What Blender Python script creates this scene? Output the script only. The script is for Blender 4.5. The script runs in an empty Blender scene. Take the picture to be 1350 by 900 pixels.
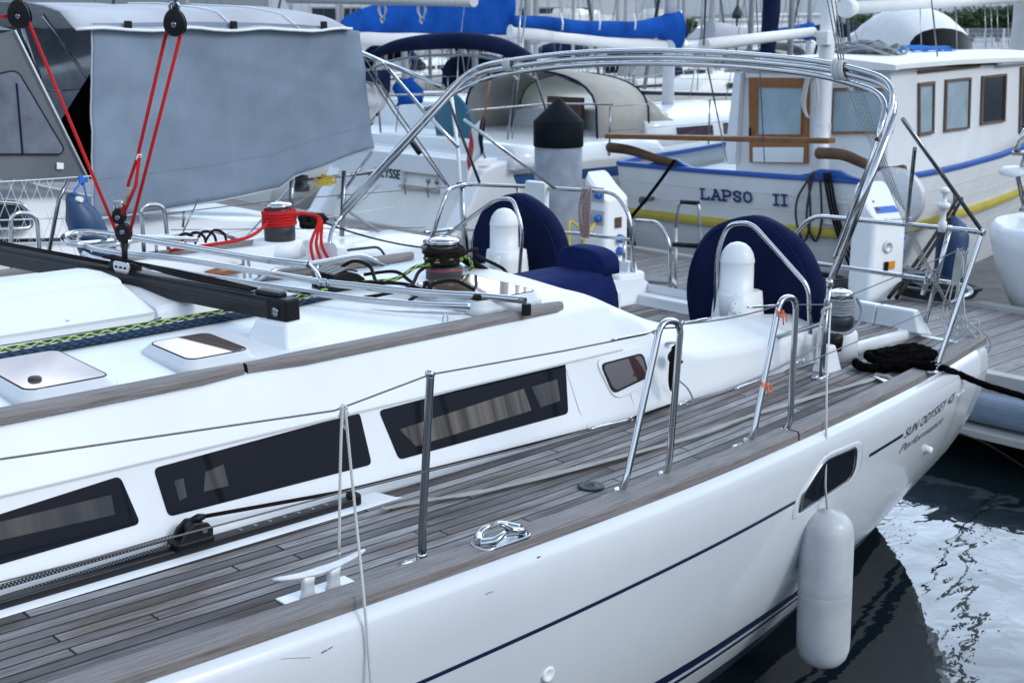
import bpy, bmesh, math, random
from mathutils import Vector, Matrix, noise
R = math.radians
random.seed(7)
C = bpy.context.scene.collection
sc = bpy.context.scene
# ------------------------------------------------------------------ camera
FPX, YH, ZC = 1700.0, 45.0, 2.7          # focal length in photo pixels, horizon row, eye height above the water
PITCH = math.atan((450 - YH) / FPX)
PHI = R(47.5)                            # angle between the view and the yacht's axis (+X, aft)
cd = bpy.data.cameras.new('camera'); cam = bpy.data.objects.new('camera', cd); C.objects.link(cam)
cam.location = (0, 0, ZC); cam.rotation_euler = (R(90) - PITCH, 0, PHI - R(90))
cd.sensor_width = 36; cd.lens = 36 * FPX / 1350; cd.clip_start = .05; cd.clip_end = 3000
cd.dof.use_dof = True; cd.dof.focus_distance = 4.3; cd.dof.aperture_fstop = 6.3
sc.camera = cam
# ------------------------------------------------------------------ light
W = bpy.data.worlds.new('World'); sc.world = W; W.use_nodes = True
SUN_EL, SUN_AZ = 34, -72                 # degrees; azimuth measured from +X towards +Y
GLOW_EL, GLOW_AZ, GLOW = 29, 30, 2.8
def build_world():
    nt = W.node_tree; nt.nodes.clear(); N = nt.nodes.new; L = nt.links.new
    out = N('ShaderNodeOutputWorld'); bg = N('ShaderNodeBackground'); sky = N('ShaderNodeTexSky')
    sky.sky_type = 'NISHITA'; sky.sun_disc = False; sky.sun_elevation = R(SUN_EL); sky.sun_rotation = R(90 - SUN_AZ)
    sky.air_density = 1.0; sky.dust_density = 1.6; sky.ozone_density = 1.4
    tc = N('ShaderNodeTexCoord'); sep = N('ShaderNodeSeparateXYZ'); L(tc.outputs['Generated'], sep.inputs[0])
    # clouds: noise on the sky dome, squeezed in height so the banks lie flat
    mp = N('ShaderNodeMapping'); mp.inputs['Scale'].default_value = (2.1, 2.1, 5.2); mp.inputs['Location'].default_value = (.6, 2.1, .4)
    L(tc.outputs['Generated'], mp.inputs[0])
    nz = N('ShaderNodeTexNoise'); nz.inputs['Scale'].default_value = 1.5; nz.inputs['Detail'].default_value = 9; nz.inputs['Roughness'].default_value = .58
    L(mp.outputs[0], nz.inputs['Vector'])
    rp = N('ShaderNodeValToRGB'); rp.color_ramp.elements[0].position = .41; rp.color_ramp.elements[1].position = .58
    L(nz.outputs['Fac'], rp.inputs[0])
    # cloud brightness: brightest in a belt 10..45 degrees up
    br = N('ShaderNodeValToRGB'); e = br.color_ramp.elements
    e[0].position = 0; e[0].color = (.10, .10, .10, 1); e[1].position = 1; e[1].color = (.26, .26, .26, 1)
    a = e.new(.14); a.color = (.16, .16, .16, 1); a = e.new(.26); a.color = (1, 1, 1, 1); a = e.new(.62); a.color = (.62, .62, .62, 1)
    L(sep.outputs['Z'], br.inputs[0])
    mul = N('ShaderNodeMixRGB'); mul.blend_type = 'MULTIPLY'; mul.inputs[0].default_value = 1
    mul.inputs[1].default_value = (7.9, 9.9, 12.6, 1); L(br.outputs[0], mul.inputs[2])
    # added glow in this cloud bank, for the water's reflection; the sun stands elsewhere
    d = Vector((math.cos(R(GLOW_EL)) * math.cos(R(GLOW_AZ)), math.cos(R(GLOW_EL)) * math.sin(R(GLOW_AZ)), math.sin(R(GLOW_EL))))
    dp = N('ShaderNodeVectorMath'); dp.operation = 'DOT_PRODUCT'; dp.inputs[1].default_value = d; L(tc.outputs['Generated'], dp.inputs[0])
    gl = N('ShaderNodeMapRange'); gl.interpolation_type = 'SMOOTHSTEP'; gl.inputs['From Min'].default_value = .74; gl.inputs['From Max'].default_value = .99; gl.inputs['To Min'].default_value = 1; gl.inputs['To Max'].default_value = GLOW
    L(dp.outputs['Value'], gl.inputs['Value'])
    m2 = N('ShaderNodeMixRGB'); m2.blend_type = 'MULTIPLY'; m2.inputs[0].default_value = 1; L(mul.outputs[0], m2.inputs[1]); L(gl.outputs[0], m2.inputs[2]); mul = m2
    ad = N('ShaderNodeMath'); ad.operation = 'MULTIPLY_ADD'; ad.inputs[1].default_value = .031; L(gl.outputs[0], ad.inputs[0]); L(nz.outputs['Fac'], ad.inputs[2])
    hz = N('ShaderNodeMapRange'); hz.inputs['From Min'].default_value = .02; hz.inputs['From Max'].default_value = .16; hz.inputs['To Min'].default_value = .25; hz.inputs['To Max'].default_value = 0; L(sep.outputs['Z'], hz.inputs['Value'])
    a2 = N('ShaderNodeMath'); a2.operation = 'ADD'; L(ad.outputs[0], a2.inputs[0]); L(hz.outputs[0], a2.inputs[1]); L(a2.outputs[0], rp.inputs[0])
    mix = N('ShaderNodeMixRGB'); L(rp.outputs[0], mix.inputs[0]); L(sky.outputs[0], mix.inputs[1]); L(mul.outputs[0], mix.inputs[2])
    L(mix.outputs[0], bg.inputs[0]); bg.inputs[1].default_value = .15
    L(bg.outputs[0], out.inputs[0])
build_world()
sl = bpy.data.lights.new('sun', 'SUN'); sl.energy = .85; sl.angle = R(16); sl.color = (1, .99, .97)
so = bpy.data.objects.new('sun', sl); C.objects.link(so)
so.rotation_euler = (R(90 - SUN_EL), 0, R(SUN_AZ + 90)); so.location = (0, 0, 30)
sc.view_settings.view_transform = 'Standard'; sc.view_settings.look = 'None'; sc.view_settings.gamma = 1
sc.view_settings.use_curve_mapping = False; sc.view_settings.exposure = 0.37

# ------------------------------------------------------------------ helpers: survey of the photo in real space
def ray(x, y):
    Y = (450 - y) / FPX; X = (x - 675) / FPX
    fw = math.cos(PITCH) + Y * math.sin(PITCH); up = -math.sin(PITCH) + Y * math.cos(PITCH)
    return (X * math.sin(PHI) + fw * math.cos(PHI), -X * math.cos(PHI) + fw * math.sin(PHI), up)
def Z(x, y, h):      # point at height h
    r = ray(x, y); k = (h - ZC) / r[2]; return Vector((k * r[0], k * r[1], h))
def T(x, y, t):      # point on the fore-and-aft plane Y = t
    r = ray(x, y); k = t / r[1]; return Vector((k * r[0], t, ZC + k * r[2]))
def S(x, y, s):      # point on the athwartships plane X = s
    r = ray(x, y); k = s / r[0]; return Vector((s, k * r[1], ZC + k * r[2]))

def V(*a): return Vector(a)
def lerp(a, b, t): return a + (b - a) * t
def interp(tab, x):
    if x <= tab[0][0]: return tab[0][1]
    for (x0, y0), (x1, y1) in zip(tab, tab[1:]):
        if x <= x1: return lerp(y0, y1, (x - x0) / (x1 - x0))
    return tab[-1][1]
def sinterp(tab, x):   # smooth (Catmull-Rom / Hermite) table lookup
    n = len(tab)
    if x <= tab[0][0]: return tab[0][1]
    if x >= tab[-1][0]: return tab[-1][1]
    for i in range(n - 1):
        x0, y0 = tab[i]; x1, y1 = tab[i + 1]
        if x <= x1:
            h = x1 - x0; u = (x - x0) / h
            m0 = (y1 - tab[i - 1][1]) / (x1 - tab[i - 1][0]) if i > 0 else (y1 - y0) / h
            m1 = (tab[i + 2][1] - y0) / (tab[i + 2][0] - x0) if i < n - 2 else (y1 - y0) / h
            return ((2*u**3 - 3*u*u + 1) * y0 + (u**3 - 2*u*u + u) * h * m0 + (-2*u**3 + 3*u*u) * y1 + (u**3 - u*u) * h * m1)
def spline(pts, n=8, closed=False):
    pts = [Vector(p) for p in pts]; out = []; m = len(pts)
    rng = range(m if closed else m - 1)
    for i in rng:
        if closed: p0, p1, p2, p3 = pts[i - 1], pts[i], pts[(i + 1) % m], pts[(i + 2) % m]
        else: p0, p1, p2, p3 = pts[max(i - 1, 0)], pts[i], pts[i + 1], pts[min(i + 2, m - 1)]
        for k in range(n):
            u = k / n
            out.append(.5 * ((2 * p1) + (-p0 + p2) * u + (2*p0 - 5*p1 + 4*p2 - p3) * u*u + (-p0 + 3*p1 - 3*p2 + p3) * u**3))
    if not closed: out.append(pts[-1])
    return out
def fillet(pts, r, n=5, closed=False):   # polyline with rounded corners
    pts = [Vector(p) for p in pts]; m = len(pts); out = []
    for i in range(m):
        if not closed and i in (0, m - 1): out.append(pts[i]); continue
        a, b, c = pts[i - 1], pts[i], pts[(i + 1) % m]
        rr = r[i] if isinstance(r, (list, tuple)) else r
        d1 = (a - b); d2 = (c - b); l = min(rr, d1.length * .48, d2.length * .48)
        p, q = b + d1.normalized() * l, b + d2.normalized() * l
        for k in range(n + 1):
            u = k / n; out.append((1-u)**2 * p + 2*u*(1-u) * b + u*u * q)
    return out
def sag(a, b, d, n=12):
    a, b = Vector(a), Vector(b)
    return [a.lerp(b, i / n) - Vector((0, 0, d * 4 * (i / n) * (1 - i / n))) for i in range(n + 1)]

class MB:
    def __init__(s): s.v = []; s.f = []; s.m = []; s.uv = []; s.sm = []
    def add(s, vs, fs, m=0, smooth=False, uvs=None):
        o = len(s.v); s.v += [Vector(v) for v in vs]
        for i, f in enumerate(fs):
            s.f.append([o + k for k in f]); s.m.append(m); s.sm.append(smooth)
            s.uv.append(uvs[i] if uvs else [(0, 0)] * len(f))
        return s
    def tube(s, pts, r, n=8, closed=False, caps=True, m=0, flat=None):
        pts = [Vector(p) for p in pts]; k = len(pts)
        if k < 2: return s
        rs = r if isinstance(r, (list, tuple)) else [r] * k
        tg = []
        for i in range(k):
            a = pts[(i - 1) % k] if (closed or i > 0) else pts[i]; b = pts[(i + 1) % k] if (closed or i < k - 1) else pts[i]
            d = b - a; tg.append(d.normalized() if d.length > 1e-9 else V(0, 0, 1))
        u = tg[0].orthogonal().normalized()
        if flat: u = (V(0, 0, 1) - tg[0] * tg[0].z).normalized() if abs(tg[0].z) < .95 else u
        vs = []; L = [0]
        for i in range(k):
            if i: L.append(L[-1] + (pts[i] - pts[i - 1]).length)
            u = (u - tg[i] * u.dot(tg[i])); u = u.normalized() if u.length > 1e-6 else tg[i].orthogonal().normalized()
            w = tg[i].cross(u)
            for j in range(n):
                a = 2 * math.pi * (j + .5) / n
                fu, fw = (flat if flat else (1, 1))
                vs.append(pts[i] + (u * math.cos(a) * fu + w * math.sin(a) * fw) * rs[i])
        fs = []; uv = []
        for i in range(k if closed else k - 1):
            i2 = (i + 1) % k; l0 = L[i]; l1 = L[i2] if i2 else L[i] + (pts[0] - pts[i]).length
            for j in range(n):
                j2 = (j + 1) % n
                fs.append((i*n + j, i*n + j2, i2*n + j2, i2*n + j)); uv.append([(j/n, l0), ((j+1)/n, l0), ((j+1)/n, l1), (j/n, l1)])
        s.add(vs, fs, m, True, uv)
        if caps and not closed:
            s.add(vs[:n][::-1], [list(range(n))], m); s.add(vs[-n:], [list(range(n))], m)
        return s
    def lathe(s, prof, c, ax=(0, 0, 1), n=24, m=0, smooth=True, sc=(1, 1), ref=None):
        c = Vector(c); ax = Vector(ax).normalized(); u = Vector(ref) if ref else (ax.orthogonal() if abs(ax.z) < .99 else V(1, 0, 0))
        u = (u - ax * u.dot(ax)).normalized(); w = ax.cross(u); vs = []; fs = []
        for r, h in prof:
            for j in range(n):
                a = 2 * math.pi * j / n; vs.append(c + ax * h + (u * math.cos(a) * sc[0] + w * math.sin(a) * sc[1]) * r)
        for i in range(len(prof) - 1):
            for j in range(n): fs.append((i*n + j, i*n + (j+1) % n, (i+1)*n + (j+1) % n, (i+1)*n + j))
        s.add(vs, fs, m, smooth)
        if prof[0][0] > 1e-4: s.add(vs[:n][::-1], [list(range(n))], m)
        if prof[-1][0] > 1e-4: s.add(vs[-n:], [list(range(n))], m)
        return s
    def loft(s, rings, closed=True, caps=True, m=0, smooth=True, mfun=None):
        n = len(rings[0]); vs = [Vector(p) for r in rings for p in r]; fs = []; k = len(rings)
        uv = []; o = len(s.f)
        for i in range(k - 1):
            for j in range(n if closed else n - 1):
                j2 = (j + 1) % n; fs.append((i*n + j, i*n + j2, (i+1)*n + j2, (i+1)*n + j))
                uv.append([(j/n, i/k), ((j+1)/n, i/k), ((j+1)/n, (i+1)/k), (j/n, (i+1)/k)])
        s.add(vs, fs, m, smooth, uv)
        if mfun:
            q = 0
            for i in range(k - 1):
                for j in range(n if closed else n - 1): s.m[o + q] = mfun(i, j); q += 1
        if caps and closed:
            s.add(vs[:n][::-1], [list(range(n))], m); s.add(vs[-n:], [list(range(n))], m)
        return s
    def grid(s, rows, m=0, smooth=True, uv=None):
        n = len(rows[0]); vs = [Vector(p) for r in rows for p in r]; fs = []; uvs = []
        for i in range(len(rows) - 1):
            for j in range(n - 1):
                fs.append((i*n + j, i*n + j + 1, (i+1)*n + j + 1, (i+1)*n + j))
                if uv: uvs.append([uv[i][j], uv[i][j+1], uv[i+1][j+1], uv[i+1][j]])
        return s.add(vs, fs, m, smooth, uvs if uv else None)
    def hexa(s, a, b, m=0):        # a, b: two quads (lists of 4 points) joined
        vs = list(a) + list(b)
        return s.add(vs, [(3, 2, 1, 0), (4, 5, 6, 7), (0, 1, 5, 4), (1, 2, 6, 5), (2, 3, 7, 6), (3, 0, 4, 7)], m)
    def box(s, c, d, rz=0, m=0, rot=None):
        c = Vector(c); x, y, z = d[0]/2, d[1]/2, d[2]/2
        M = rot if rot else Matrix.Rotation(rz, 3, 'Z')
        q = [M @ Vector(p) + c for p in ((-x,-y,-z),(x,-y,-z),(x,y,-z),(-x,y,-z),(-x,-y,z),(x,-y,z),(x,y,z),(-x,y,z))]
        return s.hexa(q[:4], q[4:], m)
    def prism(s, poly, off, m=0, smooth=False):   # polygon extruded by vector
        a = [Vector(p) for p in poly]; b = [p + Vector(off) for p in a]; n = len(a)
        s.add(a, [list(range(n))[::-1]], m); s.add(b, [list(range(n))], m)
        s.add(a + b, [(j, (j+1) % n, n + (j+1) % n, n + j) for j in range(n)], m, smooth)
        return s
    def build(s, name, mat, parent=None, org=None, bevel=0, sub=0, seg=2, wn=False):
        par_o = WORG.get(parent.name, V(0, 0, 0)) if parent else None
        if org is None: org = par_o if parent else (sum(s.v, V(0, 0, 0)) / len(s.v))
        org = Vector(org)
        me = bpy.data.meshes.new(name); me.from_pydata([v - org for v in s.v], [], s.f)
        for mm in (mat if isinstance(mat, (list, tuple)) else [mat]): me.materials.append(mm)
        me.polygons.foreach_set('material_index', s.m); me.polygons.foreach_set('use_smooth', s.sm)
        ul = me.uv_layers.new(name='UVMap'); fl = [c for f in s.uv for uvc in f for c in uvc]; ul.data.foreach_set('uv', fl)
        bm = bmesh.new(); bm.from_mesh(me); bmesh.ops.remove_doubles(bm, verts=bm.verts, dist=1e-5)
        bmesh.ops.recalc_face_normals(bm, faces=bm.faces); bm.to_mesh(me); bm.free(); me.update()
        o = bpy.data.objects.new(name, me); C.objects.link(o)
        if parent: o.parent = parent; o.location = org - par_o
        else: o.location = org
        WORG[o.name] = org
        if bevel:
            b = o.modifiers.new('bevel', 'BEVEL'); b.width = bevel; b.segments = seg; b.limit_method = 'ANGLE'; b.angle_limit = R(35); b.harden_normals = False
        if wn: w_ = o.modifiers.new('weighted', 'WEIGHTED_NORMAL'); w_.weight = 50; w_.keep_sharp = True
        if sub: u = o.modifiers.new('sub', 'SUBSURF'); u.levels = sub; u.render_levels = sub
        return o
WORG = {}
def tag(o, label=None, cat=None, group=None, kind=None):
    if label: o['label'] = label
    if cat: o['category'] = cat
    if group: o['group'] = group
    if kind: o['kind'] = kind
    return o
def empty(name, loc, label, cat, group=None):
    o = bpy.data.objects.new(name, None); C.objects.link(o); o.location = loc; o.empty_display_size = .1
    WORG[o.name] = Vector(loc); return tag(o, label, cat, group)
def clone(o, parent, dloc):           # copy of a part (and its sub-parts) under the same thing
    c = o.copy(); C.objects.link(c); c.parent = parent; c.location = o.location + Vector(dloc); WORG[c.name] = WORG[o.name] + Vector(dloc)
    for ch in [k for k in bpy.data.objects if k.parent == o]:
        d = ch.copy(); C.objects.link(d); d.parent = c; WORG[d.name] = WORG[ch.name] + Vector(dloc)
    return c
def rrect(w, h, r, n=5):              # rounded rectangle outline, centred, 2D
    out = []
    for cx, cy, a0 in ((w/2-r, h/2-r, 0), (-w/2+r, h/2-r, 90), (-w/2+r, -h/2+r, 180), (w/2-r, -h/2+r, 270)):
        for k in range(n + 1):
            a = R(a0 + 90 * k / n); out.append((cx + r * math.cos(a), cy + r * math.sin(a)))
    return out
def text(body, size, thick, mat, parent, M, name='lettering', shear=0, space=1, bold=0, align='LEFT', width=None):
    cu = bpy.data.curves.new(name, 'FONT'); cu.body = body; cu.size = size; cu.extrude = thick; cu.shear = shear; cu.space_character = space; cu.offset = bold
    cu.align_x = align
    t = bpy.data.objects.new(name, cu); C.objects.link(t); dg = bpy.context.evaluated_depsgraph_get(); dg.update()
    me = bpy.data.meshes.new_from_object(t.evaluated_get(dg)); bpy.data.objects.remove(t)
    if width:
        xs = [v.co.x for v in me.vertices]; k = width / (max(xs) - min(xs))
        for v in me.vertices: v.co.x *= k
    po = WORG.get(parent.name, V(0, 0, 0)) if parent else V(0, 0, 0)
    me.transform(Matrix.Translation(-po) @ M); me.materials.clear(); me.materials.append(mat)
    o = bpy.data.objects.new(name, me); C.objects.link(o)
    if parent: o.parent = parent
    WORG[o.name] = po
    return o
def frame(o, x, y):                   # matrix with local x, y axes in world
    x = Vector(x).normalized(); z = x.cross(Vector(y)).normalized(); y = z.cross(x)
    return Matrix.Translation(Vector(o)) @ Matrix((x, y, z)).transposed().to_4x4()

# ------------------------------------------------------------------ materials
def newmat(name):
    m = bpy.data.materials.new(name); m.use_nodes = True; nt = m.node_tree
    return m, nt, nt.nodes['Principled BSDF'], nt.nodes.new, nt.links.new
def mat(name, col, rough=.5, metal=0, var=.0, vscale=6, bump=0, bscale=60, dirt=None, coat=0, spec=.5, sheen=0, trans=0, alpha=1, stretch=(1, 1, 1), emit=0):
    m, nt, p, N, L = newmat(name)
    p.inputs['Roughness'].default_value = rough; p.inputs['Metallic'].default_value = metal
    p.inputs['Coat Weight'].default_value = coat; p.inputs['Specular IOR Level'].default_value = spec
    p.inputs['Sheen Weight'].default_value = sheen; p.inputs['Transmission Weight'].default_value = trans; p.inputs['Alpha'].default_value = alpha
    p.inputs['Base Color'].default_value = (*col, 1)
    tc = N('ShaderNodeTexCoord'); mp = N('ShaderNodeMapping'); mp.inputs['Scale'].default_value = stretch; L(tc.outputs['Object'], mp.inputs[0])
    if var or dirt:
        n = N('ShaderNodeTexNoise'); n.inputs['Scale'].default_value = vscale; n.inputs['Detail'].default_value = 6; n.inputs['Roughness'].default_value = .62; L(mp.outputs[0], n.inputs['Vector'])
        r = N('ShaderNodeValToRGB'); r.color_ramp.elements[0].position = .3; r.color_ramp.elements[1].position = .7
        lo = dirt if dirt else tuple(c * (1 - var) for c in col); hi = tuple(min(1, c * (1 + var * .5)) for c in col)
        r.color_ramp.elements[0].color = (*lo, 1); r.color_ramp.elements[1].color = (*hi, 1)
        L(n.outputs['Fac'], r.inputs[0]); L(r.outputs[0], p.inputs['Base Color'])
        rr = N('ShaderNodeMapRange'); rr.inputs['To Min'].default_value = min(1, rough * 1.25); rr.inputs['To Max'].default_value = rough * .85
        L(n.outputs['Fac'], rr.inputs['Value']); L(rr.outputs[0], p.inputs['Roughness'])
    if bump:
        b = N('ShaderNodeBump'); b.inputs['Strength'].default_value = bump; b.inputs['Distance'].default_value = .01
        n2 = N('ShaderNodeTexNoise'); n2.inputs['Scale'].default_value = bscale; n2.inputs['Detail'].default_value = 4; L(mp.outputs[0], n2.inputs['Vector'])
        L(n2.outputs['Fac'], b.inputs['Height']); L(b.outputs[0], p.inputs['Normal'])
    return m
M = {}
M['gel'] = mat('white_gelcoat', (.74, .77, .79), .28, var=.035, vscale=1.7, coat=.3)
M['gel2'] = mat('deck_gelcoat', (.72, .75, .77), .42, var=.04, vscale=2.3, bump=.03, bscale=260)
M['rimw'] = mat('hatch_frame_gelcoat', (.58, .61, .63), .4, var=.05)
M['hullw'] = mat('hull_gelcoat', (.67, .70, .72), .16, var=.05, vscale=1.3, coat=.5, dirt=(.62, .66, .70))
M['gelold'] = mat('aged_gelcoat', (.76, .76, .73), .45, dirt=(.66, .66, .62), vscale=2.2)
M['cream'] = mat('cream_ledge', (.62, .60, .55), .55, var=.12, vscale=9)
M['rim'] = mat('pontoon_rim_concrete', (.40, .39, .37), .8, var=.15, vscale=3)
M['navy'] = mat('navy_paint', (.008, .014, .06), .3)
M['steel'] = mat('stainless_steel', (.50, .51, .52), .07, 1, var=.04, vscale=14)
M['steel2'] = mat('brushed_steel', (.25, .26, .28), .2, 1, var=.1, vscale=20)
M['alu'] = mat('anodised_aluminium', (.45, .46, .48), .38, .9, var=.1)
M['alug'] = mat('dull_cast_aluminium', (.62, .64, .66), .5, .35, var=.12, vscale=30, bump=.1, bscale=120)
M['black'] = mat('black_plastic', (.005, .005, .006), .45, var=.2, vscale=20, spec=.25)
M['blackm'] = mat('black_anodised', (.012, .012, .015), .34, .0, var=.15, spec=.35)
M['rubber'] = mat('dark_rubber', (.03, .03, .034), .6)
M['winch'] = mat('winch_drum_grey', (.05, .055, .06), .42, .5, var=.15)
M['redpl'] = mat('red_ring', (.35, .02, .03), .4)
M['red'] = mat('red_paint', (.5, .03, .03), .5)
M['orange'] = mat('orange_cord', (.75, .16, .03), .6)
M['white'] = mat('white_plastic', (.78, .80, .80), .35, var=.03, vscale=5)
M['whitep'] = mat('matt_white_paint', (.74, .75, .74), .6, var=.07, vscale=3)
M['glass'] = mat('smoked_window', (.007, .008, .013), .05, spec=.08)
M['glassd'] = mat('far_window_glass', (.02, .03, .04), .1, spec=.6)
M['tan'] = mat('tinted_hatch_acrylic', (.52, .39, .34), .04, .8)
M['curtain'] = mat('cream_curtain', (.24, .20, .17), .9, var=.2, vscale=8, stretch=(14, 14, 1))
M['cabinw'] = mat('cabin_joinery', (.13, .07, .035), .5, var=.3)
M['navyc'] = mat('navy_canvas', (.008, .013, .048), .95, var=.3, vscale=5, bump=.9, bscale=14, spec=.08)
M['navyc2'] = mat('royal_navy_canvas', (.012, .022, .10), .95, var=.3, vscale=4, bump=.9, bscale=12, spec=.08)
M['bluec'] = mat('bright_blue_canvas', (.004, .070, .34), .85, var=.35, vscale=3, bump=1.0, bscale=7, spec=.15)
M['dnavy'] = mat('faded_navy_canvas', (.010, .018, .055), .9, var=.35, vscale=3, bump=1, bscale=8, spec=.1)
M['greyc'] = mat('blue_grey_mesh_canvas', (.215, .27, .34), .9, var=.22, vscale=1.6, bump=.8, bscale=5, spec=.12, stretch=(1, 1, .5))
M['greytop'] = mat('pale_grey_canvas', (.46, .48, .52), .9, var=.16, vscale=2, bump=.7, bscale=6, spec=.1)
M['dgrey'] = mat('dark_grey_canvas', (.13, .14, .155), .85, var=.14, vscale=2)
M['beige'] = mat('beige_canvas', (.40, .38, .34), .88, var=.12, vscale=4, bump=.2, bscale=18)
M['window_pvc'] = mat('clear_pvc', (.80, .78, .70), .35, var=.15, vscale=4, trans=.75)
M['pvcgrey'] = mat('cloudy_pvc', (.16, .18, .22), .15, var=.35, vscale=5)
M['fender'] = mat('white_fender_vinyl', (.58, .61, .64), .42, dirt=(.40, .42, .43), vscale=4, coat=.15)
M['bluef'] = mat('dark_blue_fender_vinyl', (.018, .055, .14), .4, var=.2, vscale=4)
M['wood'] = mat('varnished_wood', (.27, .105, .03), .4, var=.3, vscale=6, stretch=(8, 8, 1), coat=.2)
M['woodd'] = mat('dark_wood', (.11, .058, .028), .6, var=.4, vscale=5)
M['woodg'] = mat('brown_gangplank', (.20, .09, .03), .6, var=.3, vscale=6)
M['bluep'] = mat('blue_rail_paint', (.02, .09, .38), .45, var=.12, vscale=5)
M['yellow'] = mat('yellow_rail_paint', (.50, .40, .05), .55, dirt=(.40, .33, .05), vscale=4)
M['lapso'] = mat('old_white_boat_paint', (.72, .745, .76), .55, dirt=(.64, .66, .665), vscale=2.4)
M['lapsol'] = mat('blue_lettering', (.012, .045, .15), .6)
M['pile'] = mat('galvanised_pile', (.22, .255, .30), .6, var=.3, vscale=5)
M['antifoul'] = mat('dark_antifouling', (.01, .015, .03), .7)
M['ropew'] = None
def rope_mat(name, c1, c2, freq=60, w=.5, rough=.85):
    m, nt, p, N, L = newmat(name); p.inputs['Specular IOR Level'].default_value = .12; p.inputs['Roughness'].default_value = rough
    uv = N('ShaderNodeUVMap'); sp = N('ShaderNodeSeparateXYZ'); L(uv.outputs[0], sp.inputs[0])
    # two helices crossing: a braided cover
    def helix(sg):
        a = N('ShaderNodeMath'); a.operation = 'MULTIPLY'; a.inputs[1].default_value = sg * 3; L(sp.outputs['X'], a.inputs[0])
        b = N('ShaderNodeMath'); b.operation = 'MULTIPLY_ADD'; b.inputs[1].default_value = freq; L(sp.outputs['Y'], b.inputs[0]); L(a.outputs[0], b.inputs[2])
        c = N('ShaderNodeMath'); c.operation = 'FRACT'; L(b.outputs[0], c.inputs[0]); return c
    h1, h2 = helix(1), helix(-1)
    mn = N('ShaderNodeMath'); mn.operation = 'MINIMUM'; L(h1.outputs[0], mn.inputs[0]); L(h2.outputs[0], mn.inputs[1])
    gt = N('ShaderNodeMath'); gt.operation = 'GREATER_THAN'; gt.inputs[1].default_value = w; L(mn.outputs[0], gt.inputs[0])
    mx = N('ShaderNodeMixRGB'); mx.inputs[1].default_value = (*c1, 1); mx.inputs[2].default_value = (*c2, 1); L(gt.outputs[0], mx.inputs[0]); L(mx.outputs[0], p.inputs['Base Color'])
    b = N('ShaderNodeBump'); b.inputs['Strength'].default_value = .6; b.inputs['Distance'].default_value = .003; L(mn.outputs[0], b.inputs['Height']); L(b.outputs[0], p.inputs['Normal'])
    return m
M['ropew'] = rope_mat('white_braided_rope', (.46, .46, .44), (.62, .62, .60), 70, .3)
M['ropeg'] = rope_mat('grey_braided_rope', (.20, .22, .24), (.33, .35, .37), 70, .3)
M['ropered'] = rope_mat('red_braided_rope', (.42, .012, .015), (.55, .03, .03), 80, .3)
M['ropek'] = rope_mat('black_braided_rope', (.007, .006, .006), (.020, .014, .013), 80, .3)
M['ropegreen'] = rope_mat('green_black_braided_rope', (.36, .55, .12), (.03, .05, .03), 16, .22)
M['ropeblue'] = rope_mat('blue_black_braided_rope', (.012, .016, .022), (.02, .06, .11), 24, .3)
M['ropegw'] = rope_mat('grey_flecked_rope', (.42, .44, .43), (.05, .06, .06), 22, .42)
M['roped'] = rope_mat('dark_flecked_rope', (.02, .024, .028), (.22, .24, .25), 90, .45)
M['roper'] = rope_mat('red_flecked_rope', (.50, .44, .42), (.26, .08, .08), 34, .35)
M['ropec'] = rope_mat('bright_blue_cord', (.03, .14, .45), (.05, .2, .6), 90, .3)
M['wire'] = mat('lifeline_wire', (.11, .10, .095), .5, .2)
M['strap'] = mat('webbing_jackline', (.32, .32, .29), .85, var=.12, vscale=12)
M['fluff'] = mat('black_fleece', (.004, .0035, .004), 1, spec=.02, bump=1, bscale=90)

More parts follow.
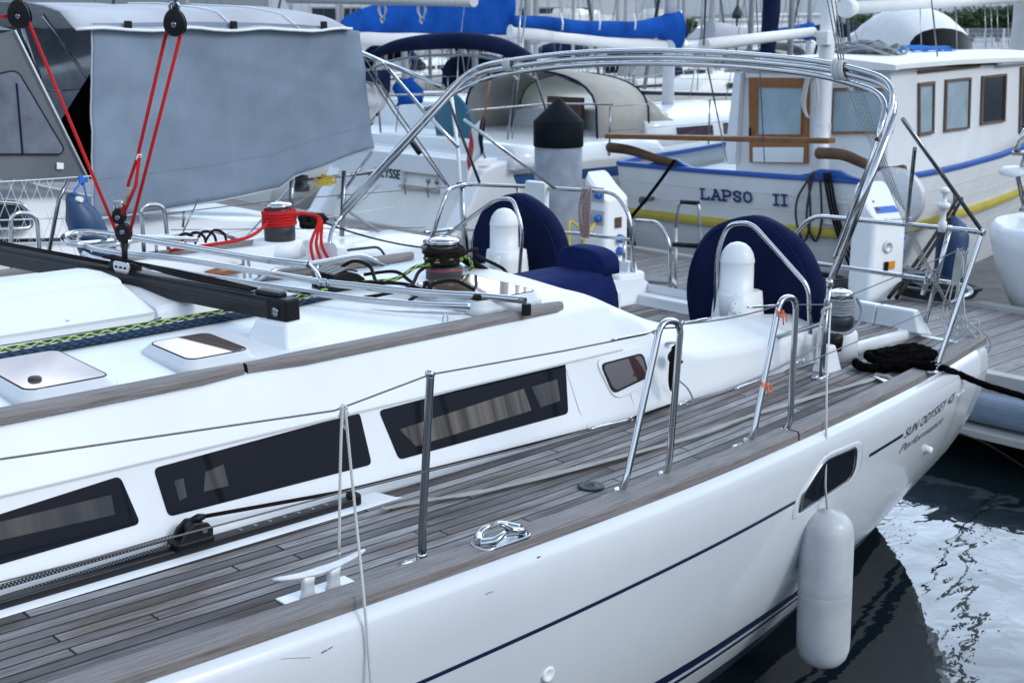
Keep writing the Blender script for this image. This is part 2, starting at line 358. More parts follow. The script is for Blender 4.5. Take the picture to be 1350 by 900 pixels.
def teak_mat(name, pl=1.25, w=.05, gap=.0075, cols=((.105, .097, .096), (.37, .36, .36)), caulk=(.006, .006, .007), warm=.42, glo=.26):
    m, nt, p, N, L = newmat(name); p.inputs['Roughness'].default_value = .72; p.inputs['Specular IOR Level'].default_value = .3
    uv = N('ShaderNodeUVMap')
    br = N('ShaderNodeTexBrick'); br.inputs['Scale'].default_value = 1; br.inputs['Brick Width'].default_value = pl; br.inputs['Row Height'].default_value = w
    br.inputs['Mortar Size'].default_value = gap / 2; br.inputs['Mortar Smooth'].default_value = .05; br.offset = .37; br.offset_frequency = 2; br.squash = .74; br.squash_frequency = 3
    br.inputs['Color1'].default_value = (0, 0, 0, 1); br.inputs['Color2'].default_value = (1, 1, 1, 1); br.inputs['Mortar'].default_value = (.5, .5, .5, 1)
    L(uv.outputs[0], br.inputs['Vector'])
    mp = N('ShaderNodeMapping'); mp.inputs['Scale'].default_value = (5, 170, 1); L(uv.outputs[0], mp.inputs[0])
    gr = N('ShaderNodeTexNoise'); gr.inputs['Scale'].default_value = 1; gr.inputs['Detail'].default_value = 8; gr.inputs['Roughness'].default_value = .68; gr.inputs['Distortion'].default_value = .6; L(mp.outputs[0], gr.inputs['Vector'])
    mp2 = N('ShaderNodeMapping'); mp2.inputs['Scale'].default_value = (1.6, 9, 1); L(uv.outputs[0], mp2.inputs[0])
    bl = N('ShaderNodeTexNoise'); bl.inputs['Scale'].default_value = 1; bl.inputs['Detail'].default_value = 5; L(mp2.outputs[0], bl.inputs['Vector'])
    base = N('ShaderNodeMixRGB'); base.inputs[1].default_value = (*cols[0], 1); base.inputs[2].default_value = (*cols[1], 1); L(br.outputs['Color'], base.inputs[0])
    # grain
    gm = N('ShaderNodeValToRGB'); gm.color_ramp.elements[0].position = .30; gm.color_ramp.elements[0].color = (glo, glo * .95, glo * .92, 1); gm.color_ramp.elements[1].position = .66; gm.color_ramp.elements[1].color = (1.35, 1.36, 1.38, 1); L(gr.outputs['Fac'], gm.inputs[0])
    mu = N('ShaderNodeMixRGB'); mu.blend_type = 'MULTIPLY'; mu.inputs[0].default_value = 1; L(base.outputs[0], mu.inputs[1]); L(gm.outputs[0], mu.inputs[2])
    # patches of browner, damper wood
    bm_ = N('ShaderNodeValToRGB'); bm_.color_ramp.elements[0].position = .36; bm_.color_ramp.elements[0].color = (.45, .36, .30, 1); bm_.color_ramp.elements[1].position = .56; bm_.color_ramp.elements[1].color = (1, 1, 1, 1); L(bl.outputs['Fac'], bm_.inputs[0])
    m2 = N('ShaderNodeMixRGB'); m2.blend_type = 'MULTIPLY'; m2.inputs[0].default_value = warm * 2; L(mu.outputs[0], m2.inputs[1]); L(bm_.outputs[0], m2.inputs[2])
    fin = N('ShaderNodeMixRGB'); fin.inputs[2].default_value = (*caulk, 1); L(br.outputs['Fac'], fin.inputs[0]); L(m2.outputs[0], fin.inputs[1]); L(fin.outputs[0], p.inputs['Base Color'])
    b = N('ShaderNodeBump'); b.inputs['Strength'].default_value = .35; b.inputs['Distance'].default_value = .003
    hs = N('ShaderNodeMath'); hs.operation = 'SUBTRACT'; L(gr.outputs['Fac'], hs.inputs[0]); L(br.outputs['Fac'], hs.inputs[1]); L(hs.outputs[0], b.inputs['Height']); L(b.outputs[0], p.inputs['Normal'])
    return m
M['teak'] = teak_mat('weathered_teak_planks')
M['teakp'] = teak_mat('plain_weathered_teak', pl=50, w=5, gap=.0001, cols=((.21, .195, .19), (.21, .195, .19)), warm=.08, glo=.5)
M['pontoon'] = teak_mat('pontoon_planks', pl=30, w=.145, gap=.010, cols=((.25, .235, .24), (.33, .315, .32)), warm=.15)
# ================================================================== WATER, PONTOON
def water():
    m, nt, p, N, L = newmat('harbour_water')
    p.inputs['Base Color'].default_value = (.004, .008, .010, 1); p.inputs['Roughness'].default_value = .012; p.inputs['IOR'].default_value = 1.38
    tc = N('ShaderNodeTexCoord')
    def nz(scale, det, st, stretch, prev, dist=.3):
        mp = N('ShaderNodeMapping'); mp.inputs['Scale'].default_value = stretch; L(tc.outputs['Object'], mp.inputs[0])
        n = N('ShaderNodeTexNoise'); n.inputs['Scale'].default_value = scale; n.inputs['Detail'].default_value = det; n.inputs['Distortion'].default_value = .7; L(mp.outputs[0], n.inputs['Vector'])
        b = N('ShaderNodeBump'); b.inputs['Strength'].default_value = st; b.inputs['Distance'].default_value = dist; L(n.outputs['Fac'], b.inputs['Height'])
        if prev: L(prev.outputs[0], b.inputs['Normal'])
        return b
    a = nz(.7, 2, .10, (1, 1.3, 1), None); b = nz(2.6, 2, .03, (1, 1.4, 1), a); c = nz(11, 2, .011, (1, 1.5, 1), b, .1)
    L(c.outputs[0], p.inputs['Normal'])
    mb = MB(); mb.grid([[V(-150, -60, 0), V(-150, 400, 0)], [V(300, -60, 0), V(300, 400, 0)]], smooth=False)
    tag(mb.build('water', m, org=(0, 0, 0)), kind='structure')
water()

TC = 4.88                                 # the yacht's centreline
def tn(s): return sinterp([(-6.6, 4.88), (-5.6, 4.1), (-4, 3.45), (-2, 3.02), (0, 2.84), (1.3, 2.80), (2.04, 2.785), (2.98, 2.785), (3.88, 2.83), (5.22, 2.98), (6.3, 3.18)], s)
def zd(s): return interp([(-6.6, 1.42), (-2, 1.2), (1, 1.12), (7, 1.12)], s)
yacht = empty('sailing_yacht', (1.2, TC, 0), 'large white sloop in the foreground with weathered teak side deck and folded steel bimini frame', 'sailboat')
Y = yacht
# ------------------------------------------------------------------ hull
def tuck(s): return sinterp([(-6.5, .02), (-4, .5), (-1, .42), (1, .30), (2.5, .28), (4.1, .34), (5.2, .46), (6.3, .66)], s)
def hull_pt(s, z):
    e = tn(s)
    if z > 1.0: return interp([(1.0, e - .036), (1.04, e - .035), (1.08, e - .028), (1.105, e - .014), (1.116, e + .004)], z)
    u = (1 - z) / 1.0
    return e - .036 + tuck(s) * (.25 * u + .75 * u ** 2.1)
ZL = [1.116, 1.108, 1.095, 1.08, 1.05, 1.0, .93, .85, .75, .62, .5, .4, .34, .312, .258, .235, .21, .185, .1, 0, -.15, -.35]
def hull():
    rings = []
    ss = [-6.6 + 12.85 * i / 90 for i in range(91)]
    for s in ss:
        near = [V(s, hull_pt(s, z), z + (zd(s) - 1.12) * max(0, z)) for z in ZL]; k = V(s, TC, -.8 if s < 4 else lerp(-.8, -.1, (s - 4) / 2.3))
        far = [V(p.x, 2 * TC - p.y, p.z) for p in near[::-1]]
        rings.append(near + [k] + far)
    n = len(ZL)
    def mf(i, j):
        jj = j if j < n else 2 * n - j
        return 1 if jj in (13, 15) and True else (2 if jj >= 18 else 0)
    mb = MB(); mb.loft(rings, closed=False, caps=False, mfun=mf)
    mb.add(rings[-1], [list(range(len(rings[-1])))], 0)
    mb.build('hull', [M['hullw'], M['navy'], M['antifoul']], Y)
hull()
def hpx(x, y):     # the point of the near topsides behind a photo pixel
    t = 2.9
    for _ in range(12):
        q = T(x, y, t); t = hull_pt(q.x, q.z)
    return T(x, y, t)
def hull_strip(name, pa, pb, hgt, mt, n=30, out=.003, parent=Y):
    a, b = hpx(*pa), hpx(*pb); mb = MB(); rows = []
    for i in range(n + 1):
        s = lerp(a.x, b.x, i / n); zc_ = lerp(a.z, b.z, i / n)
        rows.append([V(s, hull_pt(s, z) - out, z) for z in (zc_ + hgt/2, zc_, zc_ - hgt/2)])
    mb.grid(rows); return mb.build(name, mt, parent)
hull_strip('pinstripe', (300, 1010), (1048, 661), .015, M['navy'], 60)
hull_strip('pinstripe', (1146, 600), (1190, 573), .016, M['navy'], 10)
# hull porthole in its recess
def hull_window():
    def poly(k, rad, off):
        base = [(1087, 609), (1125, 593), (1121, 628), (1058, 670), (1060, 652)]; cx, cy = 1092, 631
        P_ = [hpx(cx + (x - cx) * k, cy + (y - cy) * k) for x, y in base]; pp = fillet([V(p.x, p.z, 0) for p in P_], [rad, rad, rad * 1.6, rad * .35, rad * 1.4], 7, True)
        return [V(p.x, hull_pt(p.x, p.y) - off, p.y) for p in pp]
    def ringm(a, b, oa, ob, oc, name, mt, par, rad=.05):
        mb = MB(); mb.loft([poly(a, rad, oa), poly(lerp(a, b, .35), rad, ob), poly(lerp(a, b, .8), rad, oc), poly(b, rad, .0012)], closed=True, caps=False); return mb.build(name, mt, par)
    f = ringm(1.42, 1.18, .0005, .006, .003, 'hull_window', M['hullw'], Y, .07)
    ringm(1.19, 1.04, .0015, .007, .006, 'frame', M['steel2'], f)
    mb = MB(); p_ = poly(1.05, .05, .0045); mb.add(p_, [list(range(len(p_)))]); mb.build('pane', M['glass'], f)
hull_window()
q = hpx(722, 888); mb = MB(); mb.lathe([(.028, -.01), (.028, .006), (.02, .010), (.014, .004), (0, .004)], q, (0, -1, 0), 20); mb.build('drain_outlet', M['white'], Y)
q = hpx(1222, 592); mb = MB(); mb.lathe([(.018, -.02), (.018, .02), (.012, .026), (0, .026)], q, (.1, -1, -.1), 14); mb.build('drain_outlet', M['white'], Y)
# lettering on the quarter
def hull_text(body, pa, pb, size, mt, sh, sp=1.0):
    a, b = hpx(*pa), hpx(*pb); x = (b - a).normalized()
    up = V(0, hull_pt(a.x, a.z + .05) - hull_pt(a.x, a.z), .05)
    nrm = x.cross(up).normalized()
    t = text(body, size, .0008, mt, Y, frame(a + nrm * .006, x, up), shear=sh, space=sp, width=(b - a).length)
    for v in t.data.vertices: w_ = v.co + WORG[Y.name]; v.co.y = hull_pt(w_.x, w_.z) - .0025 - WORG[Y.name].y
    return t
M['ltr'] = mat('charcoal_lettering', (.03, .035, .05), .4); M['ltr2'] = mat('pale_grey_lettering', (.16, .19, .24), .4)
hull_text('SUN ODYSSEY 42i', (1191, 578), (1257, 527), .068, M['ltr'], .35, 1.1)
hull_text('Performance', (1184, 598), (1241, 557), .062, M['ltr2'], .35, 1.0)
mb = MB(); mb.tube([hpx(1261, 522) + V(0, -.004, 0), hpx(1270, 514) + V(0, -.004, 0)], .004, 6); mb.build('pinstripe', M['white'], Y)
# ------------------------------------------------------------------ decks
TB = [(-6.6, 4.88), (-3.2, 3.95), (-1, 3.60), (.5, 3.52), (1.2, 3.505), (3.7, 3.505), (4.4, 3.54), (5.25, 3.56), (5.6, 3.50), (6.3, 3.52)]   # foot of the cabin side
def tb(s): return interp(TB, s)
for side in (0, 1):
    fl = (lambda p: V(p.x, 2*TC - p.y, p.z)) if side else (lambda p: p)
    mb = MB(); rows = []
    for i in range(61):
        s = -6.4 + 12.65 * i / 60; rows.append([fl(V(s, tn(s) + .002, zd(s) - .006)), fl(V(s, tn(s) + .2, zd(s) - .006)), fl(V(s, tb(s) + .25, zd(s) - .006))])
    mb.grid(rows); mb.build('deck_moulding', M['gel2'], Y)
    mb = MB(); rows = []; uv = []
    for i in range(121):
        s = -5.0 + 11.18 * i / 120; r = []; u = []
        w = tb(s) - .012 - (tn(s) + .10)
        for k in range(13):
            t = tn(s) + .10 + w * k / 12; r.append(fl(V(s, t, zd(s) + .001))); u.append((s + side * 3.3, t - tn(s) + .0))
        rows.append(r); uv.append(u)
    mb.grid(rows, uv=uv); mb.build('teak_side_deck', M['teak'], Y)
    # capping rail in two lengths
    for k, (s0, s1) in enumerate(((-6.3, 4.17), (4.18, 6.30))):
        mb = MB(); rings = []; n = 80
        for i in range(n + 1):
            s = lerp(s0, s1, i / n); e = tn(s); z = zd(s); w = .102 if k == 0 else .092
            rings.append([fl(V(s, e + a, z + b)) for a, b in ((.001, -.004), (.001, .026), (.008, .034), (w - .008, .034), (w, .027), (w, -.004))])
        VC = [.30, .33, .342, .43, .442, .47, .57]; vs0 = len(mb.f); mb.loft(rings, closed=True, caps=True, smooth=False)
        m_ = len(rings[0]); 
        for i in range(n):
            for j in range(m_):
                s_a = lerp(s0, s1, i / n); s_b = lerp(s0, s1, (i+1) / n)
                va, vb = VC[j], VC[j + 1]; mb.uv[vs0 + i*m_ + j] = [(s_a, va), (s_a, vb), (s_b, vb), (s_b, va)]
        mb.build('toe_rail', M['teakp'], Y)
# ------------------------------------------------------------------ coachroof
SEC = [(3.505, 1.10), (3.505, 1.135), (3.512, 1.165), (3.535, 1.21), (3.60, 1.392), (3.590, 1.400), (3.594, 1.408), (3.676, 1.566), (3.683, 1.576), (3.694, 1.584), (3.72, 1.590), (3.85, 1.603), (4.2, 1.628), (4.6, 1.645), (4.88, 1.65)]
def sec(s):
    k = interp([(-3.5, 0), (-1.5, .8), (.5, 1), (5, 1)], s); d = tb(min(s, 3.7)) - 3.505
    return [(t + d * (1 if t < 4.5 else 0), 1.10 + (z - 1.10) * (.25 + .75 * k)) for t, z in SEC]
def mir(p): return V(p.x, 2*TC - p.y, p.z)
mb = MB(); rings = []
for i in range(41):
    s = -3.4 + 6.2 * i / 40; q = [V(s, t, z) for t, z in sec(s)]; rings.append(q + [mir(p) for p in q[:-1][::-1]])
mb.loft(rings, closed=True, caps=True)
TI = 4.95
for i in range(2):       # near wing up to the bulkhead, then the far wing
    rings = []
    for j in range(9):
        s = 2.8 + 1.13 * j / 8
        q = [V(s, t, z) for t, z in sec(3) if t < 4.8]
        if i == 0: rings.append(q + [V(s, TI, 1.645), V(s, TI, 1.15)])
        else:
            q = [mir(p) for p in q if p.y < 4.15]; rings.append(q + [V(s, 5.83, 1.613), V(s, 5.80, 1.15)])
    mb.loft(rings, closed=True, caps=True)
mb.build('coachroof', M['gel2'], Y, wn=True)
def side_pt(s, z, off=0):
    t = interp([(z_, t_) for t_, z_ in SEC[:5]] , z); n = V(0, -.94, .34); return V(s, t, z) + n * off
def side_px(x, y, off=0):
    t = 3.56
    for _ in range(8):
        q = T(x, y, t); t = side_pt(q.x, q.z).y
    q = T(x, y, t); return side_pt(q.x, q.z, off)
def patch(mb, quad, off, th=.0, n=16, r=0):
    # curved panel lying on the cabin side; quad = TL, TR, BR, BL in photo pixels
    P4 = [side_px(*p) for p in quad]; rows = []
    for i in range(n + 1):
        u = i / n; a = P4[0].lerp(P4[1], u); b = P4[3].lerp(P4[2], u); rows.append([side_pt(a.lerp(b, v / 6).x, a.lerp(b, v / 6).z, off) for v in range(7)])
    mb.grid(rows)
def inset(q, k):
    c = [sum(p[i] for p in q) / 4 for i in (0, 1)]; return [(lerp(p[0], c[0], k[0]), lerp(p[1], c[1], k[1])) for p in q]
def rpanel(quad, off, rad, m, mb):      # rounded panel with edge thickness
    P4 = [side_px(*p) for p in quad]
    uvq = [(p.x, p.z) for p in P4]; poly = fillet([V(a, b, 0) for a, b in uvq], rad, 6, True)
    top = [side_pt(p.x, p.y, off) for p in poly]; bot = [side_pt(p.x, p.y, -.004) for p in poly]
    n = len(poly); mb.add(top, [list(range(n))], m); mb.add(top + bot, [(j, (j+1) % n, n + (j+1) % n, n + j) for j in range(n)], m)
WQ = [[(-90, 706), (158, 627), (185, 690), (-90, 770)], [(202, 617), (474, 543), (490, 612), (222, 681)], [(499, 541), (746, 477), (749, 545), (526, 606)]]
CQ = [[(-60, 702), (146, 652), (151, 678), (-60, 725)], [(232, 632), (296, 610), (300, 645), (240, 662)], [(520, 562), (732, 502), (738, 535), (540, 588)]]
for w, c in zip(WQ, CQ):
    mb = MB(); rpanel(w, .002, .02, 0, mb); f = mb.build('cabin_window', M['glass'], Y)
def curtain(quad, parent, name, mt, folds=9):
    P4 = [side_px(*p) for p in quad]; mb = MB(); rows = []; n = folds * 6
    for i in range(n + 1):
        u = i / n; a = P4[0].lerp(P4[1], u); b = P4[3].lerp(P4[2], u); o = .0032
        rows.append([side_pt(a.lerp(b, v / 4).x, a.lerp(b, v / 4).z, o) for v in range(5)])
    mb.grid(rows); return mb.build(name, mt, parent)
def curtain_mat(name, c0, c1, sc_):
    m, nt, p, N, L = newmat(name); tc = N('ShaderNodeTexCoord'); mp = N('ShaderNodeMapping'); mp.inputs['Scale'].default_value = (sc_, .5, .8); L(tc.outputs['Object'], mp.inputs[0])
    n = N('ShaderNodeTexNoise'); n.inputs['Scale'].default_value = 1; n.inputs['Detail'].default_value = 3; L(mp.outputs[0], n.inputs['Vector'])
    r = N('ShaderNodeValToRGB'); r.color_ramp.elements[0].position = .36; r.color_ramp.elements[0].color = (*c0, 1); r.color_ramp.elements[1].position = .62; r.color_ramp.elements[1].color = (*c1, 1)
    L(n.outputs['Fac'], r.inputs[0]); L(r.outputs[0], p.inputs['Base Color']); p.inputs['Roughness'].default_value = .9; p.inputs['Coat Weight'].default_value = .4; p.inputs['Coat Roughness'].default_value = .05
    return m
M['cur'] = curtain_mat('curtain_behind_glass', (.016, .014, .014), (.115, .095, .08), 22)
M['cur2'] = curtain_mat('dim_curtain_behind_glass', (.012, .012, .016), (.048, .043, .04), 14)
wins = [o for o in bpy.data.objects if o.name.startswith('cabin_window')]
curtain([(-60, 702), (146, 652), (151, 678), (-60, 725)], wins[0], 'curtain', M['cur2'])
curtain([(229, 634), (241, 630), (246, 655), (236, 660)], wins[1], 'curtain', M['cur2']); curtain([(270, 622), (294, 612), (301, 640), (268, 648)], wins[1], 'curtain', M['cur2'])
curtain([(526, 566), (690, 512), (700, 541), (548, 588)], wins[2], 'curtain', M['cur']); curtain([(700, 510), (734, 500), (738, 528), (712, 537)], wins[2], 'curtain', M['cur2'])
mb = MB(); rpanel([(783, 474), (850, 456), (864, 503), (809, 527)], .008, .05, 0, mb); fr = mb.build('side_port', M['gel2'], Y)
mb = MB(); rpanel([(789, 480), (846, 465), (854, 497), (806, 520)], .010, .032, 0, mb); mb.build('frame', M['black'], fr)
mb = MB(); rpanel([(792, 482), (844, 468), (851, 495), (808, 516)], .0115, .03, 0, mb); M['portg'] = mat('brown_port_glass', (.055, .032, .032), .05, spec=.8); mb.build('pane', M['portg'], fr)
# moulded seam in the cabin side
mb = MB(); mb.tube([side_pt(3.63, 1.14, .0), side_pt(3.61, 1.2, .0), side_pt(3.59, 1.385, .0), V(3.585, 3.657, 1.525), V(3.58, 3.70, 1.577), V(3.50, 3.80, 1.601)], .0022, 6); mb.build('panel_seam', M['cream'], Y)
# ------------------------------------------------------------------ coamings beside the cockpit
WING = [(3.92, 3.505, 3.66, 1.54, 4.10, 1.613), (4.06, 3.506, 3.645, 1.50, 3.98, 1.57), (4.18, 3.52, 3.60, 1.40, 3.87, 1.50), (4.34, 3.535, 3.575, 1.32, 3.82, 1.43), (4.55, 3.545, 3.575, 1.285, 3.86, 1.385), (4.94, 3.555, 3.585, 1.265, 3.93, 1.345), (5.25, 3.58, 3.605, 1.25, 3.88, 1.32), (5.5, 3.61, 3.63, 1.235, 3.83, 1.29), (5.66, 3.64, 3.66, 1.20, 3.80, 1.24)]
for side in (0, 1):
    fl = mir if side else (lambda p: p); rings = []
    for i in range(len(WING) * 4 - 3):
        s = sinterp([(k, w[0]) for k, w in enumerate(WING)], i / 4); g = [sinterp([(k, w[c]) for k, w in enumerate(WING)], i / 4) for c in range(1, 6)]
        b, rt, rz, it, iz = g; rc = V(0, rt, rz)
        pr = [(b, 1.10), (b, 1.135), (b + .006, 1.165), (lerp(b, rt, .8), lerp(1.165, rz, .75)), (rt - .004, rz - .015), (rt + .012, rz + .012), (rt + .05, rz + .028), (lerp(rt, it, .6), lerp(rz + .028, iz, .6)), (it - .03, iz), (it, iz - .03), (it + .02, .80)]
        rings.append([fl(V(s, *p)) for p in pr])
    mb = MB(); mb.loft(rings, closed=True, caps=True); mb.build('cockpit_coaming', M['gel2'], Y, wn=True)
# aft quarter: sloping teak-topped seats with a raised white rim
for side in (0, 1):
    fl = mir if side else (lambda p: p)
    mb = MB()
    rings = [[fl(V(s, t, z)) for t, z in ((tb(s) - .004, 1.10), (tb(s) + .004, zt - .014), (tb(s) + .012, zt - .004), (tb(s) + .022, zt), (4.25, zt), (4.27, .8))] for s, zt in ((5.40, 1.185), (5.6, 1.175), (6.0, 1.165), (6.2, 1.16), (6.26, 1.12))]
    mb.loft(rings, closed=True, caps=True)
    qs = mb.build('quarter_seat', M['gel2'], Y, wn=True)
    for ya, yb in ((3.46, 3.735), (3.742, 4.2)):
        mb = MB(); mb.hexa([fl(V(*p)) for p in ((6.10, ya, 1.15), (6.25, ya, 1.12), (6.25, yb, 1.12), (6.10, yb, 1.15))], [fl(V(*p)) for p in ((6.13, ya + .05 * (ya < 3.5), 1.262), (6.19, ya + .06 * (ya < 3.5), 1.262), (6.19, yb, 1.262), (6.13, yb, 1.262))]); mb.build('seat_rim', M['gel2'], qs, bevel=.012, seg=3)
    mb = MB(); rows = []; uv = []
    for i in range(9):
        u = i / 8; s = lerp(5.66, 6.09, u); z = interp([(5.6, 1.179), (6.0, 1.169), (6.2, 1.164)], s); a = V(s, tb(s) + .035 + (.03 if i == 8 else 0), z); b = V(s, 4.0, z)
        rows.append([fl(a), fl(b)]); uv.append([(a.x, 0.002), (b.x, b.y - a.y)])
    mb.grid(rows, uv=uv); mb.build('teak_panel', M['teak'], qs)
# cockpit floor, transom sill, seats
mb = MB(); mb.hexa([V(3.94, 3.9, .78), V(6.2, 4.2, .78), V(6.2, 5.56, .78), V(3.94, 5.86, .78)], [V(3.94, 3.9, .84), V(6.2, 4.2, .84), V(6.2, 5.56, .84), V(3.94, 5.86, .84)]); mb.build('cockpit_floor', M['gel2'], Y)
mb = MB(); mb.hexa([V(5.4, 4.2, .8), V(6.16, 4.2, .8), V(6.16, 5.56, .8), V(5.4, 5.56, .8)], [V(5.4, 4.2, .995), V(6.16, 4.2, .995), V(6.16, 5.56, .995), V(5.4, 5.56, .995)]); mb.build('helm_platform', M['gel2'], Y)
mb = MB(); mb.grid([[V(5.42, 4.22, 1.0), V(5.42, 5.54, 1.0)], [V(6.12, 4.22, 1.0), V(6.12, 5.54, 1.0)]], smooth=False, uv=[[(0, 0), (0, 1.32)], [(.7, 0), (.7, 1.32)]]); mb.build('cockpit_teak', M['teak'], Y)
mb = MB(); mb.grid([[V(3.96, 3.9, .845), V(3.96, 5.86, .845)], [V(6.12, 4.2, .845), V(6.12, 5.56, .845)]], smooth=False, uv=[[(0, 0), (0, 1.9)], [(2.1, .2), (2.1, 1.7)]]); mb.build('cockpit_teak', M['teak'], Y)
mb = MB(); mb.box((6.2, 4.88, .94), (.10, 1.5, .24)); mb.build('transom_sill', M['gel2'], Y, bevel=.012)
mb = MB(); mb.box((6.12, 5.62, 1.02), (.26, .20, .36)); mb.box((5.78, 5.62, .98), (.34, .34, .3)); mb.build('stern_locker', M['gel2'], Y, bevel=.03, seg=3)
a, b = Z(848, 430, 1.03), Z(938, 424, 1.03); mb = MB(); d = (b - a).normalized(); n_ = V(-d.y, d.x, 0) * .02
mb.hexa([a - n_ - V(0, 0, .05), b - n_ - V(0, 0, .05), b + n_ - V(0, 0, .05), a + n_ - V(0, 0, .05)], [a - n_, b - n_, b + n_, a + n_]); mb.build('wood_trim', M['wood'], Y, bevel=.004)
mb = MB(); mb.box((3.925, 5.39, 1.1), (.012, .84, .6)); mb.build('bulkhead', M['gel2'], Y)
mb = MB(); mb.box((3.36, 5.39, 1.16), (1.1, .84, .03)); mb.build('companionway_floor', M['gel2'], Y)
mb = MB(); a = T(272, 362, 5.79); b = T(318, 354, 5.79); mb.tube([a, a.lerp(b, .5) + V(0, 0, .004), b], [.02, .026, .024], 10); mb.build('wooden_step', M['wood'], Y)
mb = MB(); mb.tube(fillet([T(323, 372, 5.78), T(320, 338, 5.77), T(326, 334, 5.72), T(331, 372, 5.74)], .03), .008, 8); mb.build('grab_handle', M['steel'], Y)
# ------------------------------------------------------------------ things on the coachroof
def handrail(pts, w, h, name, fl=lambda p: p):
    mb = MB(); rings = []
    n = len(pts)
    for i, p in enumerate(pts):
        d = (pts[min(i+1, n-1)] - pts[max(i-1, 0)]).normalized(); sd = V(-d.y, d.x, 0).normalized()
        k = 1 if 0 < i < n - 1 else .45
        rings.append([p + sd * a * k + V(0, 0, b) for a, b in ((-w/2, 0), (-w/2, h*.55), (-w*.32, h), (w*.32, h), (w/2, h*.55), (w/2, 0))])
    o = len(mb.f); mb.loft(rings, closed=True, caps=True, smooth=False)
    L = 0
    for i in range(n - 1):
        L2 = L + (pts[i+1] - pts[i]).length
        for j in range(6): va, vb = (0, .02, .05, .10, .13, .15, .22)[j:j+2]; mb.uv[o + i*6 + j] = [(L, va), (L, vb), (L2, vb), (L2, va)]
        L = L2
    return mb.build(name, M['teakp'], Y)
def roofz(t): return interp([(t_, z_) for t_, z_ in SEC[7:]], t if t < TC else 2*TC - t)
for fl in (lambda p: p, mir):
    handrail([fl(V(s, 3.718, 1.586)) for s in [-2 + .2*i for i in range(21)] + [2.17]], .076, .036, 'teak_handrail')
    handrail([fl(V(s, lerp(3.720, 3.738, (s - 2.2) / 1.5), 1.583)) for s in [2.185, 2.4, 2.7, 3, 3.3, 3.5, 3.64, 3.70]], .078, .036, 'teak_handrail')
# raised steel grab rails beside the companionway
a, b = V(2.9, 6.02, 1.63), V(3.55, 6.04, 1.63)
mb = MB(); mb.tube(fillet([T(120, 330, 6.03), T(171, 318, 6.03), T(285, 303, 6.03), T(313, 317, 6.03)], .05), .011, 10); mb.tube([T(205, 314, 6.03), T(207, 340, 6.03)], .008, 8); mb.build('grab_rail', M['steel'], Y)
mb = MB(); mb.tube(fillet([T(322, 380, 4.80), T(362, 355, 4.80), T(478, 336, 4.80), T(512, 352, 4.80)], .05), .011, 10); mb.tube([T(418, 348, 4.80), T(418, 362, 4.80)], .009, 8); mb.build('grab_rail', M['steel'], Y)
handrail([V(s, 4.86, 1.648) for s in (2.95, 3.1, 3.3, 3.5, 3.7, 3.8)], .07, .03, 'teak_handrail')
# sliding-hatch garage
def garage():
    mb = MB(); rings = []
    hs = [(4.445, 1.60), (4.435, 1.665), (4.425, 1.680), (4.70, 1.752), (4.71, 1.764), (4.735, 1.771), (4.88, 1.778)]
    for s, k, kk in [(-1.6, .3, 1), (-1.2, 1, 1), (2.02, 1, 1), (2.20, 1, 1), (2.235, .97, .96), (2.25, .2, .9)]:
        q = [V(s, TC - (TC - t) * kk, 1.60 + (z - 1.60) * k) for t, z in hs]; rings.append(q + [mir(p) for p in q[:-1][::-1]])
    mb.loft(rings, closed=True, caps=True, smooth=False); o = mb.build('hatch_garage', M['gel2'], Y, bevel=.006)
    mb = MB(); mb.tube([V(-1, 4.440, 1.641), V(2.2, 4.440, 1.641), V(2.27, 4.47, 1.642), V(2.275, 5.3, 1.645)], .0025, 6); mb.build('panel_seam', M['black'], o)
    for s in (1.9, 1.35):
        mb = MB(); mb.lathe([(.008, 0), (.008, .004), (.004, .006), (0, .006)], V(s, 4.46, 1.690), (0, 0, 1), 10); mb.build('screw_cap', M['white'], o)
    mb = MB(); rings = []
    for s, k in [(2.262, .9), (2.30, 1), (2.62, 1), (2.72, .55), (2.74, .1)]:
        q = [V(s, TC - (TC - t) * .93 * (1 if k > .2 else .97), 1.60 + (z - 1.60) * k * .86) for t, z in [(4.44, 1.60), (4.45, 1.68), (4.47, 1.70), (4.7, 1.74), (4.88, 1.75)]]; rings.append(q + [mir(p) for p in q[:-1][::-1]])
    mb.loft(rings, closed=True, caps=True, smooth=False); mb.build('hatch_garage', M['gel2'], Y, bevel=.012, seg=3)
garage()
# deck hatches
def hatch(c, ds, dt, name='deck_hatch', rz=0, th=.034):
    c = Vector(c); Rz = Matrix.Rotation(rz, 3, 'Z')
    tilt = lambda u, v: c + Rz @ V(u, v, 0) + V(0, 0, interp([(3.7, -.006), (4.3, .012)], c.y + v) - .0)
    mb = MB(); rings = []
    for k, h, r in ((0, -.006, .05), (0, .014, .05), (.004, .022, .05), (.012, .026, .045), (.020, th - .004, .04), (.024, th, .038), (.028, th, .035), (.030, th - .004, .034)):
        rings.append([tilt(u, v) + V(0, 0, h) for u, v in rrect(ds - 2*k, dt - 2*k, r, 7)])
    mb.loft(rings, closed=True, caps=True); o = mb.build(name, M['rimw'], Y)
    mb = MB(); rings = [[tilt(u, v) + V(0, 0, h) for u, v in rrect(ds - 2*k, dt - 2*k, .034, 7)] for k, h in ((.0315, th - .006), (.0315, th + .0015), (.0345, th + .003))]
    mb.loft(rings, closed=True, caps=False); mb.add(rings[-1], [list(range(len(rings[-1])))], 0); mb.build('pane', M['tan'], o)
    mb = MB(); r2 = [tilt(u, v) + V(0, 0, th + .0015) for u, v in rrect(ds - .0625, dt - .0625, .035, 7)]; mb.tube(r2, .0022, 6, closed=True); mb.build('seal', M['black'], o)
    return o
h1 = hatch((1.60, 3.985, 1.605), .33, .46, th=.042); 
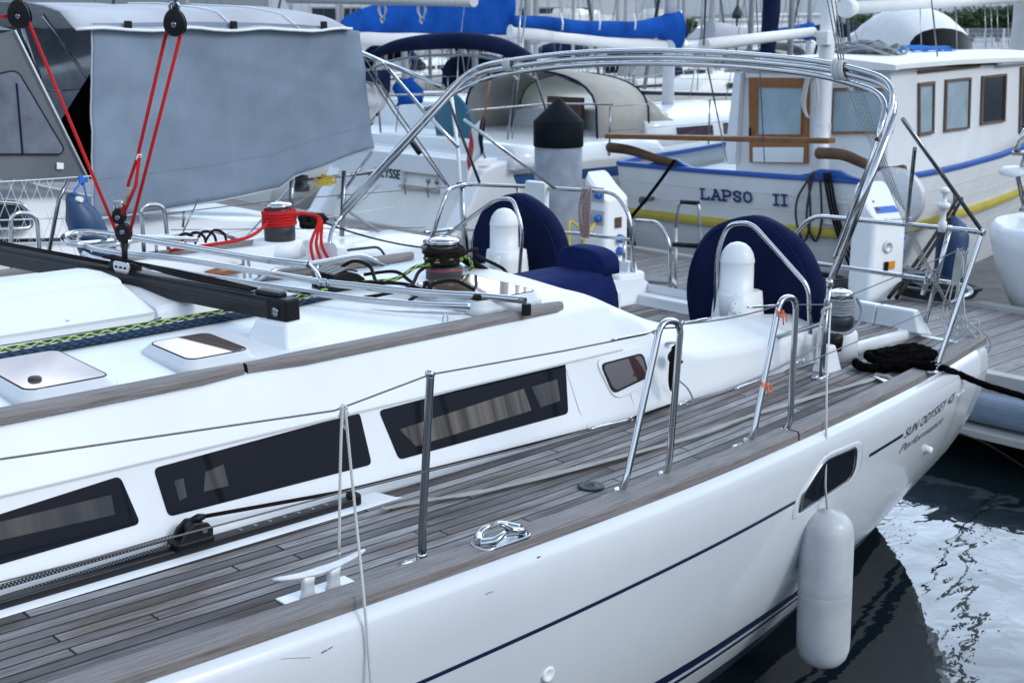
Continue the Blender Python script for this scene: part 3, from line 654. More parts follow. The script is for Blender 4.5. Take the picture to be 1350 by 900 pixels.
mb = MB(); mb.lathe([(.021, 0), (.021, .010), (.017, .014), (0, .014)], Z(46, 502, 1.645), (0, 0, 1), 18); mb.build('vent_knob', M['rubber'], h1)
hatch((2.135, 3.94, 1.604), .29, .35, th=.042)
hatch((3.48, 4.03, 1.612), .38, .48, th=.05)
# mainsheet traveller
A, B = V(2.50, 3.93, 1.72), V(2.13, 5.80, 1.745)
ax = (B - A).normalized(); up = V(0, 0, 1); sd = ax.cross(up).normalized()
trav_dir = ax
prof = [(-.032, -.035), (.032, -.035), (.032, .012), (.024, .018), (.020, .034), (.030, .038), (.030, .048), (-.030, .048), (-.030, .038), (-.020, .034), (-.024, .018), (-.032, .012)]
def trav(t, r=prof): return [A + ax * t + sd * a + up * b for a, b in r]
def trp(d, u, h): return A + ax * d + sd * u + up * h
mb = MB(); mb.loft([trav(.03), trav(1.9)], closed=True, caps=True, smooth=False); tr = mb.build('traveller_track', M['blackm'], Y, bevel=.003)
mb = MB(); c = trp(.03, 0, .0); rot = Matrix((ax, sd, up)).transposed(); mb.box(c, (.11, .074, .10), rot=rot); mb.box(trp(.09, 0, .056), (.13, .050, .022), rot=rot); e_ = mb.build('end_sheave', M['black'], tr, bevel=.016, seg=3)
mb = MB(); mb.lathe([(.018, 0), (.018, .004), (.006, .006), (0, .006)], trp(.03, -.038, .0), -sd, 14); mb.build('pin', M['steel2'], tr)
# foot of the traveller
def frus(c, d0, d1, h, rot=None, name='pad', mt='gel2', bev=.01, parent=Y, sub=0):
    mb = MB(); c = Vector(c); rr = rot or Matrix.Identity(3)
    f = lambda d, z, o=(0, 0): [c + rr @ V(sx*d[0]/2 + o[0], sy*d[1]/2 + o[1], z) for sx, sy in ((-1,-1),(1,-1),(1,1),(-1,1))]
    mb.hexa(f(d0, 0), f(d1, h)); return mb.build(name, M[mt] if isinstance(mt, str) else mt, parent, bevel=bev, seg=3)
frus((2.50, 3.965, 1.585), (.24, .20, 0), (.16, .13, 0), .104, rot, 'track_foot', bev=.014)
# ------------------------------------------------------------------ winches
def winch(c, r, h, parent=Y, name='winch', base='winch', ring=True, top=True):
    c = Vector(c); mb = MB()
    mb.lathe([(r*1.12, -.02), (r*1.12, h*.30), (r*1.06, h*.345), (r*.80, h*.38)], c, n=32); o = mb.build(name, M[base], parent)
    if ring: mb = MB(); mb.lathe([(r*1.125, h*.255), (r*1.13, h*.262), (r*1.13, h*.285), (r*1.125, h*.29)], c, n=32); mb.build('ring', M['redpl'], o)
    mb = MB(); mb.lathe([(r*.80, h*.37), (r*.74, h*.5), (r*.74, h*.7), (r*.84, h*.82)], c, n=32); mb.build('drum', M['winch'], o)
    mb = MB(); mb.lathe([(r*.84, h*.81), (r*.95, h*.84), (r*.98, h*.88), (r*.95, h*.93), (r*.70, h*.97), (r*.35, h), (r*.16, h), (r*.16, h*.96), (0, h*.96)], c, n=32); mb.build('top_cap', M['steel'], o)
    return o
WG = V(3.62, 4.40, 1.625); winch(WG, .074, .20)
WR = V(3.73, 5.92, 1.600); mb = MB(); mb.lathe([(.155, -.06), (.145, .0), (.13, .02), (.05, .024), (0, .024)], WR + V(0, .02, 0), n=32); mb.build('winch_pad', M['gel2'], Y)
winch(WR + V(0, 0, .04), .074, .19, ring=False)
WN = Z(1105, 438, 1.25); mb = MB(); mb.lathe([(.105, -.14), (.095, .0), (.085, .015), (.05, .024), (0, .024)], WN, n=32); mb.build('winch_pad', M['gel2'], Y)
winch(WN + V(0, 0, .02), .066, .20, ring=False)
WF = V(4.95, 6.12, 1.29); winch(WF, .066, .19, ring=False)
# rope clutches
cl = Z(448, 372, 1.66)
for k in range(4):
    c = cl + V(-.02, -.075 + k * .038, .0)
    mb = MB(); pr = [(-.09, -.02), (.09, -.02), (.09, .02), (.055, .045), (.0, .06), (-.06, .052), (-.09, .03)]
    mb.prism([c + V(a, -.015, b) for a, b in pr], V(0, .030, 0)); o = mb.build('rope_clutch', M['black'], Y, bevel=.004)
    mb = MB(); mb.prism([c + V(a, -.017, b) for a, b in [(-.075, .048), (.0, .066), (.05, .052), (.052, .060), (.0, .076), (-.075, .057)]], V(0, .034, 0)); mb.build('lever', M['blackm'], o, bevel=.002)
# steering pedestals with their guard hoops
def pedestal(c, side):
    x, y = c; o_ = []
    mb = MB(); mb.lathe([(.098, 0), (.098, .115), (.094, .128), (.087, .13), (.087, .13), (.085, .27), (.086, .275), (.088, .28), (.088, .285), (.085, .30), (.078, .326), (.062, .352), (.040, .371), (.014, .379), (0, .38)], V(x, y, 1.30), n=36)
    p_ = mb.build('compass_pedestal', M['white'], Y)
    mb = MB(); rings = [[V(x + .02 + a * w, y + b * w2, z) for a, b in rrect(.24, .22, .06, 5)] for z, w, w2 in ((.84, 1.35, 1.25), (1.15, 1.08, 1.05), (1.36, .92, .95), (1.425, .86, .9), (1.43, .78, .8))]
    mb.loft(rings, closed=True, caps=True); col = mb.build('pedestal_column', M['white'], Y)
    f0 = V(x - .085, y - .05, 1.365) if side else V(x - .075, y - .07, 1.36); nrm = V(-.62, -.78, .12).normalized()
    mb = MB(); mb.lathe([(.036, -.02), (.036, .008), (.033, .011), (0, .011)], f0, nrm, 24); dl = mb.build('cover_plate', M['white'], col)
    mb = MB(); u = nrm.orthogonal().normalized(); w = nrm.cross(u)
    for k in range(6): mb.lathe([(.0032, .009), (.0032, .0125), (0, .0125)], f0 + (u * math.cos(k*1.047+.3) + w * math.sin(k*1.047+.3)) * .026, nrm, 6)
    mb.build('screws', M['black'], col)
pedestal((5.2, 3.985), 0); pedestal((5.2, 5.745), 1)
s_ = 5.12
mb = MB(); mb.tube(fillet([S(942, 440, s_), S(946, 330, s_), S(960, 296, s_), S(990, 293, s_), S(1066, 378, s_+.1), S(1068, 440, s_+.1)], [0, .07, .05, .06, .05, 0]), .0115, 12); mb.build('pedestal_guard', M['steel'], Y)
mb = MB(); mb.tube(fillet([S(684, 372, s_), S(689, 300, s_), S(676, 262, s_), S(655, 262, s_), S(572, 322, s_-.1), S(560, 350, s_-.2)], [0, .07, .05, .06, .05, 0]), .0115, 12); mb.build('pedestal_guard', M['steel'], Y)
# ------------------------------------------------------------------ stanchions, gates and pushpits
def foot(c, d=V(1, 0, 0), name='stanchion_base'):
    c = Vector(c); k_ = c + V(.02, 0, 0); mb = MB(); mb.lathe([(.040, 0), (.040, .005), (.034, .010), (.014, .012)], k_ + V(-.020, .006, 0), n=24, sc=(1.45, .85), ref=d); mb.lathe([(.018, .004), (.018, .028), (.013, .032)], k_, n=16); return mb.build(name, M['steel'], Y)
p0, p1 = Z(562, 743, 1.123) + V(0, .022, 0), T(567, 491, 2.9)
mb = MB(); mb.tube([p0, p0 + V(.0, -.004, .05), p0 + V(.004, -.0, .11), p1 - V(0, 0, .02), p1], [.0135, .0135, .0125, .0125, .0125], 14); st = mb.build('stanchion', M['steel2'], Y)
mb = MB(); mb.lathe([(.014, -.012), (.016, 0), (.010, .008), (0, .010)], p1, n=16); mb.build('cap', M['steel'], st); foot(p0 + V(-.02, .0, 0))
def gate(a0, a1, top0, top1, low=None):
    A0, A1 = Z(*a0, 1.123), Z(*a1, 1.123); t = (A0.y + A1.y) / 2 + .02
    P0, P1 = T(*top0, t), T(*top1, t)
    k0 = A0 + (P0 - A0) * .1 + V(-.004, -.02, 0); k1 = A1 + (P1 - A1) * .1 + V(.004, -.02, 0)
    mb = MB(); mb.tube(fillet([A0, k0, P0, P1, k1, A1], [0, .05, .055, .055, .05, 0], 8), .0125, 14); g = mb.build('gate_stanchion', M['steel'], Y)
    foot(A0 + V(-.02, 0, 0)); foot(A1 + V(-.02, 0, 0)); return g, P0, P1
g1, G1a, G1b = gate((815, 655), (873, 633), (872, 422), (898, 424))
g2, G2a, G2b = gate((985, 588), (1034, 573), (1029, 392), (1050, 392))
# far side gates and lifelines
for a0, a1, t0, t1 in (((8, 340), (53, 345), (14, 280), (48, 282)), ((189, 330), (226, 335), (186, 270), (216, 270))):
    q = [T(*p, 6.85) for p in (a0, t0, t1, a1)]; q[0].z = q[3].z = 1.125
    mb = MB(); mb.tube(fillet(q, .06, 8), .0125, 12); mb.build('gate_stanchion', M['steel'], Y)
pb = Z(1083, 497, 1.123); pt = T(1090, 396, pb.y)
mb = MB(); mb.tube([pb, pt], .0125, 14); mb.build('stanchion', M['steel2'], Y); foot(pb)
# near pushpit
F0 = Z(1237, 485, 1.14); F0 = Z(1234, 488, 1.155)
C0 = S(1293, 306, 6.22)
mb = MB()
mb.tube([F0, C0 - V(0, 0, .03), C0], .0135, 14)
q1, q2, q3 = S(1070, 284, 6.22), S(1048, 310, 6.2), S(1012, 400, 6.0)
mb.tube(fillet([C0 + V(0, -.0, -.0), S(1268, 303, 6.22), q1, S(1040, 320, 6.22), S(1030, 430, 6.22)], [0, .02, .09, .05, 0], 8), .0135, 14)
mb.tube(fillet([S(1252, 400, 6.16), S(1285, 384, 6.34), S(1262, 374, 6.30), S(1067, 346, 6.22), S(1035, 340, 6.22)], [0, .06, .06, .03, 0], 8), .0125, 14)
mb.tube([S(1253, 298, 6.22), S(1220, 424, 6.22)], .0125, 12)
mb.build('pushpit', M['steel'], Y); foot(F0 - V(0, 0, .004))
mb = MB(); fb = S(1293, 306, 6.22); mb.lathe([(.017, -.02), (.017, .02)], fb, (0, 1, .2), 12); mb.build('pushpit_joint', M['steel'], Y)
# far pushpit
mb = MB(); G = 6.15
mb.tube(fillet([S(836, 378, G), S(831, 285, G), S(812, 254, G), S(700, 246, G+.02), S(612, 243, G-.1), S(590, 250, 5.6), S(562, 335, 5.4)], [0, .08, .10, .1, .10, .1, 0], 8), .0135, 14)
mb.tube(fillet([S(832, 316, G), S(760, 308, G), S(600, 302, G), S(560, 306, 5.6)], .03), .012, 12)
mb.tube([S(823, 316, G), S(822, 358, G)], .011, 10); mb.tube([S(682, 247, G), S(684, 300, G)], .011, 10); mb.tube([S(608, 243, G), S(616, 330, G)], .014, 10)
mb.build('pushpit', M['steel'], Y)
mb = MB(); mb.box(S(708, 262, G), (.05, .20, .24)); mb.build('outboard_pad', M['white'], Y, bevel=.012)
mb = MB(); mb.tube([S(594, 118, G), S(604, 200, G), S(612, 330, G)], .014, 12); mb.build('antenna_pole', M['white'], Y)
mb = MB(); mb.lathe([(.022, -.03), (.022, .03)], S(608, 244, G), (0, 1, 0), 12); mb.build('pole_clamp', M['black'], Y)
# gps aerial on the near pushpit
c = S(1243, 293, 6.2); mb = MB(); mb.lathe([(.022, -.05), (.022, 0), (.014, .01), (.014, .07), (.03, .075), (.034, .09), (.028, .10), (.012, .105), (.012, .15), (.026, .155), (.026, .175), (0, .185)], c, n=20); mb.build('aerial', M['white'], Y)
mb = MB(); mb.lathe([(.018, -.035), (.018, .035)], S(1224, 366, 6.2) , (.2, .2, 1), 12); mb.tube([S(1224, 366, 6.2), S(1216, 388, 6.2)], .014, 8); mb.build('rail_bracket', M['steel'], Y)
# ------------------------------------------------------------------ lifelines
u1 = T(0, 605, 2.88); tl = [T(-500, 700, 2.88), u1, T(130, 586, 2.885), T(441, 541, 2.89), p1 + V(0, 0, -.006), T(745, 462, 2.9), T(850, 441, 2.92), G1a + V(0, 0, -.03)]
mb = MB(); mb.tube([p for p in tl], .0028, 6); mb.tube([G1a + V(0, 0, -.03), G1b + V(.0, .0, -.02)], .003, 6); mb.tube(sag(G1b + V(.01, 0, -.01), G2a + V(0, 0, -.03), .012), .0028, 6); mb.tube([G2b + V(0, 0, -.03), pt + V(0, 0, -.02)], .0028, 6)
mb.tube(sag(pt + V(0, 0, -.02), S(1270, 327, 6.2), .004), .0028, 6)
low = [T(-500, 870, 2.88), T(0, 767, 2.885), T(130, 734, 2.887), T(250, 702, 2.889), T(446, 650, 2.89), T(566, 620, 2.90), T(700, 588, 2.90), T(832, 551, 2.92)]
mb.tube(low, .0026, 6); mb.tube(sag(T(886, 535, 2.95), T(1008, 497, 2.96), .01), .0026, 6); mb.tube([T(1035, 489, 2.97), T(1080, 471, 3.0), S(1252, 398, 6.18)], .0026, 6)
mb.build('lifeline', M['wire'], Y)
def turnbuckle(a, b, r=.0055):
    a, b = Vector(a), Vector(b); mb = MB(); d = (b - a)
    mb.tube([a, a + d * .15, a + d * .18, a + d * .5, a + d * .52, a + d * .85, a + d], [r*.6, r*.6, r, r, r*.7, r*.7, r*.5], 8); mb.tube([b + V(0, 0, .008), b + V(.012, 0, 0), b - V(0, 0, .008), b - V(.012, 0, 0)], .003, 6, closed=True); mb.build('turnbuckle', M['steel'], Y)
turnbuckle(T(806, 448, 2.9), T(862, 437, 2.92)); turnbuckle(T(776, 566, 2.9), T(833, 552, 2.92)); turnbuckle(T(938, 419, 2.93), T(900, 426, 2.93)); turnbuckle(T(985, 405, 2.94), T(1026, 402, 2.95)); turnbuckle(T(968, 513, 2.95), T(1006, 499, 2.96)); turnbuckle(T(893, 534, 2.95), T(905, 531, 2.95)); turnbuckle(T(1046, 480, 2.97), T(1060, 476, 3.0))
# far lifelines
mb = MB(); mb.tube([T(-40, 352, 6.85), T(20, 340, 6.85)], .003, 6); mb.tube([T(50, 347, 6.85), T(62, 347, 6.85), T(190, 344, 6.85)], .003, 6); mb.tube([T(218, 282, 6.85), T(300, 272, 6.9), T(390, 262, 6.95), T(600, 246, 6.9)], .003, 6); mb.tube([T(225, 303, 6.85), T(560, 300, 6.85)], .0026, 6); mb.build('lifeline', M['wire'], Y)
# ------------------------------------------------------------------ deck hardware
# jib track and car on the cream ledge beside the cabin
mb = MB(); rows = [[V(s, 3.395, 1.124), V(s, 3.40, 1.128), V(s, 3.50, 1.135)] for s in [-.6 + .12*i for i in range(26)]]; rows.append([V(2.60, 3.40, 1.124), V(2.58, 3.42, 1.126), V(2.55, 3.50, 1.130)]); mb.grid(rows); mb.build('track_ledge', M['gel2'], Y)
mb = MB(); a, b = V(.4, 3.452, 1.143), V(2.42, 3.452, 1.143); mb.box((a + b) / 2, (2.02, .042, .026)); tk = mb.build('jib_track', M['blackm'], Y, bevel=.004)
mb = MB(); mb.box((2.425, 3.452, 1.15), (.035, .055, .045)); mb.build('end_stop', M['black'], tk, bevel=.01)
mb = MB()
for k in range(8): mb.lathe([(.009, .012), (.009, .0145), (0, .0145)], V(1.98 + k * .055, 3.452, 1.143), n=10)
mb.build('track_bolts', M['steel2'], tk)
cc = Z(268, 712, 1.19); cc = V(cc.x, 3.452, 1.165)
mb = MB(); mb.box(cc, (.13, .075, .03)); car = mb.build('jib_car', M['black'], Y, bevel=.008)
for dy in (-.028, .028):
    mb = MB(); pr = [(-.055, .008), (.06, .008), (.062, .035), (.045, .058), (.0, .066), (-.03, .045)]
    mb.prism([cc + V(a, dy - .006, b) for a, b in pr], V(0, .012, 0)); mb.build('cheek', M['blackm'], car, bevel=.003)
mb = MB(); mb.lathe([(.026, -.016), (.021, -.008), (.021, .008), (.026, .016)], cc + V(.012, 0, .040), (0, 1, 0), 20); mb.build('sheave', M['rubber'], car)
mb = MB(); mb.lathe([(.008, -.044), (.008, -.034)], cc + V(.028, 0, .038), (0, 1, 0), 12); mb.build('pin', M['steel'], car)
mb = MB(); mb.tube([cc + V(.00, -.01, .070), cc + V(.025, -.01, .072), cc + V(.045, -.01, .072)], [.010, .014, .009], 8); mb.build('line_stop', M['black'], car)
# horn cleat
def cleat():
    a, b = T(360, 774, 2.93), T(481, 734, 2.93); zt = (a.z + b.z) / 2; a.z = b.z = zt = 1.195; m_ = (a + b) / 2
    mb = MB(); mb.box(V(m_.x, 2.94, 1.125), (.24, .088, .006)); o = mb.build('cleat', M['white'], Y, bevel=.002)
    mb = MB(); d = b - a; pts = [a + d * u + V(0, 0, .020 * (abs(u - .5) * 2) ** 2) for u in [i / 14 for i in range(15)]]
    mb.tube(pts, [lerp(.020, .010, abs(u - .5) * 2 ) if 0 < i < 14 else .006 for i, u in enumerate([k / 14 for k in range(15)])], 10, flat=(.55, 1)); mb.build('horn', M['alug'], o)
    for u in (.36, .64):
        mb = MB(); p = a + d * u; mb.loft([[V(p.x + x * k, p.y + y * k, z) for x, y in rrect(.045, .028, .010, 4)] for z, k in ((1.127, 1.15), (1.14, .9), (1.17, .85), (1.196, 1.1))], caps=True); mb.build('cleat_leg', M['alug'], o)
cleat()
# fairlead let into the capping rail
def fairlead():
    c = Z(676, 716, 1.155); t = tn(c.x) + .052; c = V(c.x, t, 1.150)
    mb = MB(); mb.loft([[c + V(x * k, y * k, z) for x, y in rrect(.21, .10, .035, 6)] for z, k in ((-.03, 1), (.006, 1), (.009, .96))], caps=True); o = mb.build('fairlead', M['steel'], Y)
    for sy in (-1, 1):
        for sx in (-1, 1):
            mb = MB(); pts = spline([c + V(sx * .085, sy * .004, .012), c + V(sx * .06, sy * .035, .022), c + V(sx * .035, sy * .040, .034), c + V(sx * .014, sy * .036, .040)], 5); mb.tube(pts, [lerp(.017, .007, i / (len(pts) - 1)) for i in range(len(pts))], 10); mb.build('horn', M['steel'], o)
fairlead()
c = Z(779, 641, 1.125); mb = MB(); mb.lathe([(.048, 0), (.048, .004), (.040, .0065), (.034, .005), (.018, .005), (.015, .008), (.012, .004), (0, .004)], c, n=30); fp = mb.build('filler_cap', M['rubber'], Y)
# block and line organiser on the coaming by the gate
c = T(888, 470, 3.52); mb = MB(); mb.lathe([(.026, -.012), (.03, 0), (.026, .012)], c, (0, 1, 0), 18); mb.build('cheek_block', M['black'], Y)
c = T(1087, 452, 3.45); mb = MB(); mb.lathe([(.045, -.05), (.05, .01), (.045, .03), (.02, .035), (0, .03)], Z(1098, 448, 1.25), n=20); mb.build('self_tailing_block', M['black'], Y)
frus(Z(1092, 492, 1.12) + V(.03, .03, 0), (.13, .09, 0), (.06, .05, 0), .13, None, 'mooring_pad', bev=.01)
q = T(893, 430, 3.70); mb = MB(); mb.lathe([(.022, 0), (.022, .003), (0, .004)], Z(885, 452, 1.385), n=18); mb.build('drain_cap', M['steel2'], Y)
c = Z(587, 424, 1.60); mb = MB(); mb.tube([c + V(-.012, 0, 0), c + V(-.012, 0, .02), c + V(0, 0, .03), c + V(.012, 0, .02), c + V(.012, 0, 0)], .003, 6); mb.build('pad_eye', M['steel'], Y)
mb = MB(); mb.tube([Z(417, 405, 1.622), Z(520, 411, 1.616), Z(600, 413, 1.61), Z(680, 411, 1.60)], .006, 6); mb.build('sprayhood_channel', M['alu'], Y)
# ------------------------------------------------------------------ folded sprayhood hoops lying on the coachroof
def hoop(pix, zs, r, clip=None):
    mb = MB(); pts = [Z(x, y, h) for (x, y), h in zip(pix, zs)]; mb.tube(spline(pts, 8), r, 12); return mb.build('sprayhood_hoop', M['steel'], Y)
hoop([(694, 396), (640, 391), (560, 386), (480, 378), (432, 373)], [1.655, 1.67, 1.685, 1.70, 1.71], .015)
hoop([(432, 373), (340, 358), (240, 342), (165, 334), (120, 326), (100, 316), (112, 308), (160, 312), (260, 316)], [1.71, 1.72, 1.74, 1.75, 1.75, 1.75, 1.75, 1.74, 1.68], .014)
hoop([(406, 349), (340, 341), (240, 324), (160, 311), (110, 306), (84, 313), (100, 322), (150, 318)], [1.745, 1.755, 1.77, 1.78, 1.78, 1.77, 1.76, 1.74], .0155)
hoop([(620, 404), (560, 402), (480, 395), (400, 384), (300, 369), (200, 352), (130, 342), (110, 334)], [1.66, 1.665, 1.675, 1.69, 1.71, 1.73, 1.73, 1.74], .013)
mb = MB(); mb.tube([Z(408, 349, 1.745), Z(418, 360, 1.72), Z(423, 372, 1.71)], .010, 8); mb.lathe([(.016, -.02), (.016, .02)], Z(425, 372, 1.71), trav_dir, 14); mb.build('hoop_joint', M['steel'], Y)
for x, y in ((571, 388), (629, 392), (689, 396)): mb = MB(); mb.lathe([(.0145, -.012), (.0145, .012)], Z(x, y, 1.672), trav_dir, 12); mb.build('hoop_clamp', M['steel2'] if x != 629 else M['black'], Y)
mb = MB(); mb.box(Z(694, 408, 1.63), (.03, .03, .05)); mb.build('hoop_hinge', M['black'], Y, bevel=.005)
# ------------------------------------------------------------------ bimini frame
def arch(dx, dz, foot_n, hin_n, hin_f, r=.0135, top=0):
    sA = 5.5
    pts = [foot_n] + ([hin_n] if hin_n else []) + [S(1190 + dx, 118 + dz, sA), S(1100 + dx * .6, 92 + dz, sA), S(985, 80 + dz, sA), S(870, 75 + dz, sA), S(760, 78 + dz, sA), S(690, 86 + dz, sA), S(618 - dx*.6, 98 + dz, sA)] + hin_f
    n = len(pts); rr = [0] * n; rr[(2 if hin_n else 1)] = .16; rr[(3 if hin_n else 2)] = .5
    for i in range(4 if hin_n else 3, n - 1): rr[i] = .4
    rr[n - 1 - len(hin_f)] = .22
    return fillet(pts, rr, 8)
Hn = S(1094, 372, 5.1); Hf = T(446, 290, 6.45)
mb = MB(); mb.tube(arch(0, 0, Hn, None, [Hf]), .0155, 12); bf = mb.build('bimini_hoop', M['steel'], Y)
mb = MB(); mb.tube(arch(-18, 8, S(1157, 184, 5.3), None, [T(560, 145, 6.5)]), .0145, 12); mb.build('bimini_hoop', M['steel'], Y)
mb = MB(); mb.tube(arch(-2, -9, S(1100, 340, 5.14), None, [T(452, 275, 6.42)]), .0145, 12); mb.build('bimini_hoop', M['steel'], Y)
mb = MB(); mb.tube([S(1180, 150, 5.3), S(1099, 362, 5.12)], .018, 12); mb.build('bimini_leg', M['steel'], Y)
mb = MB(); mb.tube([Hn, S(1088, 425, 5.08), V(5.05, 3.62, 1.27)], .0125, 12); mb.lathe([(.018, -.02), (.018, .02)], Hn, (.1, .3, 1), 12); mb.build('bimini_leg', M['steel'], Y)
mb = MB(); mb.tube(fillet([Hf, T(436, 305, 6.40), T(432, 350, 6.30)], .06), .0125, 12); mb.lathe([(.018, -.02), (.018, .02)], Hf, (.5, -.2, .5), 12); mb.build('bimini_leg', M['steel'], Y)
mb = MB(); mb.tube([S(1190, 157, 5.5), S(1292, 301, 6.2)], .011, 10); mb.build('bimini_strut', M['steel2'], Y)
mb = MB(); mb.tube([S(1206, 196, 5.6), S(1196, 292, 6.2)], .010, 10); mb.build('bimini_strut', M['steel2'], Y)
mb = MB(); mb.tube([S(612, 158, 5.5), S(731, 248, 6.15)], .011, 10); mb.build('bimini_strut', M['steel'], Y)
mb = MB(); mb.tube([S(590, 128, 5.5), S(603, 165, 5.7), S(632, 240, 6.15)], .011, 10); mb.build('bimini_strut', M['steel2'], Y)

# far struts and control lines between the bimini corner and the neighbour
mb = MB(); mb.tube([S(584, 115, 5.6), S(510, 84, 5.9), S(465, 64, 6.1)], .016, 10); mb.lathe([(.024, -.04), (.024, .04)], S(509, 86, 5.9), (.3, 1, .3), 10); mb.build('davit_tube', M['steel'], Y)
mb = MB(); mb.tube([S(509, 88, 5.9), S(560, 148, 5.95), S(604, 194, 6.0)], .014, 10); mb.build('davit_tube', M['steel'], Y)
mb = MB(); mb.tube([S(472, 74, 6.1), S(520, 150, 6.1), S(556, 200, 6.1), S(588, 244, 6.15)], .006, 6); mb.build('davit_line', M['wire'], Y)
mb = MB(); mb.tube([S(478, 72, 6.12), S(528, 152, 6.12), S(562, 200, 6.12), S(592, 246, 6.15)], .006, 6); mb.build('davit_line', M['wire'], Y)
mb = MB(); mb.tube([S(541, 186, 6.12), S(553, 202, 6.12)], [.018, .022], 8); mb.build('line_block', M['black'], Y)

# small scuffs on the topsides
M['scuff'] = mat('scuff', (.16, .17, .19), .7)
for a_, b_, w_ in (((424, 860), (431, 856), .0022), ((433, 855), (438, 852), .0016), ((640, 783), (650, 779), .0012), ((708, 735), (712, 733), .0028), ((370, 868), (410, 866), .0007)):
    p_, q_ = hpx(*a_), hpx(*b_); mb = MB(); mb.tube([p_ + V(0, -.0005, 0), p_.lerp(q_, .4) + V(0, -.0008, .001), q_ + V(0, -.0005, 0)], w_, 5); mb.build('scuff_mark', M['scuff'], Y)
# ================================================================== LOOSE THINGS ON THE YACHT
def single(mb, name, mt, label, cat, group=None, **k):
    return tag(mb.build(name, mt, **k), label, cat, group)
def helix(c, r0, r1, z0, z1, turns, n=14, ph=0, jit=.0):
    c = Vector(c); N_ = int(turns * n); out = []
    for i in range(N_ + 1):
        u = i / N_; a = ph + 2 * math.pi * turns * u; r = lerp(r0, r1, u) + random.uniform(-jit, jit)
        out.append(c + V(math.cos(a) * r, math.sin(a) * r, lerp(z0, z1, u) + random.uniform(-jit, jit)))
    return out
# wheel covers
def wheel_cover(c, r, label):
    c = Vector(c); mb = MB(); n = 56; rings = []
    for k, x in ((.0, -.055), (.5, -.062), (.93, -.055), (1.0, -.03), (1.0, .03), (.93, .055), (.5, .062), (0, .055)):
        rg = []
        for j in range(n):
            a = 2 * math.pi * j / n; wob = 1 + .006 * math.sin(9 * a) * (k > .8); rr = max(k, .001) * r * wob
            rg.append(c + V(x + .008 * math.sin(5 * a + 1) * k, math.cos(a) * rr, math.sin(a) * rr))
        rings.append(rg)
    mb.loft(rings, closed=True, caps=False)
    o = tag(mb.build('wheel_cover', M['navyc'], org=c), label, 'wheel cover', 'round navy covers over the steering wheels')
    mb = MB(); mb.tube([c + V(-.061 + .0, math.cos(a) * r * .93, math.sin(a) * r * .93) for a in [2 * math.pi * j / 48 for j in range(48)]], .003, 6, closed=True); mb.build('seam', M['navyc2'], o)
wheel_cover((5.5, 4.10, 1.335), .435, 'round navy canvas cover over the nearer steering wheel, beside the grey roped winch')
wheel_cover((5.5, 5.93, 1.29), .435, 'round navy canvas cover over the farther steering wheel, behind the cockpit table')
# table cover
def table_cover():
    mb = MB(); rings = []; y0, y1 = 4.595, 4.935; ym = (y0 + y1) / 2
    for s, zt, k in [(3.95, 1.44, .9), (4.0, 1.465, .97), (4.4, 1.475, 1), (4.7, 1.48, 1), (4.88, 1.478, 1.01), (4.93, 1.47, 1.02), (4.955, 1.43, 1.03), (4.965, 1.3, 1.05), (4.98, .95, 1.08)]:
        h = (y1 - y0) / 2 * k
        rings.append([V(s + .010 * math.sin(z * 23 + i), ym + yy, z) for i, (yy, z) in enumerate([(-h * 1.16, .93), (-h * 1.10 + .008 * math.sin(s * 17), 1.15), (-h * 1.03, min(zt, 1.36)), (-h, zt - .02), (-h * .95, zt - .004), (-h * .4, zt), (h * .4, zt + .003), (h * .95, zt - .004), (h, zt - .02), (h * 1.05, min(zt, 1.3)), (h * 1.1, .93)])])
    mb.loft(rings, closed=True, caps=True); o = mb.build('table_cover', M['navyc2'])
    tag(o, 'navy canvas cover over the cockpit table, with a raised rounded end beside the wheel', 'canvas cover')
    mb = MB(); rings = []
    for s, k in ((4.84, .93), (4.845, .98), (4.86, 1), (4.95, 1.0), (4.965, .98), (4.97, .93)):
        rg = []
        for j in range(17):
            a = math.pi * j / 16; hh = .135 * math.sin(a) ** .5 * k; rg.append(V(s + .02 * math.cos(a) ** 2, ym - .175 * k * math.copysign(abs(math.cos(a)) ** .75, math.cos(a)), 1.465 + hh))
        rings.append(rg)
    mb.loft(rings, closed=True, caps=True); mb.build('raised_end', M['navyc2'], o)
table_cover()
# ropes on the winches
def wrapped(name, c, r, z0, z1, turns, rr, mt, tails, label, layers=1, jit=.002):
    mb = MB()
    for l in range(layers):
        mb.tube(helix(c, r + rr * 1.6 * l, r + rr * (1.6 * l + .4), z0, z1, turns, 18, ph=l * 2, jit=jit), rr, 8)
    for t in tails: mb.tube(spline(t, 8), rr, 8)
    return single(mb, name, mt, label, 'rope')
# red rope
c = WR + V(0, 0, .04)
tails = [[c + V(-.075, -.02, .09), Z(326, 313, 1.69), Z(262, 325, 1.66), T(225, 330, 6.0)]]
for k in range(3): tails.append([c + V(.04 - .01*k, -.075, .12), c + V(.10, -.09 - k*.01, .125), c + V(.17 + .008*k, -.12, .085), T(410 + 7*k, 322, 5.74), T(416 + 10*k, 352 - 3*k, 5.72)])
wrapped('winch_rope', c, .071, .062, .140, 5, .0088, M['ropered'], tails, 'red rope wound on the far cabin-top winch, its tails falling aft', 2)
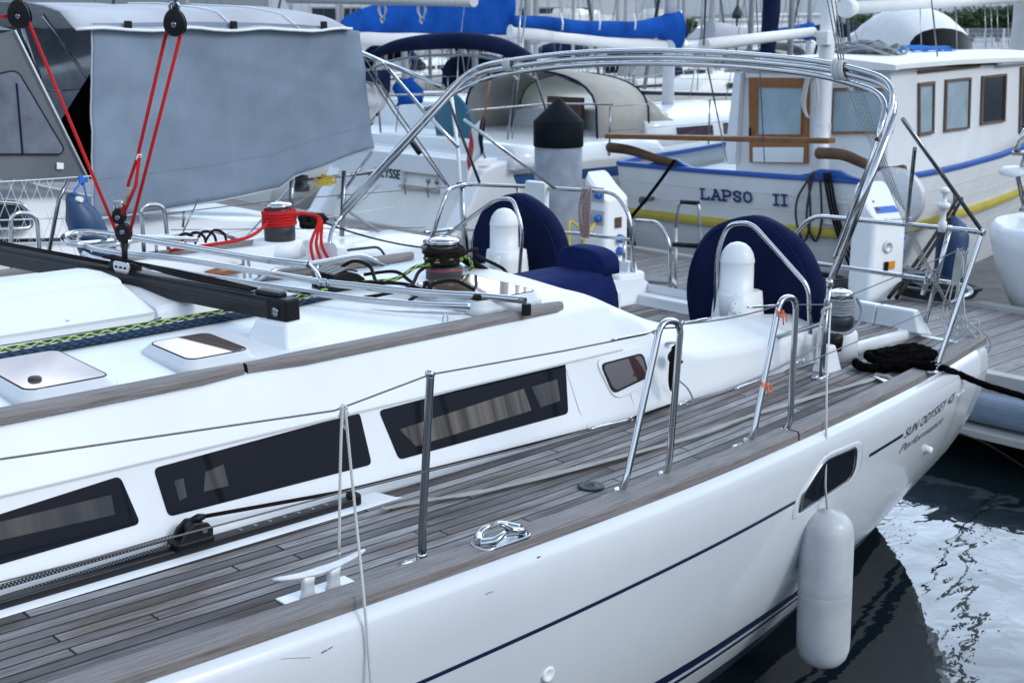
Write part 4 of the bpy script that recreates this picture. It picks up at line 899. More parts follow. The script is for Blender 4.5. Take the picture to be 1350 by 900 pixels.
# black and green ropes
c = WG
tk_ = [[c + V(-.02, -.07, .10), c + V(.02, -.10, .13), c + V(.12, -.08, .14), c + V(.20, .0, .09), Z(660, 352, 1.62), Z(668, 360, 1.60)] for _ in range(1)]
for k in range(8): tk_.append([c + V(-.07 + .018*k, -.06 + .012*k, .12 + .006*k), c + V(.04, -.06 + .02*k, .145), c + V(.12 + .01*k, .02 + .015*k, .12), c + V(.22, .05 + .014*k, .055), c + V(.30, .04 + .016*k, .005)])
tk_.append([c + V(-.07, -.02, .09), c + V(-.14, .0, .06), Z(540, 378, 1.665), Z(505, 388, 1.66), Z(480, 392, 1.66)])
tk_.append([Z(480, 362, 1.67), Z(520, 358, 1.69), Z(540, 370, 1.66), Z(560, 384, 1.66), Z(572, 374, 1.69), Z(600, 370, 1.70), Z(625, 382, 1.68)])
tk_.append([Z(450, 352, 1.71), Z(468, 344, 1.74), Z(488, 352, 1.71), Z(500, 375, 1.66), Z(540, 382, 1.66), Z(600, 392, 1.65)])
tk_.append([Z(470, 372, 1.67), Z(530, 374, 1.67), Z(566, 384, 1.66), Z(562, 372, 1.69), Z(556, 384, 1.66), Z(540, 396, 1.65)])
wrapped('winch_rope', c, .070, .085, .150, 5, .0078, M['ropek'], tk_, 'black rope heaped on the near cabin-top winch and trailing across the roof', 2, .006)
mb = MB()
g0 = [V(-.8, 4.33, 1.648), V(1.6, 4.335, 1.648), V(2.54, 4.38, 1.650), V(3.0, 4.42, 1.66)]
mb.tube(g0, .0105, 10); mb.tube(spline([V(3.15, 4.44, 1.67), Z(520, 368, 1.665), Z(548, 352, 1.70), c + V(-.078, -.02, .085)], 8), .0085, 8)
mb.tube(helix(c, .079, .082, .092, .115, 2.2, 18), .0085, 8); mb.tube(spline([c + V(.05, -.07, .115), c + V(.12, -.03, .09), c + V(.19, .03, .04), c + V(.20, .06, .01)], 6), .008, 8)
single(mb, 'halyard', M['ropegreen'], 'green and black flecked halyard leading aft beside the hatch garage to the near winch', 'rope')
mb = MB(); mb.tube([V(-.8, 4.302, 1.644), V(1.6, 4.306, 1.644), V(2.6, 4.35, 1.646), V(3.0, 4.38, 1.648)], .0085, 8); single(mb, 'halyard', M['ropegw'], 'pale grey halyard with dark flecks, between the green and the blue-black ones', 'rope')
mb = MB()
for k in range(3): mb.tube([V(-.8, 4.278 - .020*k, 1.644), V(1.6, 4.28 - .020*k, 1.643), V(2.6, 4.325 - .018*k, 1.645), V(3.0, 4.36, 1.645)], .0095, 8)
single(mb, 'halyard', M['ropeblue'], 'blue-black halyards lying together in the channel outside the green one', 'rope')
# grey ropes on cockpit winches
c = WN + V(0, 0, .02)
wrapped('winch_rope', c, .064, .072, .155, 6, .0085, M['ropeg'], [[c + V(-.02, .065, .09), c + V(-.10, .03, .05), c + V(-.16, -.05, .02), c + V(-.12, -.11, .01), c + V(-.04, -.12, .03), c + V(.03, -.11, .10), c + V(.07, -.05, .15)]], 'grey rope wound round the nearest cockpit winch, by the round wheel cover', 1)
c = WF
wrapped('winch_rope', c, .064, .07, .15, 6, .008, M['ropeg'], [[c + V(-.06, 0, .08), c + V(-.2, -.12, .08), c + V(-.35, -.15, .03)]], 'grey rope wound round the far cockpit winch behind the black-roped winch', 1)
# white fender on its line
F = hpx(1090, 720); ft = F.y - .14
tp, bt = T(1091, 672, ft), T(1084, 876, ft); L_ = (tp - bt).length; axf = (tp - bt).normalized(); r = .112
mb = MB(); mb.lathe([(0, 0), (.02, .001), (.05, .008), (.080, .026), (.100, .052), (.110, .085), (.1125, .13), (.1125, .2), (.1125, L_*.5 - .02), (.1125, L_*.5 - .003), (.1119, L_*.5), (.1125, L_*.5 + .003), (.1125, L_*.5 + .02), (.1125, L_ - .2), (.1125, L_-.13), (.109, L_-.085), (.100, L_-.050), (.080, L_-.025), (.05, L_-.009), (.025, L_-.003), (.022, L_+.004), (.012, L_+.006), (0, L_+.004)], bt, axf, n=48)
fd = empty('fender', bt, 'white cylindrical vinyl fender hanging against the yacht hull just above the water', 'fender'); mb.build('fender_body', M['fender'], fd)
K = T(1090, 407, pb.y - .02)
mb = MB(); mb.tube([K + V(0, -.02, 0), T(1090, 500, 2.90), T(1089, 600, 2.84), T(1088, 640, ft), tp - V(0, 0, .005)], .0045, 8)
mb.tube(spline([K + V(.0, -.02, .0), K + V(.03, 0, .02), K + V(.035, .01, -.01), K + V(0, .02, -.03), K + V(-.03, 0, 0), K + V(0, -.02, .015)], 5), .006, 8); mb.tube(spline([K + V(-.02, .0, 0), T(1079, 440, pb.y), T(1076, 480, pb.y)], 5), .0055, 8)
mb.build('fender_line', M['ropew'], fd)
# cord hanging from the lifeline
k = T(452, 539, 2.885)
mb = MB(); mb.tube(spline([k + V(-.006, -.006, .0), T(449, 600, 2.87), T(447, 727, 2.86)], 6), .0042, 8); mb.tube([T(447, 727, 2.86), T(447, 731, 2.86)], .0055, 8)
mb.tube(spline([k + V(.004, -.006, 0), T(462, 610, 2.87), T(470, 690, 2.85), T(480, 790, 2.755), T(491, 925, 2.73), T(497, 1010, 2.72)], 6), .0042, 8)
mb.tube(spline([k + V(-.012, .0, -.02), k + V(-.008, -.008, .006), k + V(.0, .0, .012), k + V(.010, -.004, .0), k + V(.004, .008, -.02)], 5), .0045, 8); mb.tube(spline([k + V(-.010, .004, .004), k + V(.012, -.006, -.012), k + V(.0, .004, -.04), k + V(.006, -.004, -.06)], 5), .0045, 8)
single(mb, 'cord', M['ropew'], 'white braided cord knotted on the upper lifeline, hanging in front of the cabin windows', 'rope')
# webbing jackline on the side deck
pth = [Z(*q_, 1.131) for q_ in ((505, 671), (560, 660), (620, 651), (700, 633), (900, 580), (985, 550), (1100, 515), (1150, 500), (1158, 493))]
pp = spline(pth, 6); mb = MB(); rows = []
for i, p_ in enumerate(pp):
    d = (pp[min(i+1, len(pp)-1)] - pp[max(i-1, 0)]).normalized(); n_ = V(-d.y, d.x, 0) * .0135; w = .0015 * math.sin(i * .9)
    rows.append([p_ - n_ + V(0, 0, .001 + w), p_ + n_ + V(0, 0, .002 - w)])
a = [r_[0] for r_ in rows]; mb.loft([[r_[0], r_[1], r_[1] + V(0, 0, .002), r_[0] + V(0, 0, .002)] for r_ in rows], closed=True, caps=True, smooth=False)
mb.tube([Z(1156, 494, 1.135), Z(1170, 496, 1.14), Z(1186, 505, 1.13)], .008, 8)
single(mb, 'jackline', M['strap'], 'flat grey-white webbing strap lying along the teak side deck', 'strap')
mb = MB(); mb.hexa([Z(1150, 497, 1.124), Z(1190, 508, 1.124), Z(1178, 516, 1.124), Z(1168, 506, 1.124)], [Z(1150, 495, 1.14), Z(1190, 506, 1.135), Z(1178, 514, 1.135), Z(1168, 504, 1.14)]); mb.build('jackline_plate', M['white'], Y, bevel=.002)
# fluffy black mooring line: heap on deck and over the side
def fluffy(pts, r, m_, seedv, n=10):
    pts = spline(pts, 7); rs = []
    for i, p_ in enumerate(pts): rs.append(r * (1 + .18 * noise.noise(p_ * 40 + V(seedv, 0, 0))))
    mb = MB(); mb.tube(pts, rs, n); 
    for i, v_ in enumerate(mb.v): mb.v[i] = v_ + noise.noise_vector(v_ * 90) * r * .22
    return mb
def add_hairs(mb, pts, r, n, ln=.012):
    pts = spline(pts, 7)
    for _ in range(n):
        p_ = random.choice(pts); d = V(random.gauss(0, 1), random.gauss(0, 1), random.gauss(0, 1)).normalized(); t_ = V(random.gauss(0, 1), random.gauss(0, 1), random.gauss(0, 1)).normalized() * .0014
        a_ = p_ + d * r * .9; b_ = p_ + d * (r + random.uniform(.3, 1) * ln); mb.add([a_ - t_, a_ + t_, b_], [(0, 1, 2)])
hc = Z(1185, 475, 1.15); hp = []
for i in range(60):
    a = i * 2.05 + random.uniform(-.4, .4); rr = random.uniform(.03, .20); hp.append(V(hc.x + math.cos(a) * rr * 1.25 + .03, hc.y + math.sin(a) * rr * .75, 1.145 + .035 * (i / 60) * (1 - rr * 3) + random.uniform(0, .02)))
hp = [Z(1128, 478, 1.15), Z(1150, 485, 1.15)] + hp + [Z(1205, 480, 1.165), Z(1222, 482, 1.175), F0 + V(-.01, 0, .02)]
mb = fluffy(hp, .022, None, 3, 9); add_hairs(mb, hp, .022, 6000, .016)
p2 = [F0 + V(0, -.03, .02), T(1262, 492, 3.06), T(1300, 508, 2.95), T(1350, 523, 2.8), T(1420, 552, 2.6)]
m2 = fluffy(p2, .016, None, 9, 9); add_hairs(m2, p2, .016, 900)
mb.add(m2.v, m2.f, 0, True)
single(mb, 'mooring_line', M['fluff'], 'fluffy black mooring line heaped on the aft side deck and led out over the rail', 'rope')
mb = MB(); mb.tube(spline([V(6.25, 3.5, .62), Z(1300, 585, .2), Z(1400, 650, .0)], 8), .007, 6); single(mb, 'stern_line', M['ropek'], 'thin dark line slanting from the yacht stern down to the water', 'rope')
# line hank on the cabin end
def hank(c, w, h, r, mt, n, label, nm='line_coil', ay=V(1, 0, 0), out=.03):
    c = Vector(c); mb = MB()
    for k in range(n):
        o = V(random.uniform(-.2, .2) * w, -random.uniform(0, out), random.uniform(-.06, .06) * h); pts = []
        for j in range(12):
            a = 2 * math.pi * j / 12; pts.append(c + o + ay * math.sin(a) * w * random.uniform(.8, 1.1) * (1 - .35 * math.cos(a)) + V(0, 0, -h/2 + math.cos(a) * h/2 * random.uniform(.93, 1.03)))
        mb.tube(spline(pts, 3, True), r, 6, closed=True)
    mb.tube(spline([c + V(-.02, -.02, -.06), c + V(.03, -.035, -.07), c + V(-.02, -.035, -.085), c + V(.03, -.02, -.09)], 5), r, 6)
    return single(mb, nm, mt, label, 'rope')
c = side_px(886, 462) + V(0, -.03, 0)
hank(T(886, 455, 3.47), .016, .19, .0045, M['ropek'], 5, 'small dark line coil hanging on the cabin side behind the nearer gate stanchion')
mb = MB(); mb.tube(spline([T(893, 500, 3.47), T(905, 510, 3.46), T(912, 522, 3.46), T(914, 532, 3.45), T(905, 533, 3.45), T(890, 533, 3.47)], 5), .004, 6); single(mb, 'line_tail', M['ropeg'], 'thin grey line curling down the coaming beside the small coil', 'rope')
mb = MB(); mb.tube([V(-.8, 3.452, 1.17), cc + V(-.06, 0, .03)], .008, 8); mb.tube([V(-.8, 3.462, 1.155), V(1.2, 3.47, 1.15), cc + V(-.05, .01, .0)], .006, 8); single(mb, 'jib_sheet', M['roped'], 'dark flecked sheet running along the black track to the jib car', 'rope')
mb = MB(); mb.tube([cc + V(.045, -.01, .072), T(450, 648, 3.45), T(640, 601, 3.45), T(832, 552, 3.45), T(886, 533, 3.46)], .0065, 8); single(mb, 'jib_sheet', M['ropek'], 'thin black sheet stretched tight from the jib car aft along the cabin side', 'rope')
mb = MB(); mb.tube(spline([T(905, 533, 3.44), T(1000, 497, 3.45), T(1075, 458, 3.46), T(1100, 440, 3.5)], 6), .006, 8); single(mb, 'genoa_sheet', M['ropeg'], 'grey sheet along the coaming side leading to the black block', 'rope')
# orange cord ties on the after gate stanchion
def tie(c, w, label):
    c = Vector(c); mb = MB()
    for k in range(3): mb.tube([c + V(math.cos(a) * w, math.sin(a) * w, (k - 1) * .009 + .004 * math.sin(a)) for a in [j * .785 for j in range(8)]], .0025, 6, closed=True)
    mb.tube(spline([c + V(.0, -w, 0), c + V(-.01, -w - .01, -.02), c + V(.0, -w - .004, -.045)], 5), .003, 6); mb.tube(spline([c + V(.01, -w, 0), c + V(.02, -w - .006, -.018), c + V(.012, -w - .01, -.035)], 5), .003, 6)
    return single(mb, 'cord_tie', M['orange'], label, 'cord')
GA0 = Z(985, 588, 1.123)
tie(GA0.lerp(G2a, .90) + V(0, -.012, 0), .016, 'frayed orange cord tied at the top of the after gate stanchion'); tie(GA0.lerp(G2a, .42) + V(0, -.015, 0), .017, 'frayed orange cord tied round the leg of the after gate stanchion, half way up')
# white rope hitches round the bimini hoops
def hitch(px, py, s, label, w=.045):
    c = S(px, py, s); mb = MB()
    for k in range(7):
        o = V(0, (k - 3) * .009, 0); rr = w + .004 * math.sin(k * 2.2)
        mb.tube([c + o + V(math.cos(a) * rr * .75, math.sin(a) * .01, math.sin(a) * rr) for a in [j * .5236 for j in range(12)]], .0062, 7, closed=True)
    mb.tube(spline([c + V(0, -.03, -w), c + V(.0, -.05, -w - .03), c + V(.0, -.08, -w - .05)], 5), .008, 7)
    return single(mb, 'rope_hitch', M['ropew'], label, 'rope', None)
hitch(1108, 93, 5.5, 'white line lashed in many turns round the bundled bimini hoops at their near end'); hitch(671, 86, 5.5, 'white line lashed round the bundled bimini hoops at their far end', .034)
# thin lines falling from the near lashing to the pushpit
mb = MB()
for k in range(5): mb.tube(sag(S(1108 + k*5, 94 - k, 5.5), S(1226 + k * 9, 372 + 12*k, 6.2), .01 + .02*k, 10), .0022, 6)
for k in range(3): mb.tube(sag(S(1085 + k*6, -30, 5.5), S(1108 + k*3, 90, 5.5), .0, 2), .0036, 6)
single(mb, 'light_lines', M['ropegw'], 'thin grey lines slanting from above past the bimini lashing down to the stern rail', 'rope')
mb = MB()
for k in range(10):
    a_ = S(1268 + random.uniform(-8, 10), 335 + random.uniform(-12, 30), 6.24); b_ = S(1258 + random.uniform(-18, 16), 420 + random.uniform(-20, 25), 6.24); c_ = S(1275 + random.uniform(-20, 20), 440 + random.uniform(-20, 10), 6.24)
    mb.tube(spline([a_, a_.lerp(b_, .5) + V(0, random.uniform(-.03, .03), 0), b_, c_, S(1262 + random.uniform(-20, 25), 445, 6.24), b_ + V(0, .02, 0)], 5), .0038, 6)
for k in range(4): mb.tube(spline([S(1262, 327, 6.2), S(1270, 345 + 5*k, 6.2), S(1256, 370, 6.2), S(1262 + 3*k, 330, 6.2)], 5), .0035, 6)
single(mb, 'tangled_line', M['ropew'], 'tangle of thin grey-white line hanging on the near stern rail post', 'rope')
mb = MB(); mb.tube(spline([S(1275, 442, 6.3), S(1298, 440, 6.3), S(1306, 455, 6.3), S(1300, 465, 6.3), S(1288, 458, 6.3)], 6), .003, 6); mb.build('cord_loop', M['ropew'], tagged := None) if False else single(mb, 'cord_loop', M['ropeg'], 'small loop of thin cord hanging over the stern corner', 'rope')
a = S(1273, 441, 6.28); mb = MB(); mb.lathe([(.012, -.02), (.014, 0), (.012, .02)], a, (0, 1, 0), 10); single(mb, 'shackle_key', M['redpl'], 'small red fitting at the end of the tangled line on the stern corner', 'fitting')
# rope hank on the far pushpit
c = S(773, 250, 6.12); mb = MB()
for k in range(5):
    w = .012 + .012 * (k % 3); mb.tube(spline([c + V(0, .03 - k*.014, .012), c + V(-.01, .04 - k*.014 + w, -.12), c + V(0, .045 - k*.012, -.29 + .02*(k % 2)), c + V(0, .02 - k*.012, -.30), c + V(-.01, .01 - k*.014, -.13), c + V(.01, .02 - k*.014, .012)], 5), .007, 7)
single(mb, 'rope_hank', M['roper'], 'red-flecked rope hanging in long loops from the far stern rail', 'rope')
# mainsheet tackle: blocks and red rope
def block(c, r, d, label, up, grp, tang=.5):
    c = Vector(c); o = empty('pulley_block', c, label, 'pulley', grp); up = Vector(up).normalized(); d = Vector(d).normalized(); e = up.cross(d).normalized()
    for s_ in (-1, 1):
        mb = MB(); rings = [[c + e * s_ * h_ + up * math.sin(a) * r * k * (1.05 if math.sin(a) < 0 else 1.42) + d * math.cos(a) * r * k for a in [2*math.pi*j/32 for j in range(32)]] for k, h_ in ((1, .010), (1, .015), (.92, .019), (.5, .021))]
        mb.loft(rings, closed=True, caps=True, smooth=False); ck = mb.build('cheek', M['black'], o)
        mb = MB(); mb.lathe([(.010, .018), (.010, .025), (.005, .027), (0, .024)], c, e * s_, 14); mb.build('hub', M['steel2'], ck)
    mb = MB(); mb.lathe([(r*.86, -.009), (r*.70, 0), (r*.86, .009)], c, e, 28); mb.build('sheave', M['rubber'], o)
    mb = MB(); q_ = c + up * r * 1.1; mb.tube(fillet([q_ + d * .016 - up * .02, q_ + d * .016 + up * .035, q_ - d * .016 + up * .035, q_ - d * .016 - up * .02], .012), .005, 8); mb.build('shackle', M['steel'], o)
    return o
CARP = A + ax * .98                   # the traveller car, on the track
CARP = Z(167, 350, 1.79)
Lb = Z(163, 312, 1.92); Lb = S(163, 305, CARP.x + .0)
Ub = S(231, 33, Lb.x + .05); Ub2 = S(26, 22, Lb.x - .15)
viewd = V(.74, -.67, 0)
block(Lb, .032, viewd, 'black pulley on the traveller car where the three red rope parts meet', (0, 0, -1), 'mainsheet pulleys')
block(Lb + V(.0, .03, .055), .026, viewd, 'small black pulley just above the lowest one, half hidden by the red rope', (0, 0, 1), 'mainsheet pulleys')
block(Ub, .040, viewd, 'black pulley hanging at the top of the two nearly upright red rope parts', (0, 0, 1), 'mainsheet pulleys')
block(Ub2, .046, viewd, 'black pulley in the top left corner where the slanting red rope begins', (0, 0, 1), 'mainsheet pulleys')
mb = MB(); rr = .0068
mb.tube([Ub2 + viewd * .03 + V(0, 0, -.01), Lb - viewd * .030 + V(0, 0, .0)], rr, 8)
mb.tube([Ub2 - viewd * .03, Ub2 - viewd * .4 + V(0, 0, .0)], rr, 8)
mb.tube([Ub - viewd * .026, S(181, 208, Lb.x + .02), S(170, 240, Lb.x), Lb + V(0, 0, .07)], rr, 8); mb.tube([S(184, 205, Lb.x + .02), S(179, 245, Lb.x), Lb + V(0.01, 0, .08)], rr, 8)
mb.tube([Ub + viewd * .026 + V(0, 0, -.01), Lb + viewd * .026], rr, 8)
o = single(mb, 'mainsheet', M['ropered'], 'red mainsheet rope rove between the four black pulleys', 'rope')
mb = MB(); mb.tube([S(170, 247, Lb.x), S(165, 268, Lb.x)], .0105, 10); mb.build('whipping', M['strap'], o)
mb = MB(); mb.tube([S(184, 205, Lb.x + .02), S(182, 210, Lb.x + .02)], .010, 8); mb.build('whipping', M['white'], o)
mb = MB(); mb.tube([Ub + V(0, 0, .05), Ub + V(.01, 0, .12), Ub + V(.0, 0, .2)], .010, 8); mb.tube([Ub + V(0, 0, .2), Ub + V(0, 0, 1.2)], .006, 8); mb.tube([Ub2 + V(0, 0, .06), Ub2 + V(0, 0, 1.2)], .006, 8); single(mb, 'block_strop', M['steel2'], 'steel shackles and wire that the upper pulleys hang from', 'rigging')
# traveller car
mb = MB(); 
c = A + ax * ((CARP - A).dot(ax)); c = V(c.x, c.y, c.z + .055)
mb.box(c, (.13, .07, .03), rot=rot); car2 = tag(mb.build('traveller_car', M['black'], bevel=.006), 'black traveller car with a polished slotted plate on the black track', 'traveller car')
mb = MB(); pl = rrect(.10, .046, .018, 4); base = c + sd * -.045 + ax * -.04
for hx in (-1,):
    rings = [[base + ax * a_ + up * (b_ * k + .008) + sd * h for a_, b_ in [(x * k, y) for x, y in pl]] for k, h in ((1, 0), (1, -.006), (.9, -.008))]
    mb.loft(rings, closed=True, caps=True, smooth=False)
pl_ = mb.build('slotted_plate', M['steel'], car2)
for dx in (-.028, 0, .028): mb = MB(); mb.lathe([(.009, 0), (.009, .0015), (0, .0015)], base + ax * dx + up * .008 - sd * .008, -sd, 12, sc=(1, .55), ref=ax); mb.build('slot', M['black'], pl_)
mb = MB(); mb.tube([c + V(0, 0, .01), Lb + V(0, 0, -.03)], .012, 8); mb.lathe([(.02, -.02), (.02, .02)], c + ax * .05 + up * .01, ax, 12); mb.build('toggle', M['black'], car2)
mb = MB()
for k in range(3): mb.tube(spline([c + ax * .05 + up * (.01 + .006 * k), c + ax * .10 + sd * (.02 - .02 * k) + up * .03, A + ax * .6 + up * (.062 + .004*k) + sd * (k - 1) * .018, A + ax * .18 + up * .058 + sd * (k - 1) * .015], 6), .0052, 6)
for k in range(2): mb.tube([c - ax * .05 + sd * (k - .5) * .03 + up * .0, A + ax * 1.88 + sd * (k - .5) * .03 + up * .056], .0052, 6)
single(mb, 'traveller_line', M['ropek'], 'thin black control lines lying along the top of the traveller track', 'rope')
mb = MB(); w0 = T(230, 322, 6.0)
for k in range(4): mb.tube(spline([w0 + V(.06*k, 0, 0), w0 + V(.06*k + .05, 0, .05), w0 + V(.06*k + .1, -.01, .03), w0 + V(.06*k + .12, 0, -.01)], 5), .007, 6)
single(mb, 'line_bundle', M['ropek'], 'short black line bunched under the far steel grab rail', 'rope')
mb = MB(); w0 = T(412, 292, 6.6)
for k in range(12): mb.tube(spline([w0 + V(random.uniform(-.10, .10), random.uniform(-.03, .03), random.uniform(-.03, .05)) for _ in range(5)], 5), .014, 6)
mb.tube(sag(w0 + V(.05, 0, 0), T(575, 328, 6.5), .03), .006, 6)
tag(mb.build('mooring_line', M['ropek']), 'small knotted black line on the neighbouring deck just behind the red rope', 'rope')
# ================================================================== PONTOON
mb = MB(); fe = [(7.82, -30), (10.02, -30), (10.02, 9.6), (10.05, 10.3), (9.22, 10.32), (9.22, 60), (7.82, 60)]
mb.prism([V(a, b, .34) for a, b in fe], V(0, 0, .155)); o = tag(mb.build('pontoon', M['rim'], org=(8, 8, .5)), kind='structure')
def sheet(poly, z, name, mt, uvf):
    mb = MB(); mb.add([V(a, b, z) for a, b in poly], [list(range(len(poly)))], 0, False, [[uvf(a, b) for a, b in poly]]); return tag(mb.build(name, mt, org=(8, 8, z)), kind='structure')
sheet([(7.92, -30), (9.90, -30), (9.90, 10.2), (9.12, 10.4), (9.12, 60), (7.92, 60)], .5, 'pontoon_planking', M['pontoon'], lambda a, b: (a, b))
for s in (7.87, 9.96):
    mb = MB(); mb.box((s, -9 if s < 8 else -10.2, .515), (.10, 40, .05)); tag(mb.build('pontoon_edge', M['rim'], org=(8, -10, .5), bevel=.006), kind='structure')
M['float'] = mat('blue_grey_float', (.17, .22, .28), .55, var=.15)
for k in range(6): 
    mb = MB(); mb.box((7.74, 5.2 - 2.6 * k + 1.0, .33), (.20, 2.5, .20)); tag(mb.build('pontoon_float', M['float'], bevel=.08, seg=5), kind='structure')
    mb = MB(); mb.box((7.68, 5.2 - 2.6 * k + 1.0, .19), (.22, 2.595, .05)); tag(mb.build('pontoon_beam', M['rim'], bevel=.006), kind='structure')
# big steel pile with a black cone cap
pc = V(9.35, 9.50, 0); o = empty('mooring_pile', pc, 'tall grey steel pile with a black conical cap, standing beside the pontoon', 'pile')
def az(y): return S(735, y, 9.35).z
mb = MB(); rp_ = .245; mb.lathe([(rp_, -1.5), (rp_, az(185))], pc, n=40); mb.build('pile_tube', M['pile'], o)
M['cap'] = mat('black_cone_plastic', (.006, .008, .012), .7, var=.2, vscale=8, spec=.12)
mb = MB(); mb.lathe([(rp_ + .006, az(193)), (rp_ + .012, az(192)), (rp_ + .012, az(160)), (rp_ + .008, az(159)), (.03, az(131)), (.0, az(129))], pc, n=40); mb.build('cone_cap', M['cap'], o)
# service pedestals
def service(c, w, d, h, yaw, label, near):
    c = Vector(c); o = empty('service_pedestal', c, label, 'service pedestal', 'power and water pedestals on the pontoon'); Rz = Matrix.Rotation(yaw, 3, 'Z'); f = lambda x, y, z: c + Rz @ V(x, y, z)
    mb = MB(); rings = []
    for z, k, dd in ((0, 1.06, 1.06), (.04, 1.05, 1.05), (.06, 1, 1), (h*.72, .97, .97)): rings.append([f(a * k, b * dd, z) for a, b in rrect(w, d, .05, 5)])
    rings.append([f(a * .97, b * .97 * (1 if b > 0 else 1), z_) for a, b in rrect(w, d, .05, 5) for z_ in [h * .72 + (b + d/2) / d * h * .23]])
    rings.append([f(a * .80, b * .8 + .02, z_) for a, b in rrect(w, d, .05, 5) for z_ in [h * .76 + (b + d/2) / d * h * .24]])
    mb.loft(rings, closed=True, caps=True); body = mb.build('pedestal_body', M['white'], o, bevel=.008)
    return o, f
o, f = service(Z(1152, 392, .5), .40, .28, .98, R(-14), 'white pontoon service pedestal with orange and red stickers, right of the near wheel cover', 1)
mb = MB()
def slp(x, y): return f(x, y, .98 * .72 + (y + .14) / .28 * .98 * .23 + .006)
M['ylw'] = mat('amber_lens', (.75, .30, .02), .3); M['sock'] = mat('socket_blue', (.02, .12, .5), .4); M['grn'] = mat('green_label', (.03, .25, .10), .5); M['stk'] = mat('grey_label', (.45, .46, .50), .5)
def plate(pts, mt, name, par): mb = MB(); a = [Vector(p) for p in pts]; n_ = (a[1]-a[0]).cross(a[2]-a[0]).normalized() * .004; mb.prism(a, -n_ if n_.y > 0 else n_); return mb.build(name, mt, par)
plate([slp(-.12, -.10), slp(.12, -.10), slp(.12, -.03), slp(-.12, -.03)], M['sock'], 'meter_panel', o); plate([slp(-.05, .0), slp(.12, .0), slp(.12, .08), slp(-.05, .08)], M['stk'], 'label_plate', o)
for x, y, m_ in ((-.09, .06, 'ylw'), (-.02, .055, 'ylw'), (-.09, .0, 'grn'), (-.08, -.065, 'redpl'), (.06, .06, 'orange')):
    mb = MB(); mb.lathe([(.02, 0), (.018, .010), (0, .012)], slp(x, y) + V(0, 0, .002), V(-.2, -.6, .7), 14); mb.build('indicator_lamp', M[m_], o)
mb = MB(); mb.lathe([(.055, 0), (.05, .012), (.03, .014), (.028, .006), (0, .006)], f(-.02, -.14, .46), Matrix.Rotation(R(-14), 3, 'Z') @ V(0, -1, 0), 22); mb.build('water_tap', M['alug'], o)
plate([f(.0, -.145, .27), f(.07, -.145, .27), f(.07, -.145, .335), f(0, -.145, .335)], M['ylw'], 'sticker', o); plate([f(-.05, -.145, .22), f(-.005, -.145, .22), f(-.005, -.145, .335), f(-.05, -.145, .335)], M['black'], 'sticker', o)
for z in (.42, .52, .60): mb = MB(); mb.lathe([(.028, 0), (.028, .05), (.02, .06), (0, .06)], f(.19, -.05, z), Matrix.Rotation(R(-14), 3, 'Z') @ V(1, -.3, -.3), 14); mb.build('socket', M['sock'], o)
mb = MB(); mb.tube(fillet([f(-.10, -.16, .70), f(-.10, -.2, .70), f(.18, -.2, .70), f(.18, -.16, .70)], .03), .006, 6); mb.build('guard_bar', M['steel'], o)
o, f = service(Z(798, 352, .5), .34, .30, .92, R(0), 'white pontoon service pedestal with blue sockets, seen between the far stern rail posts', 1)
for x, z in ((-.20, .72), (-.20, .50)):
    for yy in (-.07, .07):
        mb = MB(); mb.lathe([(.036, 0), (.036, .03), (.03, .045), (0, .05)], f(-.172, yy, z), (-1, 0, -.1), 16); mb.build('socket', M['sock'], o)
    plate([f(-.172, -.13, z - .07), f(-.172, .13, z - .07), f(-.172, .13, z + .07), f(-.172, -.13, z + .07)], M['stk'], 'socket_plate', o)
plate([f(-.04, -.155, .40), f(.05, -.155, .40), f(.05, -.155, .50), f(-.04, -.155, .50)], M['woodd'], 'meter_window', o)
for z in (.30, .18): mb = MB(); mb.lathe([(.04, 0), (.04, .05), (.03, .06), (0, .06)], f(.02, -.15, z), (0, -1, -.2), 14); mb.build('socket', M['sock'], o)
M['yelc'] = mat('yellow_cable', (.6, .45, .02), .5)
mb = MB(); mb.tube(spline([f(-.2, -.05, .46), f(-.3, -.08, .40), f(-.36, -.05, .25), f(-.3, -.1, .02)], 6), .012, 7); mb.tube(spline([f(-.2, .07, .46), f(-.28, .1, .42), f(-.4, .1, .45), f(-.42, .05, .02)], 6), .012, 7); single(mb, 'power_cable', M['yelc'], 'yellow shore power cables plugged into the far service pedestal', 'cable')
# hoses at the near pedestal
mb = MB(); hb = Z(1215, 385, .53)
for k in range(8): mb.tube([hb + V(math.cos(a) * (.22 + .012*k) , math.sin(a) * (.42 + .014 * k), .012 * k + .01 * math.sin(a*3+k)) for a in [j * .449 for j in range(14)]], .014, 7, closed=True)
single(mb, 'hose_coil', M['rubber'], 'dark coiled hose lying at the foot of the near service pedestal', 'hose')
mb = MB(); hb = Z(1195, 372, .56)
for k in range(9): mb.tube(spline([hb + V(random.uniform(-.15, .15), random.uniform(-.25, .2), random.uniform(0, .14)) for _ in range(6)], 4), .012, 6)
single(mb, 'rope_heap', M['ropeg'], 'grey rope heaped on the pontoon against the near service pedestal', 'rope')
mb = MB(); hb = Z(1080, 378, .54)
for k in range(6): mb.tube([hb + V(math.cos(a) * (.2 - .014*k), math.sin(a) * (.36 - .02 * k), .02 * k) for a in [j * .449 for j in range(14)]], .014, 7, closed=True)
single(mb, 'hose_coil', M['rubber'], 'black coiled hose on the pontoon left of the near service pedestal', 'hose')
